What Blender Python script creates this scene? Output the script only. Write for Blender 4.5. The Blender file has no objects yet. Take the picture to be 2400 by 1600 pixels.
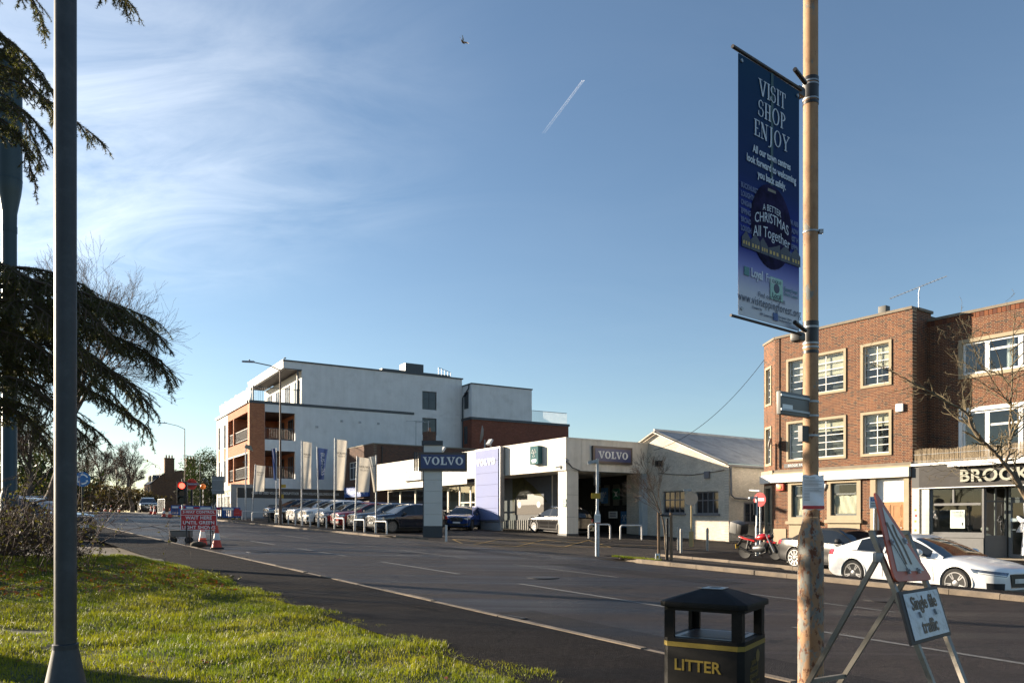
import bpy, bmesh, math, random
import numpy as np
from mathutils import Vector, Matrix
from mathutils.bvhtree import BVHTree
R = math.radians
scene = bpy.context.scene
C = scene.collection

# ------------------------------------------------------------------ camera, world, sun, exposure
F = 1833.0; U0 = 1200.0; VH = 1218.0; EYE = 1.6      # focal length and horizon in photo pixels (2400 x 1600)
cam = bpy.data.cameras.new('camera'); cam_o = bpy.data.objects.new('camera', cam); C.objects.link(cam_o)
cam.sensor_width = 36.0; cam.lens = 36.0 * F / 2400.0
cam.shift_y = (VH - 800.0) / 2400.0
cam.clip_start = 0.1; cam.clip_end = 60000
cam_o.location = (0, 0, EYE); cam_o.rotation_euler = (R(90), 0, 0)
scene.camera = cam_o

SUN_AZ = -67.0      # degrees, from +Y (view direction) towards +X
SUN_EL = 14.0
sx_, sy_ = math.sin(R(SUN_AZ)) * math.cos(R(SUN_EL)), math.cos(R(SUN_AZ)) * math.cos(R(SUN_EL))
SUNV = Vector((sx_, sy_, math.sin(R(SUN_EL))))
sun = bpy.data.lights.new('sun', 'SUN'); sun.energy = 5.0; sun.angle = R(0.53); sun.color = (1.0, 0.84, 0.64)
sun_o = bpy.data.objects.new('sun', sun); C.objects.link(sun_o)
sun_o.rotation_euler = SUNV.to_track_quat('Z', 'Y').to_euler(); sun_o.location = (-30, 20, 40)

world = bpy.data.worlds.new('World'); scene.world = world; world.use_nodes = True
def build_world():
    nt = world.node_tree; n = nt.nodes; L = nt.links; n.clear()
    out = n.new('ShaderNodeOutputWorld'); bg = n.new('ShaderNodeBackground'); bg.inputs['Strength'].default_value = 0.061
    sky = n.new('ShaderNodeTexSky'); sky.sky_type = 'NISHITA'; sky.sun_disc = False
    sky.sun_elevation = R(SUN_EL); sky.sun_rotation = R(SUN_AZ)
    sky.air_density = 1.0; sky.dust_density = 0.42; sky.ozone_density = 2.2; sky.altitude = 50
    tc = n.new('ShaderNodeTexCoord'); sep = n.new('ShaderNodeSeparateXYZ'); L.new(tc.outputs['Generated'], sep.inputs[0])
    def m(op, a, b=None, c=None):
        k = n.new('ShaderNodeMath'); k.operation = op
        for i, q in enumerate((a, b, c)):
            if q is None: continue
            if isinstance(q, (int, float)): k.inputs[i].default_value = q
            else: L.new(q, k.inputs[i])
        return k.outputs[0]
    # directions projected on a flat cloud deck
    zc = m('MAXIMUM', m('ADD', sep.outputs[2], 0.12), 0.03)
    px = m('DIVIDE', sep.outputs[0], zc); py = m('DIVIDE', sep.outputs[1], zc)
    cb = n.new('ShaderNodeCombineXYZ'); L.new(px, cb.inputs[0]); L.new(py, cb.inputs[1])
    mp = n.new('ShaderNodeMapping'); L.new(cb.outputs[0], mp.inputs['Vector'])
    mp.inputs['Rotation'].default_value = (0, 0, R(-18)); mp.inputs['Scale'].default_value = (0.9, 1.7, 1); mp.inputs['Location'].default_value = (CL[0], CL[1], 0)
    n1 = n.new('ShaderNodeTexNoise'); L.new(mp.outputs[0], n1.inputs['Vector'])
    n1.inputs['Scale'].default_value = 1.7; n1.inputs['Detail'].default_value = 9; n1.inputs['Roughness'].default_value = 0.62; n1.inputs['Distortion'].default_value = 1.1
    mp2 = n.new('ShaderNodeMapping'); L.new(cb.outputs[0], mp2.inputs['Vector']); mp2.inputs['Location'].default_value = (CL[2], CL[3], 0)
    n2 = n.new('ShaderNodeTexNoise'); L.new(mp2.outputs[0], n2.inputs['Vector'])
    n2.inputs['Scale'].default_value = 0.42; n2.inputs['Detail'].default_value = 2
    r1 = n.new('ShaderNodeMapRange'); L.new(n1.outputs[0], r1.inputs[0]); r1.inputs[1].default_value = 0.30; r1.inputs[2].default_value = 0.85
    # a bank of cirrus over the sunny side, thin wisps elsewhere
    dx = m('ADD', px, 1.25); dy = m('SUBTRACT', py, 1.55)
    ds = m('SQRT', m('ADD', m('MULTIPLY', dx, dx), m('MULTIPLY', m('MULTIPLY', dy, dy), 2.2)))
    ds = m('ADD', ds, m('MULTIPLY', m('SUBTRACT', n2.outputs[0], .5), 1.6))
    r2 = n.new('ShaderNodeMapRange'); r2.interpolation_type = 'SMOOTHSTEP'; L.new(ds, r2.inputs[0]); r2.inputs[1].default_value = 1.55; r2.inputs[2].default_value = 0.30; r2.inputs[3].default_value = 0.02; r2.inputs[4].default_value = 1.0
    up_ = n.new('ShaderNodeMapRange'); L.new(sep.outputs[2], up_.inputs[0]); up_.inputs[1].default_value = 0.0; up_.inputs[2].default_value = 0.12
    fac = m('MULTIPLY', m('MULTIPLY', r1.outputs[0], r2.outputs[0]), m('MULTIPLY', up_.outputs[0], 0.78))
    # cloud brightness follows the sky behind it (forward scatter near the sun)
    cl = n.new('ShaderNodeMixRGB'); cl.blend_type = 'MIX'; cl.inputs[0].default_value = 0.55
    cl.inputs[2].default_value = (11.5, 11.2, 10.8, 1)
    br = n.new('ShaderNodeMixRGB'); br.blend_type = 'MULTIPLY'; br.inputs[0].default_value = 1; L.new(sky.outputs[0], br.inputs[1]); br.inputs[2].default_value = (2.4, 2.0, 1.6, 1)
    L.new(br.outputs[0], cl.inputs[1])
    mx = n.new('ShaderNodeMixRGB'); L.new(fac, mx.inputs[0]); L.new(sky.outputs[0], mx.inputs[1]); L.new(cl.outputs[0], mx.inputs[2])
    L.new(mx.outputs[0], bg.inputs['Color']); L.new(bg.outputs[0], out.inputs['Surface'])
CL = (3.1, 0.7, 5.0, 2.0)
build_world()
vs = scene.view_settings; vs.view_transform = 'Standard'; vs.look = 'None'; vs.gamma = 1.0; vs.use_curve_mapping = False
vs.exposure = 1.60

# ------------------------------------------------------------------ the lie of the land
DX, DY = -0.575, 0.818       # along the road, away from the camera (uphill)
NX, NY = 0.818, 0.575        # across the road, to the far side
def st(x, y): return x * DX + y * DY, x * NX + y * NY
def xy(s, t): return s * DX + t * NX, s * DY + t * NY
def zs(s):
    if s < 70: return 0.026 * s
    q = min(s, 160) - 70
    return 1.82 + 0.026 * q - 0.026 * q * q / 180.0
def lin(x, pts):
    if x <= pts[0][0]: return pts[0][1]
    for (a, b), (c, d) in zip(pts, pts[1:]):
        if x <= c: return b + (d - b) * (x - a) / (c - a)
    return pts[-1][1]
def drop(s, t):
    D = lin(s, [(0, .36), (22, .38), (34, .22), (58, .06), (80, 0)])
    a = lin(t, [(16.2, 0), (18.2, 1), (24, 1.05), (32, 1.25)])
    return D * a
def Gst(s, t): return zs(s) - drop(s, t)
def G(x, y):
    s, t = st(x, y); return Gst(s, t)
def at(u, v, Y): return Vector(((u - U0) / F * Y, Y, EYE - (v - VH) / F * Y))
def ut(u, t):                # the point where the pixel column u meets the line t = const across the ground
    r = (u - U0) / F; Y = t / (NX * r + NY); x = r * Y
    return Vector((x, Y, G(x, Y)))
def uy(u, Y):
    x = (u - U0) / F * Y; return Vector((x, Y, G(x, Y)))
ROADZ = math.atan2(-DX * 0 - 0.818, 0.575)      # turns local +x to "right along the road", local +y to "across, away"
RZ = math.atan2(-0.818, 0.575)

# ------------------------------------------------------------------ mesh helpers
class MB:
    def __init__(s): s.v = []; s.f = []; s.m = Matrix()
    def add(s, vs, fs):
        o = len(s.v)
        s.v += [tuple(s.m @ Vector(p)) for p in vs]; s.f += [tuple(o + i for i in f) for f in fs]; return s
    def box(s, x0, x1, y0, y1, z0, z1):
        return s.add([(x0,y0,z0),(x1,y0,z0),(x1,y1,z0),(x0,y1,z0),(x0,y0,z1),(x1,y0,z1),(x1,y1,z1),(x0,y1,z1)],
                     [(0,3,2,1),(4,5,6,7),(0,1,5,4),(1,2,6,5),(2,3,7,6),(3,0,4,7)])
    def cb(s, c, sz): return s.box(c[0]-sz[0]/2,c[0]+sz[0]/2,c[1]-sz[1]/2,c[1]+sz[1]/2,c[2]-sz[2]/2,c[2]+sz[2]/2)
    def prism(s, pts, ax, a, b):     # polygon pts in the plane normal to axis ax, from a to b
        n = len(pts)
        def P(p, q): return {'x': (q, p[0], p[1]), 'y': (p[0], q, p[1]), 'z': (p[0], p[1], q)}[ax]
        return s.add([P(p, a) for p in pts] + [P(p, b) for p in pts],
                     [tuple(range(n))[::-1], tuple(range(n, 2*n))] + [(i, (i+1) % n, n+(i+1) % n, n+i) for i in range(n)])
    def quad(s, a, b, c, d): return s.add([a, b, c, d], [(0, 1, 2, 3)])
    def bar(s, a, b, w, h, up=(0,0,1)):     # square bar from a to b
        a = Vector(a); b = Vector(b); t = (b-a).normalized(); u = Vector(up)
        if abs(t.dot(u)) > .99: u = Vector((1,0,0))
        x = t.cross(u).normalized(); y = x.cross(t)
        P = []
        for p in (a, b):
            for i, j in ((-1,-1),(1,-1),(1,1),(-1,1)): P.append(p + x*i*w/2 + y*j*h/2)
        return s.add(P, [(3,2,1,0),(4,5,6,7),(0,1,5,4),(1,2,6,5),(2,3,7,6),(3,0,4,7)])
    def tube(s, pts, r, n=8, cap=True):
        pts = [Vector(p) for p in pts]; k = len(pts)
        rr = r if isinstance(r, (list, tuple)) else [r]*k
        V = []; Fc = []; prev = None
        for i, p in enumerate(pts):
            t = (pts[min(i+1, k-1)] - pts[max(i-1, 0)]).normalized()
            if prev is None:
                u = Vector((0,0,1)) if abs(t.z) < .9 else Vector((1,0,0)); x = t.cross(u).normalized()
            else:
                x = (prev - t*prev.dot(t)).normalized()
            prev = x; y = t.cross(x)
            for j in range(n):
                a = 2*math.pi*j/n; V.append(p + (x*math.cos(a) + y*math.sin(a))*rr[i])
        for i in range(k-1):
            for j in range(n):
                Fc.append((i*n+j, i*n+(j+1) % n, (i+1)*n+(j+1) % n, (i+1)*n+j))
        if cap: Fc.append(tuple(range(n))[::-1]); Fc.append(tuple(range((k-1)*n, k*n)))
        return s.add(V, Fc)
    def lathe(s, prof, n=24, ax='z', c=(0,0,0)):     # prof: (radius, along)
        V = []; Fc = []; k = len(prof)
        for r, h in prof:
            for j in range(n):
                a = 2*math.pi*j/n; p, q = r*math.cos(a), r*math.sin(a)
                V.append({'z': (c[0]+p, c[1]+q, c[2]+h), 'y': (c[0]+q, c[1]+h, c[2]+p), 'x': (c[0]+h, c[1]+p, c[2]+q)}[ax])
        for i in range(k-1):
            for j in range(n): Fc.append((i*n+j, i*n+(j+1) % n, (i+1)*n+(j+1) % n, (i+1)*n+j))
        Fc.append(tuple(range(n))[::-1]); Fc.append(tuple(range((k-1)*n, k*n)))
        return s.add(V, Fc)
    def grid(s, P):      # rows of points
        k = len(P[0]); V = [p for r in P for p in r]
        return s.add(V, [(i*k+j, i*k+j+1, (i+1)*k+j+1, (i+1)*k+j) for i in range(len(P)-1) for j in range(k-1)])
    def mesh(s, name):
        me = bpy.data.meshes.new(name); me.from_pydata(s.v, [], s.f); me.update(); return me
    def build(s, name, mat, parent=None, smooth=None, bevel=0, loc=None, rz=None, **kw):
        me = s.mesh(name)
        if bevel:
            bm = bmesh.new(); bm.from_mesh(me); bmesh.ops.remove_doubles(bm, verts=bm.verts, dist=1e-5)
            bmesh.ops.bevel(bm, geom=bm.edges[:], offset=bevel, segments=2, affect='EDGES', profile=.6, clamp_overlap=True)
            bm.to_mesh(me); bm.free()
            if smooth is None: smooth = 35
        return link(name, me, mat, parent, smooth, loc, rz, **kw)
def link(name, me, mat, parent=None, smooth=None, loc=None, rz=None, label=None, cat=None, group=None, kind=None):
    if smooth:
        me.polygons.foreach_set('use_smooth', [True]*len(me.polygons))
        try: me.set_sharp_from_angle(angle=R(smooth))
        except Exception: pass
    if mat is not None: me.materials.append(mat)
    o = bpy.data.objects.new(name, me); C.objects.link(o)
    if parent is not None: o.parent = parent
    if loc is not None: o.location = loc
    if rz is not None: o.rotation_euler = (0, 0, rz)
    return tag(o, label, cat, group, kind)
def tag(o, label=None, cat=None, group=None, kind=None):
    if label: o['label'] = label
    if cat: o['category'] = cat
    if group: o['group'] = group
    if kind: o['kind'] = kind
    return o
def thing(name, loc, rz, label, cat, group=None):
    o = bpy.data.objects.new(name, None); C.objects.link(o); o.location = loc; o.rotation_euler = (0, 0, rz)
    o.empty_display_size = .2
    return tag(o, label, cat, group)
def copy_tree(o, parent=None):
    c = o.copy(); C.objects.link(c)
    if parent is not None: c.parent = parent
    for ch in list(o.children): copy_tree(ch, c)
    return c
def npmesh(name, V, Q):
    V = np.asarray(V, dtype=np.float32).reshape(-1, 3); Q = np.asarray(Q, dtype=np.int32); k = Q.shape[1]
    me = bpy.data.meshes.new(name); me.vertices.add(len(V)); me.vertices.foreach_set('co', V.ravel())
    me.loops.add(Q.size); me.loops.foreach_set('vertex_index', Q.ravel())
    me.polygons.add(len(Q)); me.polygons.foreach_set('loop_start', np.arange(len(Q), dtype=np.int32)*k)
    me.update(calc_edges=True); me.validate(); return me
def segmesh(name, S, n=4):       # S: rows of p0(3) p1(3) r0 r1 -> tapered prisms
    S = np.asarray(S, dtype=np.float64); p0, p1, r0, r1 = S[:, :3], S[:, 3:6], S[:, 6], S[:, 7]
    t = p1-p0; L = np.linalg.norm(t, axis=1, keepdims=True); t = t/np.maximum(L, 1e-6)
    u = np.where(np.abs(t[:, 2:3]) < .9, np.array([[0, 0, 1.]]), np.array([[1., 0, 0]]))
    x = np.cross(t, u); x /= np.linalg.norm(x, axis=1, keepdims=True); y = np.cross(t, x)
    V = np.zeros((len(S), 2*n, 3))
    for j in range(n):
        a = 2*math.pi*j/n; d = x*math.cos(a)+y*math.sin(a)
        V[:, j] = p0-t*r0[:, None]*.3+d*r0[:, None]; V[:, n+j] = p1+d*r1[:, None]
    b = (np.arange(len(S))*2*n)[:, None]
    Q = np.concatenate([b+np.array([[j, (j+1) % n, n+(j+1) % n, n+j]]) for j in range(n)])
    me = npmesh(name, V, Q); me.polygons.foreach_set('use_smooth', [True]*len(me.polygons)); return me
_texts = {}
def text_mesh(s, size, align='CENTER', ext=0.002, spacing=1.0, bold=0.0, sx=1.0):
    cu = bpy.data.curves.new('txt', 'FONT'); cu.body = s; cu.size = size; cu.align_x = align; cu.align_y = 'CENTER'
    cu.extrude = ext; cu.resolution_u = 3; cu.space_character = spacing; cu.offset = bold
    o = bpy.data.objects.new('txt', cu); me = bpy.data.meshes.new_from_object(o)
    bpy.data.objects.remove(o); bpy.data.curves.remove(cu)
    if sx != 1.0: me.transform(Matrix.Diagonal((sx, 1, 1, 1)))
    me.materials.clear(); return me
def text(s, size, mat, parent, x, y, z, name='lettering', M=None, **kw):    # stands in the x-z plane, read from -y
    me = text_mesh(s, size, **kw); me.transform(Matrix.Translation((x, y, z)) @ (M or Matrix()) @ Matrix.Rotation(R(90), 4, 'X'))
    return link(name, me, mat, parent)

# ------------------------------------------------------------------ materials
class NT:
    def __init__(s, name):
        s.mat = bpy.data.materials.new(name); s.mat.use_nodes = True; s.t = s.mat.node_tree; s.n = s.t.nodes; s.L = s.t.links
        s.b = s.n['Principled BSDF']; s.out = s.n['Material Output']
    def new(s, typ, **kw):
        k = s.n.new('ShaderNode'+typ)
        for a, b in kw.items(): setattr(k, a, b)
        return k
    def lk(s, a, b): s.L.new(a, b)
    def m(s, op, a, b=None, c=None):
        k = s.new('Math', operation=op)
        for i, q in enumerate((a, b, c)):
            if q is None: continue
            if isinstance(q, (int, float)): k.inputs[i].default_value = q
            else: s.lk(q, k.inputs[i])
        return k.outputs[0]
    def coords(s, scale=(1,1,1), world=False):
        if world: v = s.new('NewGeometry').outputs['Position']
        else: v = s.new('TexCoord').outputs['Object']
        mp = s.new('Mapping'); mp.inputs['Scale'].default_value = scale; s.lk(v, mp.inputs['Vector']); return mp.outputs[0]
    def noise(s, vec, scale, detail=4, rough=.55, dist=0):
        k = s.new('TexNoise'); s.lk(vec, k.inputs['Vector']); k.inputs['Scale'].default_value = scale; k.inputs['Detail'].default_value = detail
        k.inputs['Roughness'].default_value = rough; k.inputs['Distortion'].default_value = dist; return k.outputs[0]
    def ramp(s, f, a, b, ca, cb):
        k = s.new('ValToRGB'); s.lk(f, k.inputs[0]); e = k.color_ramp.elements
        e[0].position = a; e[1].position = b; e[0].color = (*ca, 1); e[1].color = (*cb, 1); return k.outputs[0]
    def mix(s, f, a, b, mode='MIX'):
        k = s.new('MixRGB', blend_type=mode)
        for i, q in enumerate((f, a, b)):
            if isinstance(q, (int, float)): k.inputs[i].default_value = q
            elif isinstance(q, tuple): k.inputs[i].default_value = (*q, 1)
            else: s.lk(q, k.inputs[i])
        return k.outputs[0]
    def bump(s, h, strength=.3, dist=.01):
        k = s.new('Bump'); k.inputs['Strength'].default_value = strength; k.inputs['Distance'].default_value = dist; s.lk(h, k.inputs['Height'])
        s.lk(k.outputs[0], s.b.inputs['Normal']); return k
MATS = {}
def mat(name, col, rough=.6, metal=0, var=.12, scale=6, bump=0, bscale=60, coat=0, dirt=None, spec=None, dirtscale=3, dirtamt=.6, world=False, rvar=.1, streak=0):
    if name in MATS: return MATS[name]
    k = NT(name); v = k.coords(world=world)
    f = k.noise(v, scale, 5, .6)
    c = k.ramp(f, .3, .7, tuple(q*(1-var) for q in col), tuple(min(1, q*(1+var)) for q in col))
    if dirt is not None:
        d = k.noise(v, dirtscale, 8, .7); dm = k.new('MapRange'); k.lk(d, dm.inputs[0]); dm.inputs[1].default_value = .5; dm.inputs[2].default_value = .72; dm.inputs[4].default_value = dirtamt
        c = k.mix(dm.outputs[0], c, dirt)
    if streak:
        mp = k.new('Mapping'); mp.inputs['Scale'].default_value = (3.5, 3.5, .12); k.lk(v, mp.inputs['Vector'])
        c = k.mix(streak, c, k.ramp(k.noise(mp.outputs[0], 1.0, 6, .65), .38, .62, (.55, .53, .5), (1.06, 1.06, 1.06)), 'MULTIPLY')
    k.lk(c, k.b.inputs['Base Color'])
    rr = k.new('MapRange'); k.lk(f, rr.inputs[0]); rr.inputs[1].default_value = .3; rr.inputs[2].default_value = .7
    rr.inputs[3].default_value = max(0, rough-rvar*rough); rr.inputs[4].default_value = min(1, rough+rvar*rough); k.lk(rr.outputs[0], k.b.inputs['Roughness'])
    k.b.inputs['Metallic'].default_value = metal
    if coat: k.b.inputs['Coat Weight'].default_value = coat; k.b.inputs['Coat Roughness'].default_value = .04
    if spec is not None: k.b.inputs['Specular IOR Level'].default_value = spec
    if bump: k.bump(k.noise(v, bscale, 4, .6), bump, .01)
    MATS[name] = k.mat; return k.mat
# ------------------------------------------------------------------ special materials
def asphalt(name, col, patch, rough=.75, scale=1.0, spec=.2):
    k = NT(name); v = k.coords(world=True)
    fine = k.noise(v, 90*scale, 3, .7); mid = k.noise(v, 6, 4, .6); big = k.noise(v, .35, 5, .6, .6)
    vr = k.new('TexVoronoi'); k.lk(v, vr.inputs['Vector']); vr.inputs['Scale'].default_value = 70*scale
    c = k.mix(k.m('MULTIPLY', big, 1.0), col, patch)
    c = k.mix(.55, c, k.ramp(fine, .35, .7, (.35, .35, .35), (1.6, 1.55, 1.5)), 'MULTIPLY')
    c = k.mix(.35, c, k.ramp(mid, .3, .7, (.6, .6, .6), (1.35, 1.35, 1.35)), 'MULTIPLY')
    # streaks worn along the lanes and tar-sealed cracks
    mp = k.new('Mapping'); k.lk(k.new('NewGeometry').outputs['Position'], mp.inputs['Vector']); mp.inputs['Rotation'].default_value = (0, 0, -RZ); mp.inputs['Scale'].default_value = (.05, 1.1, 1)
    sn = k.noise(mp.outputs[0], 1.2, 4, .6)
    c = k.mix(.6, c, k.ramp(sn, .35, .65, (.5, .5, .52), (1.5, 1.46, 1.4)), 'MULTIPLY')
    c = k.mix(.75, c, k.ramp(k.noise(v, 22, 3, .75), .38, .66, (.5, .5, .5), (1.9, 1.85, 1.75)), 'MULTIPLY')
    c = k.mix(.5, c, k.ramp(k.noise(v, 1.4, 6, .7), .35, .65, (.6, .6, .6), (1.35, 1.35, 1.35)), 'MULTIPLY')
    # fine crack network
    wv = k.new('VectorMath', operation='ADD'); nv = k.new('TexNoise'); k.lk(v, nv.inputs['Vector']); nv.inputs['Scale'].default_value = 1.6; k.lk(v, wv.inputs[0]); k.lk(nv.outputs['Color'], wv.inputs[1])
    ck = k.new('TexVoronoi'); ck.feature = 'DISTANCE_TO_EDGE'; k.lk(wv.outputs[0], ck.inputs['Vector']); ck.inputs['Scale'].default_value = .28
    cm = k.m('MULTIPLY', k.m('LESS_THAN', ck.outputs['Distance'], .006), k.m('GREATER_THAN', big, .48))
    c = k.mix(cm, c, (.008, .008, .008))
    k.lk(c, k.b.inputs['Base Color'])
    rr = k.new('MapRange'); k.lk(sn, rr.inputs[0]); rr.inputs[1].default_value = .35; rr.inputs[2].default_value = .65; rr.inputs[3].default_value = rough-.18; rr.inputs[4].default_value = rough+.08
    k.lk(rr.outputs[0], k.b.inputs['Roughness'])
    k.b.inputs['Specular IOR Level'].default_value = spec
    k.bump(k.m('ADD', vr.outputs[0], fine), .6, .014*scale); MATS[name] = k.mat; return k.mat
def brick(name, axis, cols, mortar, bl=.225, bh=.075, mw=.010, flemish=True, wear=.3, top=None):
    k = NT(name); sp = k.new('SeparateXYZ'); k.lk(k.new('TexCoord').outputs['Object'], sp.inputs[0])
    x = sp.outputs[axis]; z = sp.outputs[2]
    row = k.m('FLOOR', k.m('DIVIDE', z, bh)); fz = k.m('FRACT', k.m('DIVIDE', z, bh))
    per = bl*1.5 if flemish else bl
    off = k.m('MULTIPLY', k.m('MODULO', k.m('ABSOLUTE', row), 2), .5)
    ux = k.m('ADD', k.m('DIVIDE', x, per), off); cell = k.m('FLOOR', ux); fx = k.m('FRACT', ux)
    hd = k.m('GREATER_THAN', fx, 2/3) if flemish else k.m('MULTIPLY', fx, 0)
    e = mw/per
    if flemish: m1 = k.m('LESS_THAN', k.m('ABSOLUTE', k.m('SUBTRACT', fx, 2/3)), e/2)
    else: m1 = k.m('MULTIPLY', fx, 0)
    m2 = k.m('LESS_THAN', fx, e/2); m3 = k.m('GREATER_THAN', fx, 1-e/2)
    m4 = k.m('LESS_THAN', fz, mw/bh)
    mort = k.m('MINIMUM', k.m('ADD', k.m('ADD', m1, m2), k.m('ADD', m3, m4)), 1)
    cb = k.new('CombineXYZ'); k.lk(k.m('ADD', k.m('MULTIPLY', cell, 2), hd), cb.inputs[0]); k.lk(row, cb.inputs[1])
    wn = k.new('TexWhiteNoise'); wn.noise_dimensions = '2D'; k.lk(cb.outputs[0], wn.inputs['Vector'])
    rp = k.new('ValToRGB'); k.lk(wn.outputs['Value'], rp.inputs[0]); rp.color_ramp.interpolation = 'CONSTANT'
    el = rp.color_ramp.elements
    while len(el) < len(cols): el.new(.5)
    for i, c in enumerate(cols): el[i].position = i/len(cols); el[i].color = (*c, 1)
    v = k.coords(); f = k.noise(v, 14, 4, .6); w = k.noise(v, .6, 6, .65)
    c = k.mix(.35, rp.outputs[0], k.ramp(f, .3, .7, (.6, .6, .6), (1.35, 1.3, 1.25)), 'MULTIPLY')
    c = k.mix(mort, c, mortar)
    c = k.mix(wear, c, k.ramp(w, .35, .7, (.62, .6, .6), (1.25, 1.2, 1.15)), 'MULTIPLY')
    k.lk(c, k.b.inputs['Base Color']); k.b.inputs['Roughness'].default_value = .88
    k.bump(k.m('ADD', k.m('SUBTRACT', 1, mort), k.m('MULTIPLY', f, .4)), .9, .012)
    MATS[name] = k.mat; return k.mat
def glass(name='glass', tint=(.90, .94, .93), trans=.95, rough=.02):
    k = NT(name); k.n.remove(k.b)
    tr = k.new('BsdfTransparent'); tr.inputs[0].default_value = (*tuple(q*trans for q in tint), 1)
    gl = k.new('BsdfGlossy'); gl.inputs['Color'].default_value = (.95, .97, 1, 1); gl.inputs['Roughness'].default_value = rough
    v = k.coords(); bp = k.new('Bump'); bp.inputs['Strength'].default_value = .05; bp.inputs['Distance'].default_value = .02; k.lk(k.noise(v, 1.3, 2), bp.inputs['Height']); k.lk(bp.outputs[0], gl.inputs['Normal'])
    fr = k.new('Fresnel'); fr.inputs[0].default_value = 1.52; fa = k.m('MINIMUM', k.m('ADD', k.m('MULTIPLY', fr.outputs[0], 1.2), .02), 1)
    fa = k.m('MULTIPLY', fa, k.m('SUBTRACT', 1, k.new('NewGeometry').outputs['Backfacing']))
    mx = k.new('MixShader'); k.lk(fa, mx.inputs[0]); k.lk(tr.outputs[0], mx.inputs[1]); k.lk(gl.outputs[0], mx.inputs[2]); k.lk(mx.outputs[0], k.out.inputs[0])
    MATS[name] = k.mat; return k.mat
GLASS = glass(); CARGLASS = mat('car_glass', (.012, .015, .018), .03, 0, .1, 2, spec=.7)
DARKGLASS = mat('dark_window_glass', (.02, .024, .03), .06, 0, .3, .8, spec=.45)
WHITE = mat('white_paint', (.72, .71, .68), .45, 0, .05, 3, dirt=(.5, .47, .42), dirtamt=.25)
CLAD = mat('cream_cladding', (.68, .635, .55), .65, spec=.2, metal=0, var=.05, scale=1.2, dirt=(.40, .35, .27), dirtscale=1.1, dirtamt=.4, streak=.25)
RENDER = mat('white_render', (.66, .66, .655), .9, 0, .07, .9, bump=.15, bscale=40, dirt=(.44, .43, .41), dirtscale=.7, dirtamt=.45, streak=.10)
GREYFRAME = mat('anthracite_metal', (.045, .052, .06), .45, .3, .1, 4)
BLACK = mat('black_paint', (.012, .012, .013), .45, 0, .2, 5)
GALV = mat('galvanised_steel', (.32, .34, .36), .5, .55, .25, 9, bump=.05, dirt=(.18, .17, .16), dirtscale=5)
STONE = mat('bath_stone', (.36, .295, .20), .85, 0, .12, 3, bump=.15, bscale=50, dirt=(.3, .25, .17), dirtscale=2, dirtamt=.5)
KERB = mat('kerb_stone', (.17, .135, .10), .9, 0, .35, 3, bump=.5, bscale=60, dirt=(.08, .07, .06), dirtscale=2, world=True)
WINWHITE = mat('white_window_frame', (.80, .80, .78), .35, 0, .04, 3)
FASCIA = mat('fascia_white', (.78, .76, .70), .5, 0, .05, 2, dirt=(.5, .42, .3), dirtscale=1.5, dirtamt=.2)
BOXYEL = mat('box_yellow', (.26, .16, .03), .8, 0, .3, 6, dirt=(.05, .045, .04), dirtscale=7, dirtamt=.9)
YELLOW = mat('yellow_paint', (.55, .34, .03), .7, 0, .25, 6, dirt=(.1, .09, .07), dirtscale=9)
ROADWHITE = mat('road_marking_white', (.13, .13, .125), .7, 0, .3, 14, dirt=(.07, .07, .07), dirtscale=18, dirtamt=.9, world=True)
VBLUE = mat('sign_navy_blue', (.012, .035, .14), .3, 0, .08, 2)
BRONZE = mat('sign_bronze', (.06, .05, .05), .35, .4, .1, 2)
RED = mat('sign_red', (.50, .02, .025), .4, 0, .1, 4, dirt=(.3, .05, .04))
SIGNW = mat('sign_white', (.74, .75, .74), .4, 0, .05, 4)
RUBBER = mat('black_rubber', (.018, .018, .018), .75, 0, .2, 20)
ROAD = asphalt('road_asphalt', (.0165, .0135, .0130), (.032, .0265, .0245), .56, 1.0, .2)
PATH = asphalt('footway_asphalt', (.010, .0095, .0105), (.016, .0145, .0155), .8, 1.3, .07)
LOT = asphalt('forecourt_asphalt', (.028, .025, .023), (.048, .041, .036), .8, 1.0)
EARTH = mat('bare_earth', (.055, .042, .028), .95, 0, .35, 4, bump=.6, bscale=12, world=True)

# ------------------------------------------------------------------ ground, road, footways
def sheet(name, s0, s1, t0, t1, off, m, ds=2.0, dt=1.0, edge=0.0, kind='structure'):
    """a strip of ground between t0(s) and t1(s), following the land, 'off' above it; edge > 0 gives it a skirt"""
    f0 = t0 if callable(t0) else (lambda s: t0); f1 = t1 if callable(t1) else (lambda s: t1)
    ns = max(2, int((s1-s0)/ds)+1); P = []
    nt = max(2, int(max(f1(s0)-f0(s0), f1(s1)-f0(s1))/dt)+1)
    for i in range(ns):
        s = s0+(s1-s0)*i/(ns-1); row = []
        for j in range(nt):
            t = f0(s)+(f1(s)-f0(s))*j/(nt-1); x, y = xy(s, t); row.append((x, y, Gst(s, t)+off))
        P.append(row)
    mb = MB().grid(P)
    return mb.build(name, m, smooth=60, kind=kind)
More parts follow.
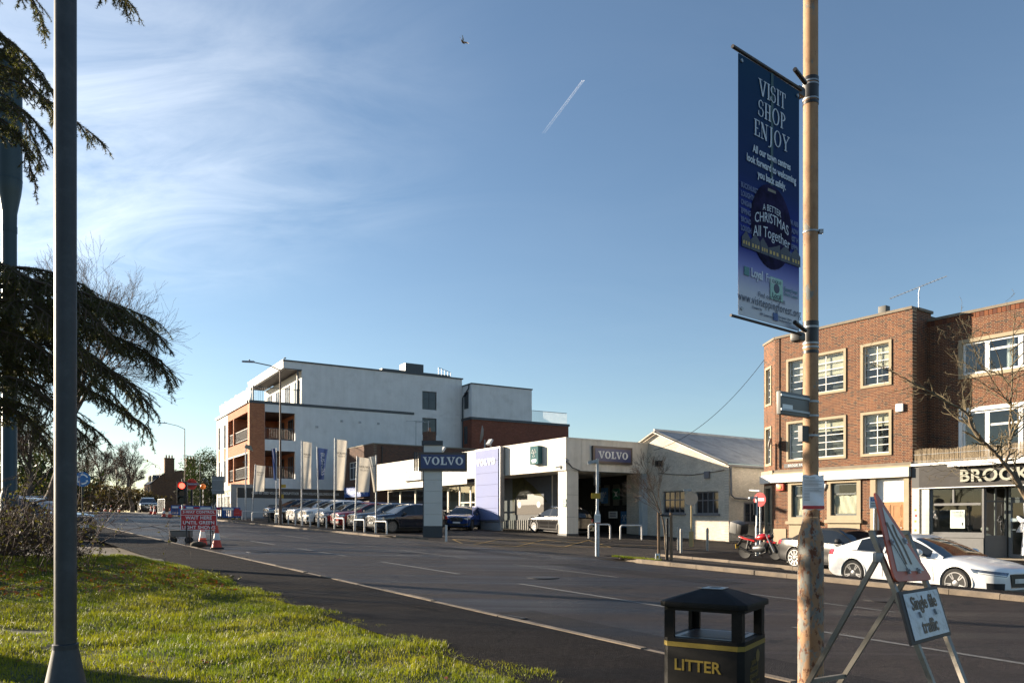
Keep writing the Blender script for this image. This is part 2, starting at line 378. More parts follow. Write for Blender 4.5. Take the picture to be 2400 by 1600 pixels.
# one sheet to the horizon
P = []
ss = [-400, -120, -40, -20] + list(range(-14, 170, 4)) + [200, 260, 400, 900]
tt = [-900, -300, -120, -60, -30, -15, -8, -4, 0, 4, 6, 10, 15, 16, 17, 18, 19, 21, 24, 28, 32, 45, 80, 160, 400, 900]
for s in ss: P.append([(*xy(s, t), Gst(min(max(s, -60), 170), t)-.06) for t in tt])
MB().grid(P).build('ground', EARTH, smooth=60, kind='structure')
road = sheet('road', -16, 190, 5.95, 15.3, 0.0, ROAD, 2, 1)
path_near = sheet('footway_near', -14, 120, 3.9, 5.845, .09, PATH, 2, .6)
island = sheet('footway_island', -14, 17.5, 15.43, lambda s: 17.9 if s < 12 else 17.9-(s-12)*.33, .09, PATH, .8, .4)
lot = sheet('forecourt', 16, 78, 15.32, 48, -.004, LOT, 1.0, .8)
service = sheet('service_road', -16, 16.2, 17.9, 21.6, -.004, ROAD, 1.2, .6)
def far_kerb_t(s): return lin(s, [(-16, 20.6), (10, 21.6), (22, 22.6)])
path_far = sheet('footway_far', -16, 22, lambda s: far_kerb_t(s)+.13, 46, .07, PATH, 1.2, 1.0)
path_lot = sheet('footway_far_left', 31.5, 66, 15.43, 17.5, .08, PATH, 1.2, .5)

def stones(parent, pts, w=.13, top=.1, length=.9, name='kerb_stone', below=.12, cap=60, lean=0):
    """kerb stones laid along a polyline of ground points (s, t); each one a piece of its own"""
    P = [Vector((*xy(s, t), 0)) for s, t in pts]; rnd = random.Random(len(pts)*7+int(P[0].x*10))
    k = 0; carry = 0
    for a, b in zip(P, P[1:]):
        L = (b-a).length; d = (b-a)/L; n = max(1, round(L/length)); l = L/n
        for i in range(n):
            p, q = a+d*(i*l+.006), a+d*((i+1)*l-.006); nn = Vector((-d.y, d.x, 0))*-1
            za, zb = G(p.x, p.y), G(q.x, q.y); h = top+rnd.uniform(-.008, .008); j = rnd.uniform(-.008, .008)
            c = .018
            V = []
            for pt, z in ((p, za), (q, zb)):
                o = pt+nn*j
                for du, dz in ((0, -below), (0, h-c), (c, h), (w, h), (w, -below)): V.append((o.x+nn.x*du, o.y+nn.y*du, z+dz))
            MB().add(V, [(0,1,6,5),(1,2,7,6),(2,3,8,7),(3,4,9,8),(4,3,2,1,0),(5,6,7,8,9),(0,5,9,4)]).build(name, KERB, parent)
            k += 1
def line(s0, s1, t, n=2): return [(s0+(s1-s0)*i/(n-1), t) for i in range(n)]
stones(path_near, [(s, 5.95) for s in (62, -4)], top=.096, w=.105)
stones(island, [(s, 15.30) for s in (-6, 14.5)] + [(15.6, 15.36), (16.6, 15.65), (17.3, 16.1), (17.5, 16.5), (17.2, 16.9)], top=.1)
stones(path_far, [(s, far_kerb_t(s)) for s in (-2, 10, 22)] , top=.08)
stones(path_lot, [(31.2, 17.3), (31.0, 16.4), (31.3, 15.7), (32.2, 15.36), (33.5, 15.3), (66, 15.3)], top=.09)

# painted lines
def mark(name, quads, m, parent, off=.004):
    mb = MB()
    for q in quads:
        # split long quads so that they follow the land
        (a, b), (c, d), (e, f), (g, h) = q; n = max(1, int(max(abs(c-a), abs(d-b), .1)/1.0))
        for i in range(n):
            u, w = i/n, (i+1)/n
            pts = [(a+(c-a)*u, b+(d-b)*u), (a+(c-a)*w, b+(d-b)*w), (g+(e-g)*w, h+(f-h)*w), (g+(e-g)*u, h+(f-h)*u)]
            mb.quad(*[(*xy(s, t), Gst(s, t)+off) for s, t in pts])
    return mb.build(name, m, parent)
def dash(s0, s1, t, w=.1): return [(s0, t-w/2), (s1, t-w/2), (s1, t+w/2), (s0, t+w/2)]
for i in range(12):
    s0 = 2.4+6.3*i; mark('road_line', [dash(s0, s0+4.0, 9.1)], ROADWHITE, road)
for i in range(10):
    s0 = 0.2+6.3*i; mark('road_line', [dash(s0, s0+4.0, 11.85, .08)], ROADWHITE, road)
YB = []
def seg(s0, t0, s1, t1, w=.1):
    d = Vector((s1-s0, t1-t0)).normalized(); nx, ny = -d.y*w/2, d.x*w/2
    return [(s0-nx, t0-ny), (s1-nx, t1-ny), (s1+nx, t1+ny), (s0+nx, t0+ny)]
A_, B_, C_, D_ = (33.6, 20.0), (29.0, 18.0), (26.6, 24.2), (31.4, 27.0)
def bl(u, w): return tuple(A_[i]*(1-u)*(1-w)+B_[i]*u*(1-w)+C_[i]*u*w+D_[i]*(1-u)*w for i in (0, 1))
for a, b in ((A_, B_), (B_, C_), (C_, D_), (D_, A_)): YB.append(seg(*a, *b, .11))
for i in range(3):
    YB.append(seg(*bl(0, i/3), *bl(1, (i+1)/3), .1)); YB.append(seg(*bl(1, i/3), *bl(0, (i+1)/3), .1))
mark('yellow_box_marking', YB, BOXYEL, lot, .008)
YB2 = [seg(24.5, 27.5, 27.5, 25.0, .1), seg(27.5, 25, 27, 29, .1)]
mark('yellow_box_marking', YB2, BOXYEL, lot, .008)

# ------------------------------------------------------------------ grass, earth bank and fallen leaves
rng = np.random.default_rng(5)
def bank(s, t):          # the low mound under the shrub
    return .34*math.exp(-((s-16.5)/4.2)**2)*max(0, min(1, (4.0-t)/1.2)) if s > 9 else 0
_vg = np.random.default_rng(3).uniform(0, 1, (64, 64))
def vn(x, y, sc):
    x = np.asarray(x)*sc+17.3; y = np.asarray(y)*sc+9.1; i = np.floor(x).astype(int); j = np.floor(y).astype(int); a = x-i; b = y-j; a = a*a*(3-2*a); b = b*b*(3-2*b)
    q = lambda m, n: _vg[(i+m) % 64, (j+n) % 64]
    return q(0, 0)*(1-a)*(1-b)+q(1, 0)*a*(1-b)+q(0, 1)*(1-a)*b+q(1, 1)*a*b
def lump(x, y): return .07*vn(x, y, 1.1)+.04*vn(x, y, 2.7)-.055
lawn = MB().grid([[(*xy(s, t), Gst(s, t)+.07+bank(s, t)+lump(*xy(s, t))) for t in [-10+i*.2 for i in range(0, 71)]] for s in [-3+i*.2 for i in range(0, 130)]])
LAWN = mat('lawn_soil', (.018, .026, .006), .95, 0, .35, 3, bump=.6, bscale=20, world=True)
lawn.build('lawn', LAWN, smooth=60, kind='structure')
def leafmat(name, a, b, trans=.45, rough=.45, tint=(1.5, 1.5, .6)):
    k = NT(name); v = k.coords(world=True); f = k.noise(v, 1.3, 6, .7); f2 = k.noise(v, 40, 2)
    c = k.mix(.5, k.ramp(f, .35, .65, a, b), k.ramp(f2, .3, .7, (.6, .6, .55), (1.5, 1.45, 1.3)), 'MULTIPLY'); k.lk(c, k.b.inputs['Base Color'])
    k.b.inputs['Roughness'].default_value = rough
    tl = k.new('BsdfTranslucent'); tc = k.mix(1, c, tint, 'MULTIPLY'); k.lk(tc, tl.inputs[0])
    mx = k.new('MixShader'); mx.inputs[0].default_value = trans; k.lk(k.b.outputs[0], mx.inputs[1]); k.lk(tl.outputs[0], mx.inputs[2]); k.lk(mx.outputs[0], k.out.inputs[0])
    MATS[name] = k.mat; return k.mat
GRASS = leafmat('grass_blade', (.085, .125, .009), (.20, .20, .020), .5, .5, (1.5, 1.5, .4))
def lawn_edge(s): return 3.88+.5*vn(s, 2.0+0*s, 1.3)*vn(s, 7.0+0*s, .4)+.22*vn(s, 5.0+0*s, 4.1)
def grassblades(n, s0, s1, tmin, hmin, hmax, wid, edge_extra=0):
    s = rng.uniform(s0, s1, n); e = lawn_edge(s); t = tmin+(e-tmin)*rng.uniform(0, 1, n)
    x = s*DX+t*NX; y = s*DY+t*NY
    keep = (y > 3.2) & (x > -.72*y-1.2) & (y < 17.5)
    keep &= (vn(x, y, 1.7)*.6+vn(x, y, 5.0)*.4 > .15)
    s, t, x, y = s[keep], t[keep], x[keep], y[keep]; n = len(s)
    cl = .35+.55*vn(x, y, 2.3)+.5*vn(x, y, 7.0)**2+.35*vn(x, y, .6)
    z = .026*s+.06+lump(x, y)+np.where(s > 9, .34*np.exp(-((s-16.5)/4.2)**2)*np.clip((4.0-t)/1.2, 0, 1), 0)
    h = rng.uniform(hmin, hmax, n)*cl; w = rng.uniform(.7, 1.3, n)*wid; a = rng.uniform(0, 6.283, n); l = rng.uniform(.1, .9, n)*h; a2 = a+rng.normal(0, .6, n)+1.57
    b0 = np.stack([x-np.cos(a)*w, y-np.sin(a)*w, z], 1); b1 = np.stack([x+np.cos(a)*w, y+np.sin(a)*w, z], 1)
    mx = x+np.cos(a2)*l*.35; my = y+np.sin(a2)*l*.35
    m0 = np.stack([mx-np.cos(a)*w*.7, my-np.sin(a)*w*.7, z+h*.62], 1); m1 = np.stack([mx+np.cos(a)*w*.7, my+np.sin(a)*w*.7, z+h*.62], 1)
    tp = np.stack([x+np.cos(a2)*l, y+np.sin(a2)*l, z+h*(1-.15*l/h)], 1)
    V = np.stack([b0, b1, m1, m0, tp], 1); o = (np.arange(n)*5)[:, None]
    return V.reshape(-1, 3), np.concatenate([o+np.array([[0, 1, 2]]), o+np.array([[0, 2, 3]]), o+np.array([[3, 2, 4]])])
V, Q = grassblades(760000, 1.5, 21, -9, .026, .07, .003)
link('grass', npmesh('grass', V, Q), GRASS, label='short lit green grass of the verge beside the footway', cat='grass', kind='stuff')
LEAFR = leafmat('fallen_leaf', (.16, .035, .012), (.26, .09, .03), .3)
def leaves(n, fn, sz):
    V = []; Q = []
    for i in range(n):
        x, y, z = fn(); a = random.uniform(0, 6.28); l = sz*random.uniform(.6, 1.2); w = l*.45; tl = random.uniform(-.6, .6)
        d = Vector((math.cos(a), math.sin(a), tl)); e = Vector((-math.sin(a), math.cos(a), random.uniform(-.4, .4)))
        p = Vector((x, y, z)); o = len(V)
        V += [p-d*l/2, p-e*w/2+Vector((0, 0, .01)), p+d*l/2, p+e*w/2+Vector((0, 0, .012))]; Q.append((o, o+1, o+2, o+3))
    return npmesh('leaf', V, Q)
random.seed(3)
def lf():
    s = random.uniform(12.5, 15.5); t = random.uniform(-3, 3.6); x, y = xy(s, t); return x, y, Gst(s, t)+.08+bank(s, t)+random.uniform(0, .05)
def lf2():
    s = random.uniform(3, 13); t = random.uniform(-4, 3.8); x, y = xy(s, t); return x, y, Gst(s, t)+.09+lump(x, y)
link('fallen_leaves', leaves(900, lf, .09), LEAFR, label='brown fallen leaves littered under the shrub', cat='leaves', kind='stuff')
link('scattered_leaves', leaves(110, lf2, .075), LEAFR, label='few red brown leaves scattered over the lit grass', cat='leaves', kind='stuff')
V, Q = grassblades(4000, 2, 3, 0, .02, .05, .003)
# weeds round the foot of the staked tree on the island
s = rng.uniform(15.2, 17.0, 2500); t = 15.5+.3*rng.uniform(0, 1, 2500)*rng.uniform(0, 1, 2500)
x = s*DX+t*NX; y = s*DY+t*NY; z = np.array([Gst(a, b) for a, b in zip(s, t)])+.085; a = rng.uniform(0, 6.28, 2500); h = rng.uniform(.02, .08, 2500)
V = np.stack([np.stack([x-np.cos(a)*.006, y-np.sin(a)*.006, z], 1), np.stack([x+np.cos(a)*.006, y+np.sin(a)*.006, z], 1), np.stack([x+np.sin(a)*.04, y+np.cos(a)*.04, z+h], 1)], 1)
link('weeds', npmesh('weeds', V.reshape(-1, 3), np.arange(7500).reshape(-1, 3)), GRASS, label='weeds along the island kerb by the staked young tree', cat='weeds', kind='stuff')
# ------------------------------------------------------------------ buildings
def wall_with_holes(mb, x0, x1, z0, z1, y0, y1, holes):
    """a wall in the x-z plane from y0 (front) to y1, with rectangular openings (a, b, c, d) = x0, x1, z0, z1"""
    xs = sorted({x0, x1, *[h[0] for h in holes], *[h[1] for h in holes]}); zz = sorted({z0, z1, *[h[2] for h in holes], *[h[3] for h in holes]})
    def inhole(a, b): return any(h[0] < a < h[1] and h[2] < b < h[3] for h in holes)
    for a, b in zip(xs, xs[1:]):
        run = None
        for c, d in zip(zz, zz[1:]):
            if not inhole((a+b)/2, (c+d)/2): run = (run[0], d) if run else (c, d)
            else:
                if run: mb.box(a, b, y0, y1, *run); run = None
        if run: mb.box(a, b, y0, y1, *run)
    return mb
def frame(mb, x0, x1, z0, z1, y0, y1, w):
    mb.box(x0, x1, y0, y1, z1-w, z1); mb.box(x0, x1, y0, y1, z0, z0+w)
    mb.box(x0, x0+w, y0, y1, z0+w, z1-w); mb.box(x1-w, x1, y0, y1, z0+w, z1-w); return mb
def window(parent, x0, x1, z0, z1, y, fm, cols, rows, fw=.06, bw=.03, depth=.07, gl=None, name='window', back=None):
    """window with its frame and glazing bars as one part and a pane in each light"""
    mb = frame(MB(), x0, x1, z0, z1, y, y+depth, fw)
    xs = [x0+fw+(x1-x0-2*fw)*c for c in cols]; zz = [z0+fw+(z1-z0-2*fw)*c for c in rows]
    for q in xs[1:-1]: mb.box(q-bw/2, q+bw/2, y+.008, y+depth-.01, z0+fw, z1-fw)
    for q in zz[1:-1]:
        for a, b in zip(xs, xs[1:]): mb.box(a+bw/2, b-bw/2, y+.012, y+depth-.012, q-bw/2, q+bw/2)
    o = mb.build(name, fm, parent)
    for a, b in zip(xs, xs[1:]):
        for c, d in zip(zz, zz[1:]): MB().box(a, b, y+.03, y+.036, c, d).build('pane', gl or GLASS, o)
    return o
def local(root):       # world point -> local coordinates of a root
    M = Matrix.Rotation(-root.rotation_euler[2], 4, 'Z')
    return lambda p: M @ (Vector(p)-root.location)

BR_RED = [(.128, .041, .019), (.152, .050, .021), (.098, .034, .019), (.17, .060, .024), (.056, .029, .022), (.136, .044, .020), (.11, .037, .020), (.19, .069, .029)]
BRX = brick('red_brick_front', 0, BR_RED, (.35, .26, .165), mw=.013, wear=.5); BRY = brick('red_brick_side', 1, BR_RED, (.35, .26, .165), mw=.013, wear=.5)
BR_OR = [(.36, .125, .055), (.40, .15, .065), (.33, .11, .05), (.42, .16, .07)]
ORX = brick('orange_brick_front', 0, BR_OR, (.42, .3, .2), flemish=False, wear=.15); ORY = brick('orange_brick_side', 1, BR_OR, (.42, .3, .2), flemish=False, wear=.15)
BR_BN = [(.10, .05, .032), (.13, .06, .038), (.08, .042, .03), (.11, .055, .04)]
BNX = brick('brown_brick_front', 0, BR_BN, (.2, .16, .12), flemish=False); BNY = brick('brown_brick_side', 1, BR_BN, (.2, .16, .12), flemish=False)
WBX = brick('painted_brick_front', 0, [(.66, .60, .50), (.70, .64, .54), (.62, .56, .46)], (.54, .48, .40), wear=.5)
WBY = brick('painted_brick_side', 1, [(.60, .57, .51), (.64, .61, .55), (.56, .53, .47)], (.50, .47, .42), wear=.5)
CURTAIN = mat('cream_curtain', (.62, .54, .42), .9, 0, .1, 8)
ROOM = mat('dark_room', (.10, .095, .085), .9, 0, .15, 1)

# ---- red brick block on the corner
def brick_block():
    z0 = .05
    o = thing('brick_block', (17.92, 35.0, 0), math.atan2(-.8246, .5657), 'three-storey red brick corner block with stone window surrounds', 'building')
    H = 11.05; XL = -7.3
    W1 = [(-6.6, -3.2, 7.77, 9.89), (-2.49, -.93, 7.77, 9.89), (-6.6, -3.2, 4.56, 6.68), (-2.49, -.93, 4.56, 6.68)]
    Gw = [(-6.35, -4.85, 1.55, 3.46), (-4.12, -2.58, 1.62, 3.46)]; door = (-1.86, -.30, .1, 3.5)
    holes = W1+Gw+[door]
    wall_with_holes(MB(), XL, 0, -.3, H, 0, .35, holes).build('front_wall', BRX, o)
    MB().box(-.35, -.002, .352, 1.6, -.3, H-.002).build('return_wall', BRY, o)
    # canted left corner
    a = math.atan2(.85, -1.35); cl = math.hypot(1.35, .85)
    cm = wall_with_holes(MB(), -cl, 0, -.3, H, 0, .3, [(-1.25, -.5, 7.77, 9.7), (-1.25, -.5, 4.56, 6.5), (-1.3, -.45, .1, 3.3)]).build('canted_wall', BRX, o, loc=(XL, .0, 0), rz=a-math.pi)
    cm.location = (XL, 0, 0)
    for z1, z2 in ((7.77, 9.7), (4.56, 6.5)):
        frame(MB(), -1.33, -.42, z1-.08, z2+.08, -.05, .1, .12).build('stone_surround', STONE, cm)
        window(cm, -1.21, -.54, z1+.04, z2-.04, .1, WINWHITE, [0, .5, 1], [0, .2, .4, .6, .8, 1], .05, .03)
    frame(MB(), -1.4, -.37, 0.0, 3.42, -.05, .1, .13).build('stone_surround', STONE, cm)
    DGREEN = mat('dark_green_paint', (.05, .065, .055), .4, 0, .1, 4)
    MB().box(-1.27, -.5, .12, .17, .1, 3.28).build('door', DGREEN, cm)
    # left flank, running back along the side street
    MB().box(XL-1.35-.001, XL-1.35+.3, .86, 12, -.3, H-.002).build('side_wall', RENDER, o)  # out of view; pale render put here to bounce light onto the workshop wall
    MB().box(XL-1.3, -.01, 1.2, 12, H-.25, H-.1).build('roof', mat('felt_roof', (.05, .05, .05), .9), o)
    MB().box(XL-1.2, -.05, 11.7, 12, -.3, H-.05).build('back_wall', BRY, o)
    # coping stones
    for i in range(6):
        w = 7.3/6; MB().box(XL+i*w+.004, XL+(i+1)*w-.004, -.06, .42, H, H+.12).build('coping_stone', mat('coping', (.20, .17, .13), .9, 0, .2, 3, bump=.2), o)
    MB().box(-.43, .06, .424, 1.7, H, H+.12).build('coping_stone', MATS['coping'], o)
    MB().add([(-cl-.05, -.06, H), (0, -.06, H), (0, .36, H), (-cl-.05, .36, H), (-cl-.05, -.06, H+.118), (0, -.06, H+.118), (0, .36, H+.118), (-cl-.05, .36, H+.118)],
             [(0,3,2,1),(4,5,6,7),(0,1,5,4),(1,2,6,5),(2,3,7,6),(3,0,4,7)]).build('coping_stone', MATS['coping'], cm)
    # stone surrounds and windows of the front
    for (a, b, c, d) in W1:
        f = frame(MB(), a+.02, b-.02, c+.02, d-.02, -.05, .14, .125).build('stone_surround', STONE, o)
        three = b-a > 2
        window(o, a+.13, b-.13, c+.13, d-.13, .10, WINWHITE, [0, .33, .67, 1] if three else [0, .5, 1], [0, .2, .4, .6, .8, 1], .06, .03)
        # blind / net curtain behind the glass
        MB().box(a+.2, b-.2, .26, .27, d-.16-(d-c-.32)*(.55 if c > 7 else .3), d-.16).build('window_blind', CURTAIN, o)
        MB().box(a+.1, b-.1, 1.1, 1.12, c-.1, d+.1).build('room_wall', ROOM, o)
    for (a, b, c, d) in Gw:
        frame(MB(), a-.12, b+.12, c+.0, d+.14, -.05, .12, .2).build('stone_surround', STONE, o)
        MB().box(a-.2, b+.2, -.16, .1, c-.16, c-.002).build('stone_sill', STONE, o)
        MB().box(a-.08, b+.08, -.04, -.002, -.25, c-.165).build('stone_apron', STONE, o)
        FG = mat('grey_green_frame', (.075, .09, .085), .5, 0, .08, 4)
        window(o, a+.08, b-.08, c+.2, d-.06, .08, FG, [0, 1], [0, .68, 1], .09, .08)
        # crumpled paper taped inside
        rows = []; rnd = random.Random(int(a*100))
        for i in range(9):
            rows.append([(a+.17+(b-a-.34)*j/10+.01*math.sin(i), .17+.03*math.sin(j*1.9+i*.7)+rnd.uniform(-.012, .012), c+.3+(1.02-.2*abs(math.sin(j*.7)))*i/8) for j in range(11)])
        MB().grid(rows).build('paper_sheet', mat('kraft_paper', (.66, .60, .48), .9, 0, .08, 5), o, smooth=50)
        MB().box(a-.05, b+.05, .9, .92, c-.1, d+.1).build('room_wall', ROOM, o)
    MB().box(-3.75, -2.95, -.052, -.042, .75, 1.05).build('vent_plate', mat('vent_grey', (.22, .22, .21), .6), o)
    MB().box(-3.8, -2.9, -.05, -.042, 1.05, 1.17).build('vent_lintel', BRX, o)
    # plinth
    MB().box(XL, -6.6, -.035, -.002, -.3, 1.15).build('stone_plinth', STONE, o); MB().box(-2.4, -2.1, -.035, -.002, -.3, 1.1).build('stone_plinth', STONE, o)
    MB().box(-cl, -1.42, -.035, -.002, -.3, 1.15).build('stone_plinth', STONE, cm); MB().box(-.35, 0, -.035, -.002, -.3, 1.15).build('stone_plinth', STONE, cm)
    # door, fanlight board and surround
    mb = MB(); mb.box(-1.98, -1.72, -.05, .12, 0, 3.5); mb.box(-.38, -.14, -.05, .12, 0, 3.5); mb.box(-1.98, -.14, -.05, .12, 3.5, 3.72); mb.build('stone_surround', STONE, o)
    frame(MB(), -1.72, -.38, .1, 3.5, .1, .22, .07).build('door_frame', WINWHITE, o)
    MB().box(-1.65, -.45, .14, .18, 2.5, 3.43).build('fanlight_board', WINWHITE, o)
    WOOD = mat('oak_door', (.33, .15, .045), .5, 0, .15, 6)
    MB().box(-1.65, -.45, .13, .21, 2.43, 2.5).build('door_head', WINWHITE, o)
    d = MB().box(-1.65, -.45, .15, .2, .1, 2.43).build('door', WOOD, o)
    for px in (-1.53, -1.0):
        for z1, z2 in ((.3, .95), (1.1, 1.6), (1.72, 2.3)):
            frame(MB(), px, px+.43, z1, z2, .135, .15, .05).build('panel', WOOD, d)
            MB().box(px+.07, px+.36, .14, .15, z1+.07, z2-.07).build('panel', WOOD, d)
    MB().lathe([(0.001, -.06), (.03, -.05), (.03, -.02), (.012, -.01), (.012, .02)], 10, 'y', (-.56, .14, 1.25)).build('handle', GALV, d)
    # cornice and blank white fascia over the ground floor
    MB().box(XL, -.01, -.16, -.002, 3.98, 4.06).build('stone_cornice', STONE, o); MB().box(XL, -.01, -.10, -.003, 4.06, 4.2).build('stone_cornice', mat('coping', (0, 0, 0)), o)
    MB().box(XL, -.06, -.22, -.003, 3.55, 3.975).build('fascia_board', FASCIA, o)
    MB().box(-cl-.05, .09, -.22, -.003, 3.55, 3.975).build('fascia_board', FASCIA, cm); MB().box(-cl, .03, -.16, -.002, 3.98, 4.2).build('stone_cornice', STONE, cm)
    # street name plate
    pl = MB().box(-6.72, -4.95, -.03, -.002, 4.28, 4.50).build('street_name_plate', mat('plate_black', (.03, .03, .03), .5), o)
    text('BROOK PARADE', .17, SIGNW, pl, -5.83, -.032, 4.39, ext=.001, spacing=1.05)
    # alarm boxes, camera, cables
    MB().box(-.72, -.38, -.12, -.002, 6.5, 6.86).build('alarm_box', WINWHITE, o, bevel=.03)
    b = MB().box(-7.12, -6.68, -.14, -.002, 3.13, 3.47).build('alarm_sounder', mat('alarm_red', (.45, .06, .03), .45), o, bevel=.02)
    MB().lathe([(.001, -.17), (.10, -.16), (.12, -.138)], 16, 'y', (-6.9, 0, 3.3)).build('lens', mat('alarm_amber', (.6, .35, .12), .3), b)
    MB().prism([(-4.62, 3.38), (-4.25, 3.38), (-4.28, 3.2), (-4.38, 3.06), (-4.49, 3.06), (-4.59, 3.2)], 'y', -.13, -.002).build('alarm_box', WINWHITE, o, bevel=.012)
    for x, z1, z2 in ((-7.0, 4.3, H+.1), (-7.24, 4.2, 5.6), (-6.95, 4.25, 5.9)):
        MB().tube([(x, -.03, z1), (x, -.03, z2)], .02, 6).build('cable', BLACK, o)
    # satellite dish
    ds = thing('satellite_dish', (0, 0, 0), 0, 'small grey satellite dish on the canted red brick wall', 'satellite dish')
    ds.parent = None
    M = o.matrix_basis if False else Matrix.Translation((17.92, 35.0, 0)) @ Matrix.Rotation(math.atan2(-.8246, .5657), 4, 'Z')
    p = M @ Vector((-7.25, -.02, 5.5)); ds.location = p; ds.rotation_euler = (0, 0, math.atan2(-.8246, .5657))
    mb = MB(); mb.m = Matrix.Translation((-.05, -.42, .1)) @ Matrix.Rotation(R(-62), 4, 'Z') @ Matrix.Rotation(R(78), 4, 'X')
    mb.lathe([(.001, .06), (.15, .045), (.27, .0), (.28, -.012), (.15, .03), (.001, .045)], 24); mb.build('reflector', mat('dish_grey', (.30, .29, .27), .5), ds, smooth=40)
    MB().tube([(0, .02, 0), (0, -.2, 0), (-.05, -.4, .1)], .018, 6).build('bracket', GALV, ds)
    MB().tube([(-.05, -.4, -.12), (-.35, -.55, -.05), (-.38, -.56, .02)], .012, 6).build('feed_arm', GALV, ds)
    # chimney flue and aerial on the roof
    fl = thing('roof_flue', M @ Vector((-2.6, 2.2, H-.1)), o.rotation_euler[2], 'square grey metal flue on the red brick roof', 'flue')
    MB().lathe([(.12, 0), (.12, .7), (.11, .74)], 14).build('pipe', mat('flue_red', (.12, .05, .04), .7), fl)
    MB().box(-.2, .2, -.2, .2, .72, 1.12).build('cowl', mat('cowl_grey', (.09, .09, .085), .6, .2), fl, bevel=.03)
    ae = thing('roof_aerial', M @ Vector((-1.1, 2.6, H-.1)), o.rotation_euler[2]+.25, 'yagi aerial on a pole on the red brick roof', 'aerial')
    MB().tube([(0, 0, 0), (0, 0, 1.5), (.05, 0, 1.75)], .022, 6).build('pole', GALV, ae)
    mb = MB().bar((-1.3, 0, 1.45), (1.2, 0, 2.05), .03, .03)
    for i in range(15):
        x = -1.25+i*.16; z = 1.45+(x+1.3)*.24; mb.bar((x, -.14, z), (x, .14, z), .012, .012)
    mb.build('elements', GALV, ae)
    return o, M
BB, BBM = brick_block()

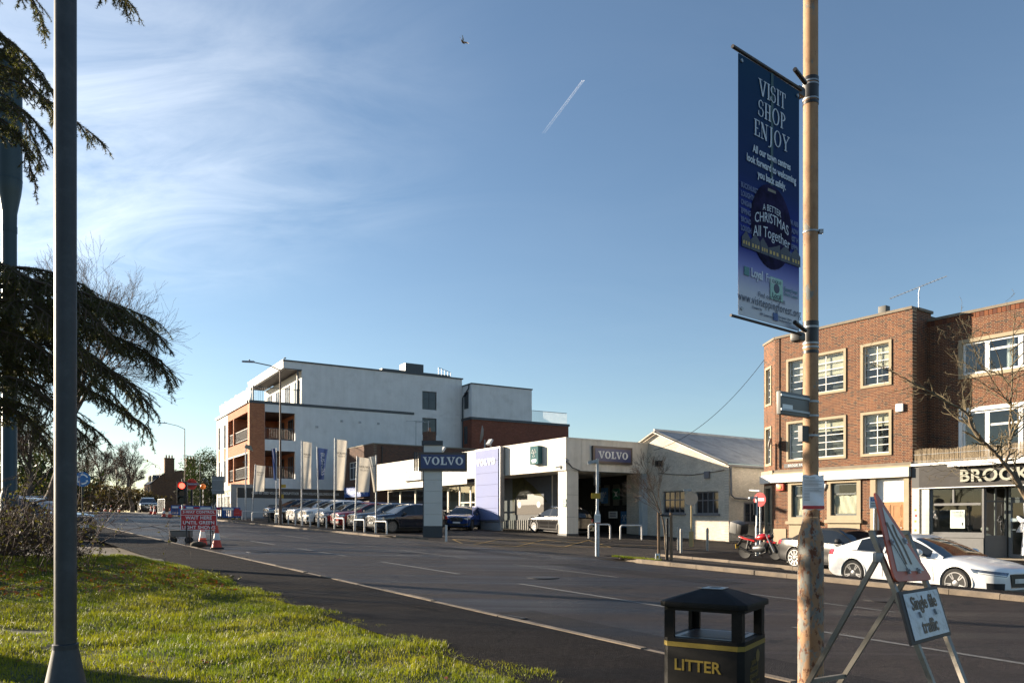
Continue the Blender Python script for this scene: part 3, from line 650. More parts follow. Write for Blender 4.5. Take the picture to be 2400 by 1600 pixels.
# ---- recessed block with the salon
def salon():
    o = thing('salon_block', (17.92, 35.0, 0), math.atan2(-.8246, .5657), 'red brick block set back behind a dark salon shopfront', 'building')
    H = 10.62; Y = 1.25
    W = [(1.40, 6.2, 7.79, 9.50), (1.45, 6.2, 4.2, 6.45)]
    wall_with_holes(MB(), 0, 8, 4.0, H, Y, Y+.3, W).build('upper_wall', BRX, o)
    MB().box(0, 8, Y-.05, Y+.4, H+.001, H+.12).build('coping', MATS['coping'], o)
    for i in range(46):
        MB().box(.01+i*.175, .165+i*.175, Y-.012, Y-.0015, H-.23, H-.005).build('soldier_brick', mat('soldier_%d' % (i % 3), BR_RED[i % 3+1], .9, 0, .2, 10), o)
    frame(MB(), 1.40, 6.2, 7.79, 9.50, Y-.05, Y+.12, .15).build('stone_surround', STONE, o)
    def casements(z0, z1, split):
        xs = [1.55, 2.55, 3.85, 4.75, 6.05]
        for i, (a, b) in enumerate(zip(xs, xs[1:])):
            rows = [0, .72, 1] if i % 2 == 1 else [0, 1]
            window(o, a+.004, b-.004, z0, z1, Y+.06, WINWHITE, [0, 1], rows, .085, .09)
    casements(7.95, 9.34, True); casements(4.2, 6.32, True)
    MB().box(1.40, 6.2, Y-.04, Y+.1, 6.33, 6.5).build('window_head', WINWHITE, o); MB().box(1.40, 1.54, Y-.03, Y+.1, 4.1, 6.33).build('window_jamb', WINWHITE, o)
    for x in (3.2, 4.05): 
        MB().grid([[(x+.32*j/6, Y+.35+.05*math.sin(j*2.2), z) for j in range(7)] for z in (7.9, 9.35)]).build('curtain', WINWHITE, o, smooth=50)
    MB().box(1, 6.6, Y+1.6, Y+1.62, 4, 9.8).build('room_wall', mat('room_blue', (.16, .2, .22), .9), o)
    # flat roof of the shop with a reed screen
    MB().box(.0, 8, .1, Y+.3, 3.98, 4.08).build('shop_roof', MATS['felt_roof'], o)
    REED = mat('reed_screen', (.34, .27, .18), .9, 0, .35, 30, bump=.3, bscale=40)
    mb = MB(); rnd = random.Random(9)
    for i in range(900):
        x = .06+i*.0086; h = 4.70+rnd.uniform(-.05, .05)+.04*math.sin(x*3); w = rnd.uniform(.005, .011); y = .06+rnd.uniform(-.012, .012)
        mb.bar((x, y, 4.085), (x+rnd.uniform(-.015, .015), y, h), w, w)
    r = mb.build('reed_screen', REED, o, kind='stuff')
    for z in (4.2, 4.5): MB().bar((.03, .035, z), (7.9, .035, z), .012, .012).build('wire', GALV, r)
    MB().box(.02, 8, -.18, .1, 3.99, 4.10).build('roof_edge', WINWHITE, o)
    # fascia, sign letters, folded awning
    CHAR = mat('charcoal_fascia', (.035, .032, .031), .75, 0, .2, 2, bump=.05, dirt=(.06, .055, .05))
    MB().box(.36, 8, -.12, .1, 3.02, 3.98).build('fascia', CHAR, o)
    GOLD = mat('brushed_letter', (.30, .30, .25), .5, .3, .1, 5)
    text('BROOK', .70, GOLD, o, 3.45, -.17, 3.44, 'sign_letters', ext=.04, spacing=1.08, bold=.018, sx=1.05)
    MB().box(.36, 8, -.14, -.10, 2.98, 3.018).build('fascia_trim', WINWHITE, o)
    aw = MB(); aw.m = Matrix.Identity(4); aw.box(1.72, 8, -.40, -.19, 3.86, 3.955); aw.build('awning_cassette', WINWHITE, o, bevel=.02)
    for x in (2.1, 3.6, 5.1): MB().box(x-.08, x+.08, -.30, -.12, 3.957, 3.987).build('awning_bracket', WINWHITE, o)
    MB().box(.0, .35, -.06, .3, 3.02, 3.97).build('pilaster_head', mat('pil_grey', (.09, .09, .09), .7), o)
    MB().box(-.0, .35, -.05, .3, -.3, 3.018).build('white_pilaster', mat('pilaster_paint', (.55, .52, .46), .7, 0, .1, 4), o)
    TILE = mat('cream_tile', (.70, .67, .58), .25, 0, .05, 3)
    for i in range(12):
        for j in range(3):
            MB().box(.40+j*.125, .40+j*.125+.121, -.06, .2, .15+i*.238, .15+i*.238+.234).build('tile', TILE, o)
    MB().tube([(.375, -.09, .1), (.375, -.09, 3.9)], .018, 6).build('cable', BLACK, o)
    for i, z in enumerate((2.0, 1.75, 1.5, 1.32, 1.1, .85)):
        MB().box(.12+.03*(i % 2), .2+.03*(i % 2), -.056, -.051, z, z+.09).build('sticker', (YELLOW, RED, YELLOW, SIGNW)[i % 4], o)
    FR = mat('grey_shopfront', (.13, .13, .13), .55, 0, .08, 4)
    # big shop window, corner return into the entrance, door
    window(o, .80, 3.0, 1.0, 3.0, .02, FR, [0, 1], [0, .65, 1], .08, .1, .1)
    MB().box(1.72, 1.80, .018, .11, 2.33, 2.92).build('mullion', FR, o)
    MB().box(.80, 3.02, -.02, .14, .85, .998).build('shop_sill', FR, o); MB().box(.80, 2.98, .02, .12, -.3, .85).build('stall_riser', FR, o)
    wr = bpy.data.objects.new('entrance_window', None); C.objects.link(wr); wr.parent = o; wr.location = (3.02, .06, 0); wr.rotation_euler = (0, 0, R(58))
    window(wr, .0, .95, .9, 3.0, 0, FR, [0, .5, 1], [0, .72, 1], .06, .07, .08); MB().box(0, .95, .0, .08, -.3, .898).build('stall_riser', FR, wr)
    dr = MB(); frame(dr, 3.6, 5.0, .05, 2.45, .82, .9, .14); d = dr.build('door', FR, o)
    MB().box(3.74, 4.86, .85, .856, .19, 2.31).build('pane', GLASS, d); MB().bar((3.9, .78, 1.2), (3.7, .78, 1.2), .03, .03).build('handle', GALV, d)
    window(o, 3.6, 5.0, 2.47, 3.0, .82, FR, [0, 1], [0, 1], .07)
    MB().box(5.02, 5.35, .1, .95, -.3, 3.0).build('entrance_pier', FR, o)
    window(o, 5.35, 8, 1.0, 3.0, .02, FR, [0, 1], [0, .65, 1], .08, .1, .1); MB().box(5.35, 8, .02, .12, -.3, .998).build('stall_riser', FR, o)
    # inside: floor, back wall, side wall
    IN = mat('salon_wall', (.16, .13, .10), .8, 0, .1, 2)
    MB().box(.38, 8, 4.6, 4.65, -.1, 3.2).build('back_wall', IN, o); MB().box(.36, .42, .2, 4.6, -.1, 3.2).build('inner_wall', IN, o)
    MB().box(.4, 8, .13, 4.6, -.02, .03).build('shop_floor', mat('salon_floor', (.2, .17, .13), .4), o); MB().box(.4, 8, .12, 4.6, 3.02, 3.1).build('shop_ceiling', IN, o)
    M = BBM
    # poster on the glass
    po = thing('poster', M @ Vector((1.95, .0, 1.25)), o.rotation_euler[2], 'pale green printed poster on the salon window', 'poster')
    MB().box(-.30, .30, -.006, -.002, 0, .78).build('sheet', mat('poster_paper', (.62, .70, .62), .6), po)
    text('OLAPLEX', .10, GREYFRAME, po, 0, -.008, .68, ext=.0008, spacing=1.15)
    for i, w in enumerate((.3, .36, .34, .22)): MB().box(-w/2, w/2, -.0085, -.0065, .58-.035*i, .588-.035*i).build('print_line', GREYFRAME, po)
    MB().box(.17, .24, -.0085, -.0065, .12, .25).build('print_bottle', GREYFRAME, po)
    # styling chairs
    CREAM = mat('cream_leather', (.60, .58, .48), .45, 0, .06, 4)
    for i, (x, y, mm, lb) in enumerate(((2.6, 1.0, CREAM, 'cream padded salon chair behind the shop window'), (1.75, 1.5, BLACK, 'black salon chair behind the poster in the shop window'))):
        ch = thing('salon_chair', M @ Vector((x, y, .03)), o.rotation_euler[2]+.3, lb, 'chair', 'chairs inside the salon')
        rows = []
        for q in range(9):
            zq = .55+.55*q/8; w = .36*math.sin(math.pi*min(1, (q+2.5)/9.5))**.5
            rows.append([(w*math.cos(a), -.10+.09*math.sin(a), zq) for a in [2*math.pi*k/14 for k in range(15)]])
        b = MB().grid(rows); b.add(rows[-1][:-1], [tuple(range(14))]); b.build('backrest', mm, ch, smooth=60)
        MB().box(-.14, .14, -.16, -.04, 1.12, 1.26).build('headrest', mm, ch, bevel=.03)
        MB().box(-.32, .32, -.02, .5, .45, .6).build('seat', mm, ch, bevel=.05)
        for sx in (-1, 1): MB().box(sx*.36-.05, sx*.36+.05, 0, .45, .62, .72).build('armrest', mm, ch, bevel=.03)
        MB().lathe([(.28, 0), (.28, .03), (.05, .06), (.05, .45)], 16).build('pedestal', GALV, ch, smooth=40)
    # white bow and sash on the door
    bw = thing('ribbon_bow', M @ Vector((4.3, .80, .1)), o.rotation_euler[2], 'big white tulle bow tied on the salon door', 'bow')
    TUL = mat('white_tulle', (.72, .73, .75), .8, 0, .05, 10)
    def drape(x0, w0, z0, x1, w1, z1, name, amp=.03):
        MB().grid([[(x0+(x1-x0)*k+(j/10-.5)*(w0+(w1-w0)*k), -.03-amp*(.5+.5*math.sin(j*2.4+k*3))-.02*math.sin(k*3.1), z0+(z1-z0)*k) for j in range(11)] for k in [i/8 for i in range(9)]]).build(name, TUL, bw, smooth=50)
    drape(0, .14, 1.55, 0, .24, 2.2, 'sash'); drape(0, .16, 1.35, 0, .42, .05, 'sash'); drape(-.05, .1, 1.5, -.22, .34, 1.0, 'tail', .05); drape(.05, .1, 1.5, .24, .34, .98, 'tail', .05)
    MB().grid([[(x, -.03-.015*math.sin(j*2+x*5), 1.5+(j/6-.5)*(.1+.08*abs(x))) for x in [-.62+i*.124 for i in range(11)]] for j in range(7)]).build('sash', TUL, bw, smooth=50)
    for sx in (-1, 1):
        MB().grid([[(sx*(.02+.34*math.sin(k*math.pi)*(.75+.25*math.cos(a))), -.10-.09*math.sin(a)*math.sin(k*math.pi)-.02*math.sin(k*9), 1.48+.05*math.sin(k*math.pi)+(k-.5)*.34*math.sin(k*math.pi)+.13*math.cos(a)*math.sin(k*math.pi)) for a in [2*math.pi*q/12 for q in range(13)]] for k in [i/10 for i in range(11)]]).build('loop', TUL, bw, smooth=60)
    MB().lathe([(.001, -.08), (.06, -.06), (.08, 0), (.06, .06), (.001, .08)], 12, 'z', (0, -.14, 1.48)).build('knot', TUL, bw, smooth=60)
    # folded A-board by the door
    ab = thing('folded_board', M @ Vector((4.95, .35, .0)), o.rotation_euler[2], 'folded black pavement board leaning by the salon door', 'board')
    for k in (0, .09): MB().bar((-.02+k, 0, .05), (.3+k, .25, 1.25), .05, .6, (0, 1, 0)).build('panel', BLACK, ab)
    return o
SALON = salon()
# ------------------------------------------------------------------ slab-serif capitals for the signs
def _ring(cx, cy, rx, ry, ix, iy, a0=0, a1=360, n=20):
    P = []
    for i in range(n):
        a, b = R(a0+(a1-a0)*i/n), R(a0+(a1-a0)*(i+1)/n)
        P.append([(cx+rx*math.cos(a), cy+ry*math.sin(a)), (cx+rx*math.cos(b), cy+ry*math.sin(b)), (cx+ix*math.cos(b), cy+iy*math.sin(b)), (cx+ix*math.cos(a), cy+iy*math.sin(a))])
    return P
def glyph(c, k=.26, h=.10):      # k: stem, h: hairline
    q = lambda a, b, c_, d: [(a, c_), (b, c_), (b, d), (a, d)]
    st_ = lambda x: [q(x, x+k, h*.9, 1-h*.9), q(x-.10, x+k+.10, 0, h), q(x-.10, x+k+.10, 1-h, 1)]
    if c == 'V': return [[(.10, 1-h*.9), (.10+k*1.05, 1-h*.9), (.66, 0), (.50, 0)], [(.55, 0), (.66, 0), (.98, 1-h*.9), (.85, 1-h*.9)], q(0, .48, 1-h, 1), q(.72, 1.10, 1-h, 1)], 1.08
    if c == 'O': return _ring(.50, .5, .50, .52, .50-k, .52-h*1.1), 1.06
    if c == 'L': return st_(.10)+[q(.30+.1, .80, 0, h*1.2), q(.70, .80, h, .34)], .72
    if c == 'I': return st_(.10), .20+k
    if c == 'T': return [q(.32, .32+k, h*.9, 1-h), q(.20, .44+k, 0, h), q(0, .64+k, 1-h, 1), q(0, .08, .72, 1-h), q(.56+k, .64+k, .72, 1-h)], .70+k
    if c == 'H': return st_(.10)+[[(x+.62, z) for x, z in p] for p in st_(.0)]+[q(.1+k, .62, .46, .46+h)], .80+k
    if c == 'P': return st_(.10)+_ring(.1+k, .74, .44, .26, .44-k, .26-h, -90, 90, 10), .66+k
    if c == 'E': return st_(.10)+[q(.1+k, .72, 0, h), q(.64, .72, h, .28), q(.1+k, .70, 1-h, 1), q(.62, .70, .74, 1-h), q(.1+k, .52, .46, .46+h)], .78
    if c == 'N': return [q(.12, .12+h, h, 1-h), q(0, .36, 0, h), [(.0, 1), (.28, 1), (.86, 0), (.66, 0)], q(.76, .76+h, 0, 1-h), q(.62, 1.0, 1-h, 1)], 1.02
    if c == 'J': return [q(.22, .22+k, .0, 1-h), q(.10, .34+k, 1-h, 1)]+_ring(.02, .0, .20+k, .30, .20, .30-h, -110, 0, 8), .46+k
    if c == 'Y': return [q(.42, .42+k, h*.9, .5), q(.30, .54+k, 0, h), [(.08, 1-h), (.10+k, 1-h), (.44+k, .48), (.42, .44)], [(.38+k*.6, .46), (.42+k, .48), (1.0, 1-h), (.90, 1-h)], q(0, .46, 1-h, 1), q(.76, 1.10, 1-h, 1)], 1.08
    if c == 'S': return _ring(.36, .74, .34, .27, .34-k*.75, .27-h, 40, 270, 14)+_ring(.36, .28, .36, .29, .36-k*.75, .29-h*.9, 90, -140, 14)+[q(.58, .66, .72, .95), q(.0, .09, .05, .30)], .76
    return [], .4
def serif(s, hgt, m, parent, cx, y, cz, wide=1.0, depth=.01, name='lettering', k=.26, h=.10, gap=.08, M=None):
    gs = [glyph(c, k, h) for c in s]; tot = sum(g[1] for g in gs)+gap*(len(gs)-1); x = -tot/2; mb = MB(); n = 0
    for polys, w in gs:
        for p in polys:
            area = sum(p[i][0]*p[(i+1) % len(p)][1]-p[(i+1) % len(p)][0]*p[i][1] for i in range(len(p)))
            if area < 0: p = p[::-1]
            mb.prism([((x+a)*hgt*wide, (b-.5)*hgt) for a, b in p], 'y', -depth-n*.00025, 0); n = (n+1) % 5
        x += w+gap
    me = mb.mesh(name); me.transform(Matrix.Translation((cx, y, cz)) @ (M or Matrix()))
    return link(name, me, m, parent)

def facade_frame(x, y, dx, dy): return (x, y), math.atan2(-dy, -dx)

# ------------------------------------------------------------------ car dealer's showroom
VRZ = math.atan2(-.837, .548)
def showroom():
    x, y = 3.14, 45.5; z0 = G(x, y)
    o = thing('car_showroom', (x, y, 0), VRZ, 'low cream-clad car showroom with corner canopy and glazed front', 'building')
    L = 27.3; T = 6.42; B = 4.5
    # cladding panels of the long front (local x negative to the left), each one a piece
    pw = 1.05; n = int(L/pw); zlo = B
    MB().box(-L, -.06, .06, .5, B, T-.02).build('fascia_core', mat('core_grey', (.2, .2, .19), .8), o)
    for i in range(n):
        a, b = -L+i*L/n, -L+(i+1)*L/n; low = B if a > -12.2 else B-.35
        MB().box(a+.006, b-.006, 0, .055, low, T-.09).build('cladding_panel', CLAD, o)
    # right-hand front
    WR = 7.0
    for i in range(6):
        a, b = i*WR/6, (i+1)*WR/6
        MB().box(-.052, .0, a+.006+(.06 if i == 0 else 0), b-.006, B-.0, T-.09).build('cladding_panel', CLAD, o)
    MB().box(-.5, -.056, .5, WR, B, T-.02).build('fascia_core', MATS['core_grey'], o)
    MB().box(-L, .03, -.03, .5, T-.088, T).build('roof_trim', CLAD, o); MB().box(-.5, .031, .502, WR, T-.088, T).build('roof_trim', CLAD, o)
    MB().box(-L, -.02, .5, WR+12, T-.5, T-.3).build('flat_roof', MATS['felt_roof'], o)
    # soffit of the canopy and its lights
    SOF = mat('soffit_cream', (.55, .52, .45), .6, 0, .05, 2)
    MB().box(-9.6, -.06, .06, WR, B+.02, B+.12).build('soffit', SOF, o)
    # columns
    col = MB().box(-.9, -.06, .1, .95, z0-.1, B+.0).build('column', CLAD, o); 
    for zz in (z0+1.1, z0+2.4): MB().box(-.906, -.054, .094, .956, zz, zz+.012).build('panel_joint', GREYFRAME, col)
    MB().box(-.93, -.03, .07, .98, z0-.1, z0+.12).build('column_foot', GREYFRAME, col)
    fa = MB().box(-.35, -.03, .03, .055, z0+1.72, z0+2.15); 
    fs = fa.build('fire_assembly_sign', mat('safety_green', (.01, .11, .06), .45), o)
    for i, q in enumerate(('Fire', 'assembly', 'point')): text(q, .11, SIGNW, fs, -.16, .028, z0+2.05-.12*i, ext=.001)
    # showroom behind: right flank of the glazed box, posters, corrugated base
    RX = -3.3     # face of the showroom under the canopy, set back from the corner
    YB = 2.6
    PO = mat('poster_grey', (.13, .135, .14), .9, 0, .05, 2)
    MB().box(-11.6, -2.4, YB, YB+.2, z0+.9, B+.02).build('poster_wall', PO, o)
    CORR = mat('corrugated_steel', (.22, .22, .21), .7, .1, .1, 5)
    P1 = []
    for k in range(142):
        xq = -11.5+k*.064; P1.append([(xq, YB-.05+.03*(1 if (k//2) % 2 else -1), zz) for zz in (z0-.1, z0+.92)])
    MB().grid(P1).build('corrugated_base', CORR, o)
    # printed hill and car poster
    HILL = mat('poster_hill', (.06, .06, .025), .9, 0, .5, 3); ROCK = mat('poster_ground', (.12, .11, .10), .9, 0, .2, 4)
    po = MB().box(-9.6, -5.0, YB-.03, YB-.003, z0+1.3, z0+4.1).build('window_poster', mat('poster_sky', (.11, .12, .14), .85, spec=.1), o)
    MB().prism([(-9.6, z0+2.2), (-9.6, z0+4.0), (-8.4, z0+3.9), (-7.0, z0+3.2), (-5.6, z0+2.3), (-5.4, z0+2.1)], 'y', YB-.034, YB-.031).build('print_hill', HILL, po)
    MB().prism([(-9.6, z0+1.3), (-5.0, z0+1.3), (-5.0, z0+2.0), (-9.6, z0+2.2)], 'y', YB-.0345, YB-.0315).build('print_ground', ROCK, po)
    pc = [(-9.3, 1.95), (-9.35, 2.35), (-9.0, 2.6), (-8.7, 2.95), (-7.6, 2.98), (-6.9, 2.6), (-6.0, 2.5), (-5.75, 2.3), (-5.75, 1.95)]
    MB().prism([(a, z0+b) for a, b in pc], 'y', YB-.038, YB-.035).build('print_car', BLACK, po)
    MB().prism([(a, z0+b) for a, b in [(-8.9, 2.62), (-8.65, 2.88), (-7.65, 2.9), (-7.05, 2.6)]], 'y', YB-.041, YB-.039).build('print_car_glass', mat('print_glass', (.12, .14, .16), .3), po)
    for q in (-8.7, -6.4):
        MB().lathe([(.26, -.042), (.26, -.036)], 20, 'y', (q, YB, z0+1.98)).build('print_wheel', BLACK, po); MB().lathe([(.18, -.045), (.18, -.040)], 12, 'y', (q, YB, z0+1.98)).build('print_rim', GALV, po)
    p2 = MB().box(-4.8, -2.45, YB-.03, YB-.003, z0+1.3, z0+4.1).build('window_poster', mat('poster_pale', (.14, .14, .14), .85, spec=.1), o)
    text('The all-new V', .30, BLACK, p2, -4.5, YB-.033, z0+2.55, ext=.001, align='LEFT')
    MB().box(-4.9, -4.8, YB-.05, YB+.1, z0-.1, B).build('post', CLAD, o)
    # dark workshop entrance at the back of the canopy
    DB = WR-.25
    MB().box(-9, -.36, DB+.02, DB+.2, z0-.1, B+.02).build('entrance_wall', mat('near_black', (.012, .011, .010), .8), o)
    for i in range(6):
        xq = -5.6+i*.95
        MB().box(xq, xq+.62, DB-.01, DB+.015, z0+1.9, z0+3.3).build('door_pane', mat('dim_pane', (.10, .10, .085), .3, 0, .2, 2), o)
    for i in range(26): MB().box(-6+i*.24, -5.97+i*.24, DB, DB+.018, z0-.1, z0+1.8).build('door_rib', BLACK, o)
    sg = MB().box(-3.7, -3.0, DB-.05, DB-.012, z0+2.3, z0+3.0).build('green_sign', mat('safety_green', (0, 0, 0)), o)
    for a in range(4):
        an = R(45+90*a); MB().bar((-3.35+.12*math.cos(an), DB-.055, z0+2.65+.12*math.sin(an)), (-3.35+.28*math.cos(an), DB-.055, z0+2.65+.28*math.sin(an)), .01, .06, (0, 1, 0)).build('arrow', SIGNW, sg)
    MB().box(-3.42, -3.28, DB-.058, DB-.052, z0+2.5, z0+2.8).build('figure', SIGNW, sg)
    LBL = mat('mot_blue', (.03, .13, .30), .4)
    def mot(px, pz, py, s, m, par):
        b = par
        for dx, dz in ((-.13, .12), (.13, .12), (0, -.13)):
            tri = [(px+s*(dx-.12), pz+s*(dz-.11)), (px+s*(dx+.12), pz+s*(dz-.11)), (px+s*dx, pz+s*(dz+.12))]
            for i in range(3):
                a, c = tri[i], tri[(i+1) % 3]; MB().bar((a[0], py, a[1]), (c[0], py, c[1]), .008, .035*s, (0, 1, 0)).build('emblem', SIGNW, b)
    for px, pz, sc in ((-4.55, z0+2.5, .8), (-2.55, z0+.9, .95)):
        b = MB().box(px-.33, px+.33, DB-.05, DB-.012, pz-.45, pz+.6).build('mot_sign', LBL, o); mot(px, pz+.15, DB-.055, sc, SIGNW, b)
    b = MB().box(-4.1, -3.25, DB-.05, DB-.012, z0+1.05, z0+1.5).build('notice', SIGNW, o)
    for i in range(3): MB().box(-4.0, -3.35, DB-.054, DB-.051, z0+1.15+.11*i, z0+1.2+.11*i).build('print_line', VBLUE, b)
    # side wall under the canopy, far right
    MB().box(-.35, -.07, 6.0, WR+.2, z0-.2, B).build('end_wall', mat('pale_blue_paint', (.42, .46, .48), .7, 0, .08, 2), o)
    # glazed front of the long side
    yg = .9
    for i, (a, b) in enumerate(((-27.0, -24.5), (-24.5, -21.6), (-21.6, -18.6), (-18.6, -16.0), (-16.0, -14.2), (-14.2, -12.6), (-12.6, -11.5))):
        ent = i >= 5
        window(o, a+.01, b-.01, z0+.55 if not ent else z0+.2, B-.36, yg, CLAD, [0, 1], [0, 1] if not ent else [0, .62, 1], .09, .09, .12)
        MB().box(a+.01, b-.01, yg, yg+.15, z0-.1, z0+(.548 if not ent else .198)).build('sill_wall', CLAD, o)
        if not ent:
            w = MB()
            for k in range(int((b-a-.3)/.16)): w.box(a+.15+k*.16, a+.22+k*.16, yg+.02, yg+.026, z0+1.62, z0+1.66)
            w.build('safety_dots', SIGNW, o, kind='stuff')
    MB().box(-27.3, -11.5, yg+6, yg+6.2, z0, B).build('inner_wall', mat('showroom_wall', (.50, .48, .38), .8), o)
    MB().box(-27.3, -11.5, yg+.2, yg+6, z0+.35, z0+.4).build('showroom_floor', mat('showroom_floor_tile', (.3, .29, .26), .25), o)
    MB().box(-27.3, -11.4, .56, yg+6, B-.28, B-.2).build('showroom_ceiling', SOF, o)
    for a in (-22.5, -17.5, -14.5): MB().box(a, a+.5, yg+2, yg+2.5, z0+.3, B-.2).build('inner_column', WINWHITE, o)
    # backlit dealer's name panel
    nb = MB().box(-21.6, -18.2, -.28, -.03, 4.75, 5.75).build('name_panel', SIGNW, o)
    text('Volvo Cars', .42, BLACK, nb, -21.2, -.285, 5.45, align='LEFT', ext=.002, sx=.8, bold=.012); text('East London', .42, BLACK, nb, -21.2, -.285, 5.0, align='LEFT', ext=.002, sx=.8, bold=.012)
    # MOT box sign near the corner
    mb_ = MB().box(-3.2, -2.35, -.34, -.03, 5.0, 6.1).build('test_station_sign', mat('teal_sign', (.05, .12, .13), .8, spec=.1), o)
    mot(-2.78, 5.68, -.345, .95, SIGNW, mb_)
    for i, w in enumerate((.5, .56, .4)): MB().box(-2.78-w/2, -2.78+w/2, -.346, -.341, 5.25-.08*i, 5.29-.08*i).build('print_line', SIGNW, mb_)
    # name sign on the right front
    ns = MB().box(.002, .16, 1.9, 5.0, 4.98, 6.02).build('name_sign', BRONZE, o)
    in_ = MB().box(.161, .172, 2.05, 4.85, 5.12, 5.88).build('sign_face', VBLUE, ns)
    serif('VOLVO', .42, SIGNW, ns, .175, 3.45, 5.5, 1.05, .02, M=Matrix.Rotation(R(90), 4, 'Z'))
    # lamps and cameras
    for px, py, pz in ((-8.8, .3, T), (-15.5, .3, T)):
        l = MB().tube([(px, py, pz), (px, py, pz+.25)], .03, 6).build('floodlight_arm', GALV, o); m2 = MB(); m2.m = Matrix.Translation((px, py-.1, pz+.45)) @ Matrix.Rotation(R(-35), 4, 'X'); m2.cb((0, 0, 0), (.45, .15, .4)); m2.build('floodlight', GALV, l)
    m2 = MB(); m2.m = Matrix.Translation((.12, -.12, B+.55)) @ Matrix.Rotation(R(20), 4, 'Y'); m2.cb((0, 0, 0), (.32, .25, .2)); m2.build('corner_floodlight', GALV, o)
    MB().tube([(.05, .05, B+.5), (.1, .4, B+.15), (.08, .95, B)], .03, 6).build('cable', BLACK, o)
    MB().tube([(-.5, -.05, B+.25), (-.75, -.18, B+.2)], .06, 8).build('camera', SIGNW, o)
    # free-standing tall navy panel on the front; pale sun glare mixed into its colour
    GLARE = mat('navy_glare_panel', (.22, .25, .42), .7, 0, .06, .8, spec=.12)
    M = Matrix.Translation((x, y, 0)) @ Matrix.Rotation(VRZ, 4, 'Z')
    p = M @ Vector((-8.14, -.40, 0)); p.z = G(p.x, p.y)
    tw = thing('tall_sign_panel', p, VRZ, 'tall navy sign panel, pale with painted glare, standing against the showroom front', 'sign panel')
    hb = 6.38-p.z
    MB().box(-1.6, 1.6, .0, .34, .55, hb).build('frame', mat('sign_grey', (.26, .26, .27), .4, .3), tw)
    ph = (hb-.75)/6
    for i in range(6): MB().box(-1.45, 1.45, -.05, -.002, .65+i*ph+.006, .65+(i+1)*ph-.006).build('panel', GLARE, tw)
    serif('VOLVO', .42, SIGNW, tw, -.1, -.055, .65+4.95*ph, 1.1, .02)
    MB().box(-1.45, 1.5, .08, .28, -.1, .55).build('plinth', mat('plinth_grey', (.32, .32, .32), .6), tw)
    return o
SHOW = showroom()

# ---- pylon sign by the cars
def pylon():
    p = uy(1014, 40.6); p = Vector((p.x, p.y, G(p.x, p.y)))
    a = math.atan2(-.837, .548)+R(62)
    o = thing('pylon_sign', p, a, 'free-standing dealer pylon with navy name box beside the parked cars', 'sign')
    # broad face looks at the camera side (-y), narrow flank to the left
    MB().box(-.50, .50, -.2, .2, -.05, .58).build('base', GREYFRAME, o)
    ph = (4.75-.58)/7
    for i in range(7): MB().box(-.45, .5, -.2, .2, .58+i*ph+.005, .58+(i+1)*ph-.005).build('panel', mat('pylon_panel', (.55, .55, .52), .35, 0, .05, 1), o)
    MB().box(-.50, -.455, -.205, .205, .58, 4.75).build('edge_strip', GREYFRAME, o)
    MB().box(-.56, .53, -.28, .28, 4.75, 4.98).build('cap', GREYFRAME, o)
    b = MB().box(-.72, 1.78, -.34, .34, 3.42, 4.38).build('name_box', BRONZE, o)
    MB().box(-.60, 1.66, -.352, -.341, 3.54, 4.26).build('sign_face', VBLUE, b)
    for k in (-.95, -.84): MB().box(k, k+.07, -.33, .33, 3.42, 4.38).build('fin', GREYFRAME, b)
    serif('VOLVO', .40, SIGNW, b, .55, -.356, 3.93, .98, .015)
pylon()

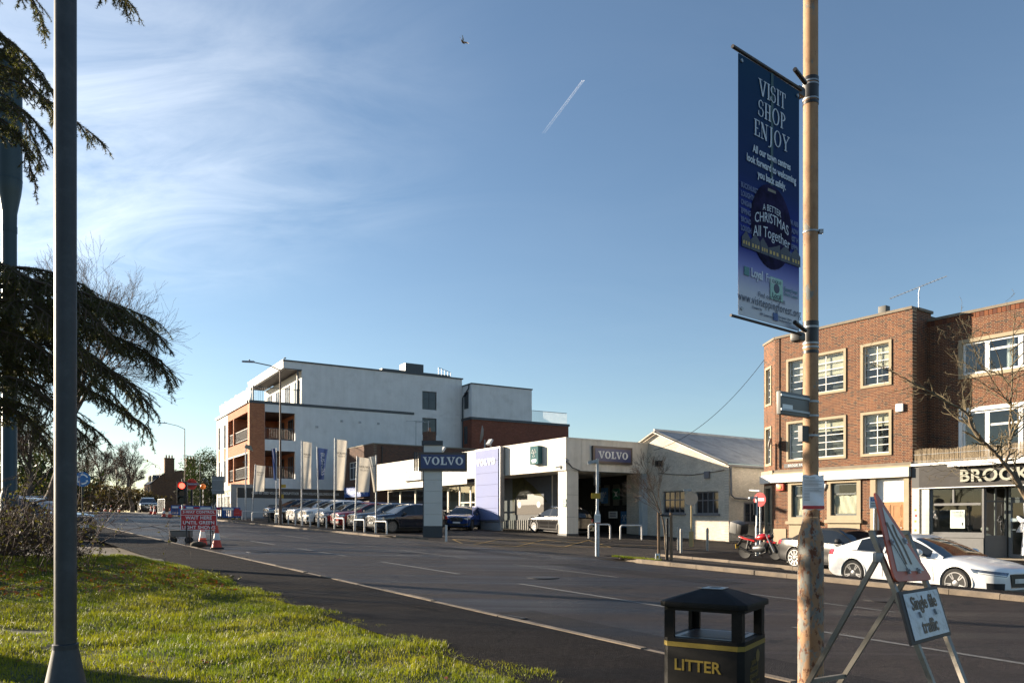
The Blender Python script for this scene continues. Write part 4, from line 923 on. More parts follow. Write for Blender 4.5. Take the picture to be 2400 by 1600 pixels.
# ---- white painted brick workshop with pitched corrugated roof
def workshop():
    p = Vector((8.92, 48.5, 0)); rz = math.atan2(-.818, .575)
    o = thing('workshop', p, rz, 'white painted brick workshop with grey corrugated pitched roof', 'building')
    zb = -.2; W = 5.34; HE = 4.75; HA = 7.0
    win = [(.6, 2.35, 2.0, 3.35), (3.2, 4.9, 1.95, 3.25)]
    wall_with_holes(MB(), -2.6, W, zb, HE, 0, .3, win).build('gable_wall', WBX, o)
    MB().prism([(-2.6, HE+.001), (W, HE+.001), (W, HE+.05), (0, HA), (-2.6, HA-1.1)], 'y', 0, .3).build('gable', WBX, o)
    s = wall_with_holes(MB(), 0, 14, zb, HE-.02, -.3, 0, []).build('side_wall', WBX, o, loc=(W, 0, 0)); s.rotation_euler = (0, 0, R(90))
    # local x of s runs along +y of o; its outer face is at local y = -.3 .. turn so that it faces right
    MB().box(-2.5, W+.05, -.03, .0-.002, zb, .42).build('black_base_band', BLACK, o); MB().box(W+.302, W+.33, 0, 14, zb, .42).build('black_base_band', BLACK, o)  # black band along the foot of the gable and side walls
    FRW = mat('grey_timber', (.17, .165, .175), .7, 0, .15, 8)
    DIM = mat('workshop_dim', (.05, .045, .04), .9)
    for a, b, c, d in win:
        window(o, a, b, c, d, .1, FRW, [0, .25, .5, .75, 1], [0, .62, 1], .07, .06, gl=DARKGLASS); MB().box(a-.12, b+.12, -.08, .1, c-.1, c-.002).build('window_sill', FRW, o)
    window(s, 1.3, 3.4, 1.45, 2.6, -.34, FRW, [0, .25, .5, .75, 1], [0, 1], .07, .08, gl=DARKGLASS); MB().box(1.15, 3.55, -.42, -.302, 1.34, 1.448).build('window_sill', FRW, s)
    # corrugated roof sheets: right slope in view, left slope behind
    ROOF = mat('grey_roof_sheet', (.34, .35, .36), .7, 0, .15, 1.5, dirt=(.14, .14, .13), dirtscale=1)
    def slope(x0, z0, x1, z1, y0, y1, name):
        rows = []; n = int((y1-y0)/.075)
        for k in range(n+1):
            yq = y0+(y1-y0)*k/n; dz = .028*math.cos(k*math.pi/1.0)
            rows.append([(x0, yq, z0+dz), (x1, yq, z1+dz)])
        return MB().grid(rows).build(name, ROOF, o)
    for k in range(4):
        ya = -.15+k*3.6; slope(.0, HA+.12, W+.3, HE+.04, ya, ya+3.6+.02, 'roof_sheet')
    slope(.0, HA+.12, -W*.45, HA-.9, -.15, 14, 'roof_sheet')
    MB().tube([(0, -.16, HA+.16), (0, 14, HA+.16)], .09, 8).build('ridge', ROOF, o)
    MB().bar((0, -.19, HA+.02), (W+.32, -.19, HE-.06), .05, .2, (0, 1, 0)).build('barge_board', CLAD, o)
    MB().bar((0, -.19, HA+.02), (-2.0, -.19, HA-.84), .05, .2, (0, 1, 0)).build('barge_board', CLAD, o)
    GUT = mat('gutter_grey', (.20, .2, .205), .6)
    MB().box(W+.3, W+.46, -.1, 14, HE-.14, HE-.02).build('gutter', GUT, o)
    MB().tube([(W+.38, .1, HE-.14), (W+.40, .1, 3.0), (W+.42, .35, 2.85), (W+.44, 9, 2.55)], .055, 8).build('downpipe', GUT, o)
    MB().box(3.95, 4.3, -.12, -.002, 4.0, 4.4).build('vent_box', FRW, o)
    for q in (.25, .5): MB().box(q-.08, q+.08, -.25, -.002, 4.9, 5.25).build('flood_lamp', BLACK, o)
    MB().tube([(.3, -.02, 4.5), (1.5, -.03, 4.35), (3.0, -.03, 4.25), (4.6, -.03, 4.35), (W, -.03, 4.42)], .02, 5).build('cable', BLACK, o)
    return o
workshop()
# ------------------------------------------------------------------ white apartment block on the hill
ARZ = math.atan2(-.856, .517)
def apartments():
    KA = 75/70; p = Vector((-23.5*KA, 70.0*KA, EYE*(1-KA))); o = thing('apartment_block', p, ARZ, 'white rendered apartment block with orange brick balconies and set-back top floor', 'building')
    # local: x right along the street front (the front runs from x = -15.1 to 0, facing -y); the side wall runs back along +y at x = 0
    zb = 1.4; Z1, Z2, Z3, ZB, ZT = 5.0, 8.5, 12.0, 12.35, 16.15
    D = 21.4; X0 = -15.1
    TILEG = GREYFRAME
    o.scale = (KA,)*3      # the block's drawing is in slightly small metres
    # side wall (faces right): one wall object whose local x runs along +y
    sw = wall_with_holes(MB(), 1.35, D, zb, ZB-.25, 0, .3, [(1.36, 4.1, 8.9, 11.4), (1.36, 4.1, 5.4, 7.9), (16.9, 18.5, 10.2, 11.9), (16.9, 18.5, 6.6, 8.3)]).build('side_wall', RENDER, o, rz=R(90))
    # the upper storey, set back from the street by 4.2 m, flush with the side
    uw = wall_with_holes(MB(), 4.7, D, ZB, ZT, 0, .3, [(16.9, 18.5, 12.75, 14.6)]).build('upper_side_wall', RENDER, o, rz=R(90))
    for z1, z2 in ((12.75, 14.6), (10.2, 11.9), (6.6, 8.3)):
        if z1 > 12: window(uw, 16.92, 18.48, z1+.02, z2-.02, .1, GREYFRAME, [0, .5, 1] , [0, .6, 1], .06, .06, gl=DARKGLASS)
        else: window(sw, 16.92, 18.48, z1+.02, z2-.02, .1, GREYFRAME, [0, .5, 1], [0, .6, 1], .06, .06, gl=DARKGLASS)
    MB().box(-.32, .05, -.05, 16.0, ZB-.24, ZB-.002).build('parapet_coping', GREYFRAME, o); MB().box(X0-.1, -.322, -.15, .3, ZB-.24, ZB-.002).build('parapet_coping', GREYFRAME, o)
    # brick corner pier and balcony grid of the street front
    MB().box(-.7, .02, 0, 1.34, zb, ZB-.25).build('corner_pier', ORY, o)
    bx = [-9.2, -6.7, -.7]
    MB().box(-9.5, -9.2, 0, .35, zb, ZB-.25).build('brick_pier', ORX, o); MB().box(-6.9, -6.6, 0, .35, zb, ZB-.25).build('brick_pier', ORX, o)
    for z1, z2 in ((zb, 2.6), (4.35, 5.4), (7.75, 8.9), (11.35, ZB-.25)):
        for a, b in ((-9.2, -6.9), (-6.6, -.7)): MB().box(a, b, 0, .3, z1, z2-.14 if z2 < 12 else z2).build('brick_band', ORX, o)
        if 3 < z2 < 12:
            for a, b in ((-9.2, -6.9), (-6.6, -.7)): MB().box(a, b, -.02, .3, z1-.16, z1-.002).build('lintel', GREYFRAME, o)
    # balcony floors, back walls with doors, rails
    for zf in (5.3, 8.8):
        MB().box(-9.2, -.02, .3, 4.2, zf-.25, zf-.05).build('balcony_floor', GREYFRAME, o)
        MB().box(-9.2, -.32, 4.2, 4.4, zf-.05, zf+2.75).build('balcony_wall', ORX, o)
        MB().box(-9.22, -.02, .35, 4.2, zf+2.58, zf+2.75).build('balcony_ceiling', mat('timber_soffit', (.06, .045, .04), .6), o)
        MB().box(-6.9, -6.7, .36, 4.2, zf, zf+2.58).build('divider_wall', ORY, o)
        for a in (-5.6, -2.4):
            w = window(o, a, a+1.5, zf, zf+2.2, 4.08, GREYFRAME, [0, .5, 1], [0, 1], .08, .08, gl=DARKGLASS, name='balcony_door')
        def rail(pts, nm='railing'):
            mb = MB()
            for a, b in zip(pts, pts[1:]):
                a, b = Vector(a), Vector(b); n = max(2, int((b-a).length/.14))
                mb.bar(a+Vector((0, 0, 1.05)), b+Vector((0, 0, 1.05)), .05, .05); mb.bar(a+Vector((0, 0, .1)), b+Vector((0, 0, .1)), .04, .04)
                for k in range(n+1): q = a+(b-a)*k/n; mb.bar(q+Vector((0, 0, .08)), q+Vector((0, 0, 1.05)), .02, .02)
            return mb.build(nm, GREYFRAME, o)
        rail([(-6.5, .15, zf+.1), (-.8, .15, zf+.1)]); rail([(-9.1, .15, zf+.1), (-7.0, .15, zf+.1)]); rail([(-.15, 1.4, zf+.1), (-.15, 4.05, zf+.1)])
    # rendered left third with tall windows and brick panels
    hl = [(-11.3, -10.4, 5.4, 7.6), (-14.2, -13.3, 5.4, 7.6), (-11.3, -10.4, 8.9, 11.2), (-14.2, -13.3, 8.9, 11.2)]
    wall_with_holes(MB(), X0, -9.5, zb, ZB-.25, 0, .3, hl).build('front_wall', RENDER, o)
    for a, b, c, d in hl: window(o, a+.01, b-.01, c+.01, d-.01, .12, GREYFRAME, [0, 1], [0, 1], .06, gl=DARKGLASS)
    for a, b in ((-11.3, -10.4), (-14.2, -13.3)): MB().box(a, b, -.02, -.002, 7.65, 8.85).build('brick_panel', ORX, o)
    MB().box(X0, X0+.3, .3, 20, zb, ZB-.25).build('left_wall', RENDER, o)
    MB().box(X0, -.35, 20, 20.3, zb, ZT).build('back_wall', RENDER, o)
    MB().box(X0+.05, -.31, .32, 20, ZB-.6, ZB-.3).build('terrace_deck', GREYFRAME, o)
    # ground floor: glazed shop unit
    MB().box(X0, -9.6, -.12, -.002, 4.35, 4.95).build('shop_fascia', mat('dull_fascia', (.22, .22, .21), .6), o)
    MB().box(-.3, -.001, 16.0, D, ZB-.252, ZB+.002).build('side_wall_top', RENDER, o)
    # set-back top floor with deep roof overhang
    MB().box(X0+1.2, -.32, 4.7, 5.0, ZB-.2, ZT-.7).build('top_floor_wall', mat('top_wall_panel', (.66, .65, .62), .8), o)
    for a in (-12.5, -9.0, -5.5, -2.2): window(o, a, a+1.5, ZB, ZB+2.3, 4.62, GREYFRAME, [0, .5, 1], [0, 1], .08, .08, gl=DARKGLASS, name='terrace_door')
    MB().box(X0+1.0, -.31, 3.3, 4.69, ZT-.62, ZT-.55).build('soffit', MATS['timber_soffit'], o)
    MB().box(X0+1.0, .018, 3.0, 3.28, ZT-.64, ZT).build('roof_fascia', RENDER, o); MB().box(-.3, .019, 3.282, 4.69, ZT-.64, ZT).build('roof_fascia', RENDER, o)
    MB().box(-.28, .03, 3.3, 4.72, ZT-.72, ZT-.642).build('fascia_trim', GREYFRAME, o)
    MB().box(X0+.9, .10, 2.95, D+.1, ZT+.002, ZT+.12).build('roof', GREYFRAME, o)
    MB().box(-.25, -.1, 4.3, 4.45, ZB, ZT-.6).build('post', GREYFRAME, o)
    rl = [(X0+.3, .35, ZB), (-.12, .35, ZB), (-.12, 4.65, ZB)]
    mb = MB()
    for a, b in zip(rl, rl[1:]):
        a, b = Vector(a), Vector(b); n = int((b-a).length/.16); mb.bar(a+Vector((0, 0, 1.25)), b+Vector((0, 0, 1.25)), .05, .05)
        for k in range(n+1): q = a+(b-a)*k/n; mb.bar(q, q+Vector((0, 0, 1.25)), .02, .02)
    for q in ((-.12, .35), (-.12, 4.3)): mb.box(q[0]-.05, q[0]+.05, q[1]-.05, q[1]+.05, ZB, ZB+1.35)
    mb.build('terrace_railing', GREYFRAME, o)
    # builders' sheeting over the terrace railing
    rnd = random.Random(2)
    MB().grid([[(X0+.3+(14.0)*j/60, .28+.07*math.sin(j*.9+i)+rnd.uniform(-.03, .03), ZB+(1.3+.08*math.sin(j*.6)+rnd.uniform(-.03, .03))*i/6) for j in range(61)] for i in range(7)]).build('dust_sheet', mat('dust_sheet', (.52, .47, .40), .8, 0, .1, 3), o, smooth=60)
    # roof plant
    MB().box(-6, -1.0, 13, 20.5, ZT+.12, ZT+.5).build('roof_upstand', GREYFRAME, o); MB().box(-2.5, -1.0, 15.5, 17.5, ZT+.5, ZT+1.3).build('lift_housing', GREYFRAME, o)
    mb = MB()
    for k in range(5): mb.tube([(-.6, 19+.35*k, ZT+.1), (-.6, 19+.35*k, ZT+1.1-.1*k)], .03, 5)
    mb.tube([(-.6, 19, ZT+1.1), (-.6, 20.4, ZT+.7)], .03, 5); mb.build('roof_guard', GALV, o)
    for yq, zq in ((8.4, 10.9), (10.2, 10.9), (12.1, 10.9), (6.0, 10.2), (6.2, 6.5)): MB().box(.002, .06, yq, yq+.25, zq, zq+.2).build('wall_vent', GALV, o)
    # dark posts fixed to the wall near the hoarding
    for yq in (4.6, 9.2): MB().box(.45, .6, yq, yq+.12, zb+2.0, 6.6).build('wall_post', GREYFRAME, o)
    # right-hand wing: brick below, white above
    bx0 = .0
    MB().box(.002, 1.8, D-.0, D+.3, zb, ZB-.25).build('wing_return', ORY, o)
    wb = MB().box(1.8, 2.1, D, D+12, zb, ZB-.55).build('wing_wall', mat('x', (0, 0, 0)) if False else brick('wing_brick', 1, [(.20, .06, .035), (.23, .07, .04), (.18, .055, .03)], (.2, .12, .08), flemish=False), o)
    MB().box(.1, 1.799, D-.04, D-.002, zb, ZB-.55).build('wing_left_face', brick('wing_brick_front', 0, [(.20, .06, .035), (.23, .07, .04), (.18, .055, .03)], (.2, .12, .08), flemish=False), o)
    window(o, .6, 1.3, 9.4, 11.2, D-.08, GREYFRAME, [0, 1], [0, 1], .07, gl=DARKGLASS)
    MB().box(.05, 2.2, D-.1, D+12.1, ZB-.548, ZB-.3).build('wing_coping', GREYFRAME, o)
    MB().box(-.1, 2.0, D+.05, D+7.3, ZB-.298, 15.4).build('wing_upper', RENDER, o); MB().box(-.2, 2.06, D, D+7.4, 15.4, 15.52).build('wing_roof', GREYFRAME, o)
    window(o, .55, 1.35, 13.0, 14.7, D-.03, GREYFRAME, [0, 1], [0, 1], .07, gl=DARKGLASS)
    MB().box(-6, 1.0, D+12.3, D+12.5, zb, ZB-.6).build('wing_back', RENDER, o)
    mb = MB(); a = Vector((1.9, D+7.4, ZB-.3)); b = Vector((1.9, D+11.9, ZB-.3)); n = 34
    mb.bar(a+Vector((0, 0, 1.2)), b+Vector((0, 0, 1.2)), .05, .05)
    for k in range(n+1): q = a+(b-a)*k/n; mb.bar(q, q+Vector((0, 0, 1.2)), .025, .025)
    mb.build('roof_railing', GREYFRAME, o)
    MB().tube([(.25, D-.06, zb+4), (.25, D-.06, 14.2), (1.6, D-.08, 15.0), (1.65, D-.08, 15.4)], .07, 8).build('downpipe', GREYFRAME, o)
    # a satellite dish and aerial on its bracket
    return o
apartments()

# ---- brown brick low building behind the showroom's left end
def brown():
    p = Vector((-12.4, 70.0, 0)); o = thing('brown_brick_building', p, VRZ, 'dark brown brick flat-roofed building left of the showroom', 'building')
    T = 8.4
    wall_with_holes(MB(), -7.0, 0, .9, T, 0, .3, [(-5.9, -4.0, 5.4, 7.1), (-6.2, -1.0, 1.0, 3.6)]).build('front_wall', BNX, o)
    MB().box(-.3, 0-.002, .3, 14, .9, T-.01).build('side_wall', BNY, o); MB().box(-6.9, -.35, .32, 14, T-.5, T-.3).build('flat_roof', MATS['felt_roof'], o)
    MB().box(-7.05, .05, -.05, .35, T+.001, T+.1).build('coping', MATS['coping'], o); MB().box(-.35, .05, .352, 14, T+.001, T+.1).build('coping', MATS['coping'], o)
    window(o, -5.88, -4.02, 5.42, 7.08, .1, WINWHITE, [0, .5, 1], [0, .7, 1], .07, .05, gl=DARKGLASS)
    b = MB().box(-6.9, -.8, -.2, -.002, 3.75, 4.7).build('sign_band', mat('customer_blue', (.02, .09, .32), .4), o)
    text('Customer Parking', .55, SIGNW, b, -5.6, -.205, 4.22, align='LEFT', ext=.002); text('↓', .6, SIGNW, b, -6.35, -.205, 4.22, ext=.002)
    MB().box(-6.2, -1.0, .5, .52, 1.0, 3.6).build('roller_door', mat('roller_brown', (.05, .03, .022), .7), o)
    MB().box(-1.2, -.2, 5.5, 6.4, T-.3, T+1.5).build('chimney', BNY, o); MB().lathe([(.16, T+1.5), (.13, T+1.9)], 12, 'z', (-.7, 5.95, 0)).build('chimney_pot', ORX, o)
    MB().tube([(-.2, .8, .9), (-.06+.12, .8, 7.6), (-.05+.12, .8, 8.2)], .06, 6).build('downpipe', BLACK, o)
    ae = thing('tv_aerial', Vector(p)+Vector((3.0, 6.5, T)), 0.4, 'tall thin television aerial above the brown brick roof', 'aerial')
    MB().tube([(0, 0, 0), (0, 0, 2.9)], .035, 6).build('pole', GALV, ae)
    mb = MB().bar((-1.0, 0, 2.8), (.8, 0, 2.9), .04, .04)
    for i in range(9): mb.bar((-.2+i*.11, -.3, 2.85), (-.2+i*.11, .3, 2.85), .02, .02)
    mb.build('elements', GALV, ae)
    a2 = thing('chimney_aerial', o.matrix_basis @ Vector((0, 0, 0)), 0, 'small aerial on top of the brown brick chimney', 'aerial')
    M = Matrix.Translation(p) @ Matrix.Rotation(VRZ, 4, 'Z'); a2.location = M @ Vector((-.4, 5.7, T+1.5))
    MB().tube([(0, 0, 0), (0, 0, 1.0)], .03, 6).build('pole', GALV, a2); mb = MB().bar((-1.2, 0, .85), (.2, 0, .95), .03, .03)
    for i in range(5): mb.bar((-1.1+i*.25, -.2, .88), (-1.1+i*.25, .2, .88), .02, .02)
    mb.build('elements', GALV, a2)
    dsh = thing('roof_dish', M @ Vector((-.6, 12.0, T-.3)), 0, 'large satellite dish edge-on above the showroom roof', 'satellite dish')
    MB().tube([(0, 0, 0), (0, 0, 1.4)], .06, 8).build('mast', GALV, dsh)
    m2 = MB(); m2.m = Matrix.Translation((-.15, 0, 1.9)) @ Matrix.Rotation(R(-82), 4, 'Y'); m2.lathe([(.001, 0), (.5, .06), (.9, .22), (.91, .2), (.5, .03), (.001, -.03)], 24); m2.build('reflector', mat('dish_brown', (.22, .18, .15), .6), dsh, smooth=40)
brown()

# ---- printed hoarding along the car lot
def hoarding():
    p = Vector((-23.2, 66.0, 0)); p.z = G(p.x, p.y); rz = math.atan2(.575, .818)
    o = thing('printed_hoarding', p, rz, 'long hoarding with black lettered band and printed cars behind the car lot', 'hoarding')
    H = 2.62; W = 9.6
    for i in range(8): MB().box(i*W/8+.004, (i+1)*W/8-.004, 0, .05, -.6, H-.85).build('panel', mat('hoarding_grey', (.36, .38, .39), .5, 0, .06, 1), o)
    b = MB().box(0, W, -.02, .07, H-.85, H).build('lettered_band', mat('band_black', (.015, .014, .013), .5), o)
    text('OVER 400 USED VOLVOS IN GROUP STOCK   WWW.VOLVOCARSLONDON.CO.UK', .30, mat('band_letter', (.45, .46, .45), .5), b, W/2+.35, -.024, H-.42, ext=.001, bold=.006, sx=.98*.72)
    PC = mat('print_dark_car', (.05, .055, .06), .5); PG = mat('print_glass2', (.12, .14, .15), .4)
    for x, s in ((3.2, 1.0), (6.4, .92)):
        c = MB().prism([(x+s*a, s*q+.15) for a, q in [(-.95, .1), (-1.0, .55), (-.75, .75), (-.45, 1.05), (.45, 1.08), (.85, .75), (.98, .5), (.95, .1)]], 'y', -.006, -.002).build('print_car', PC, o)
        MB().prism([(x+s*a, s*q+.15) for a, q in [(-.62, .76), (-.4, 1.0), (.05, 1.02), (.15, .76)]], 'y', -.010, -.007).build('print_glass', PG, c)
        for wq in (-.6, .68): MB().lathe([(.2*s, -.012), (.2*s, -.007)], 16, 'y', (x+s*wq, 0, .3)).build('print_wheel', BLACK, c)
    MB().box(0, W, -.005, -.002, -.5, .12).build('print_ground', mat('print_ground2', (.2, .2, .2), .6), o)
hoarding()

# ---- glazed shelter and low white shop units at the foot of the apartments
def kiosk():
    p = uy(540, 72.0); o = thing('glazed_shop_unit', p, ARZ, 'white framed glazed shop unit under the apartments', 'shop')
    for i in range(4): window(o, -6+i*1.5, -4.5+i*1.5, .2, 2.6, 0, WINWHITE, [0, .5, 1], [0, .75, 1], .08, .06)
    MB().box(-6, 0, .02, 3, 2.6, 2.85).build('roof', WINWHITE, o); MB().box(-6, 0, .02, .1, -.3, .2).build('plinth', WINWHITE, o)
    MB().box(0, .5, -.05, 3, -.3, 3.0).build('pier', mat('concrete_grey', (.3, .29, .27), .9), o)
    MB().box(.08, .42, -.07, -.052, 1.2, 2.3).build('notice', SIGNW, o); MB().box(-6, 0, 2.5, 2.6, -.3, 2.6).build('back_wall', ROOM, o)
kiosk()

# ---- brick house on the hill
def house():
    p = uy(352, 128); o = thing('brick_house', p, math.atan2(-.85, .52)+R(4), 'old brown brick house with two tall chimney stacks on the hill', 'house')
    W, D, H, A = 5.2, 9.5, 4.6, 6.9
    # street front faces -y (to the left of the picture); gable end is at x = W, facing right towards the camera
    HB = brick('house_brick', 0, [(.17, .085, .045), (.20, .10, .05), (.14, .07, .04)], (.2, .16, .11), flemish=False); HBY = brick('house_brick_side', 1, [(.17, .085, .045), (.20, .10, .05), (.14, .07, .04)], (.2, .16, .11), flemish=False)
    wn = [(-4.2, -3.2, 2.9, 4.2), (-1.8, -.8, 2.9, 4.2), (-4.2, -3.2, .6, 2.0), (-1.8, -.8, .6, 2.0)]
    wall_with_holes(MB(), -W, 0, -.6, H, 0, .3, wn).build('front_wall', HB, o)
    for a, b, c, d in wn: window(o, a, b, c, d, .1, WINWHITE, [0, .5, 1], [0, .5, 1], .06, .04, gl=DARKGLASS)
    MB().prism([(.3, -.6), (D, -.6), (D, H-.4), (D*.78, A-.5), (D*.5, A), (D*.2, A-.6), (.3, H)], 'x', -.3, 0).build('gable_wall', HBY, o)
    SL = mat('slate_roof', (.09, .09, .10), .6, 0, .2, 2)
    MB().add([(-W, -.1, H-.05), (.1, -.1, H-.05), (.1, D*.2, A-.5), (-W, D*.2, A-.5), (.1, D*.5, A+.12), (-W, D*.5, A+.12), (.1, D*.78, A-.4), (-W, D*.78, A-.4), (.1, D+.1, H-.5), (-W, D+.1, H-.5)],
             [(0, 1, 2, 3), (3, 2, 4, 5), (5, 4, 6, 7), (7, 6, 8, 9)]).build('roof', SL, o)
    for a in (-4.2, -1.8):
        d = MB().box(a, a+1.1, .5, 2.2, H, H+1.5).build('dormer', SL, o); MB().box(a+.1, a+1.0, .46, .499, H+.3, H+1.3).build('pane', DARKGLASS, d)
    for yq in (2.2, 5.6):
        c = MB().box(-.55, .12, yq, yq+1.5, A-1.6, A+1.9).build('chimney', HBY, o); MB().box(-.62, .18, yq-.06, yq+1.56, A+1.9, A+2.05).build('chimney_cap', HBY, c)
        for k in range(3): MB().lathe([(.13, A+2.05), (.1, A+2.55)], 8, 'z', (-.22, yq+.3+k*.45, 0)).build('chimney_pot', ORX, c)
    w = uy(400, 140); wh = thing('white_cottage', Vector((w.x+.5, w.y, w.z)), math.atan2(-.85, .52), 'pale rendered cottage behind the brown brick house', 'house')
    MB().prism([(0, -.6), (9, -.6), (9, 3.0), (4.5, 7.2), (0, 4.0)], 'x', -6, 0).build('wall', RENDER, wh)
    MB().add([(-6, -.2, 3.9), (.2, -.2, 3.9), (.2, 4.5, 7.4), (-6, 4.5, 7.4), (.2, 9.2, 2.9), (-6, 9.2, 2.9)], [(0, 1, 2, 3), (3, 2, 4, 5)]).build('roof', SL, wh)
house()
# ------------------------------------------------------------------ vehicles
def paint(name, col, metal=.35, rough=.24, coat=1.0):
    if name in MATS: return MATS[name]
    k = NT(name); v = k.coords(); f = k.noise(v, 3, 3)
    k.lk(k.ramp(f, .3, .7, tuple(q*.93 for q in col), tuple(min(1, q*1.05) for q in col)), k.b.inputs['Base Color'])
    k.b.inputs['Metallic'].default_value = metal; k.b.inputs['Roughness'].default_value = rough
    k.b.inputs['Coat Weight'].default_value = coat; k.b.inputs['Coat Roughness'].default_value = .05
    MATS[name] = k.mat; return k.mat
ALLOY = mat('alloy', (.24, .24, .245), .4, .7, .08, 6); CHROME = mat('chrome', (.75, .76, .78), .15, 1.0, .05, 3)
LAMP = mat('headlamp', (.16, .18, .21), .06, .6, .5, 14, coat=1); TAIL = mat('tail_lamp', (.35, .015, .02), .15, 0, .2, 20, coat=1)
TRIM = mat('dark_trim', (.022, .022, .024), .6, 0, .1, 10); PLATE_W = mat('plate_white', (.62, .62, .60), .4)
def sp(pts, x):      # smooth curve through points (sorted by x)
    P = sorted(pts); xs = [p[0] for p in P]; n = len(P)
    if x <= xs[0]: return P[0][1]
    if x >= xs[-1]: return P[-1][1]
    i = max(j for j in range(n-1) if xs[j] <= x)
    def m(j):
        if j == 0: return (P[1][1]-P[0][1])/(xs[1]-xs[0])
        if j == n-1: return (P[-1][1]-P[-2][1])/(xs[-1]-xs[-2])
        a = (P[j][1]-P[j-1][1])/(xs[j]-xs[j-1]); b = (P[j+1][1]-P[j][1])/(xs[j+1]-xs[j])
        return 0 if a*b <= 0 else 2*a*b/(a+b)
    h = xs[i+1]-xs[i]; t = (x-xs[i])/h
    return (2*t**3-3*t*t+1)*P[i][1]+(t**3-2*t*t+t)*h*m(i)+(-2*t**3+3*t*t)*P[i+1][1]+(t**3-t*t)*h*m(i+1)
def wheel_meshes(r, w, spokes, rimr, key, twin=False, alloy=True):
    t = MB().lathe([(rimr*.98, -w/2+.012), (r-.035, -w/2), (r-.006, -w/2+.03), (r, 0), (r-.006, w/2-.03), (r-.035, w/2), (rimr*.98, w/2-.012)], 36, 'y')
    tyre = t.mesh(key+'_tyre')
    m = MB(); m.lathe([(rimr, w/2-.05), (rimr, w/2-.004), (rimr-.018, w/2-.004), (rimr-.022, w/2-.05)], 36, 'y')
    for i in range(spokes):
        a = 2*math.pi*i/spokes
        offs = (-.13, .13) if twin else (0,)
        for of in offs:
            c, s = math.cos(a+of*.35), math.sin(a+of*.35); c2, s2 = math.cos(a+of), math.sin(a+of)
            m.bar((s*.05, w/2-.02, c*.05), (s2*(rimr-.01), w/2-.016, c2*(rimr-.01)), .018, .028 if twin else .05, (0, 1, 0)) if False else m.bar((s*.05, w/2-.024, c*.05), (s2*(rimr-.01), w/2-.016, c2*(rimr-.01)), (.026 if twin else .045), .02, (0, 1, 0))
    m.lathe([(.065, w/2-.04), (.065, w/2-.012), (.03, w/2-.004), (.001, w/2-.004)], 16, 'y')
    rim = m.mesh(key+'_rim')
    d = MB().lathe([(rimr*.99, -.02), (rimr*.99, w/2-.07), (.001, w/2-.065)], 28, 'y'); disc = d.mesh(key+'_disc')
    for me in (tyre, rim, disc):
        me.polygons.foreach_set('use_smooth', [True]*len(me.polygons)); me.set_sharp_from_angle(angle=R(40))
    tyre.materials.append(RUBBER); rim.materials.append(ALLOY); disc.materials.append(mat('brake_dark', (.02, .02, .02), .6, .3))
    return tyre, rim, disc
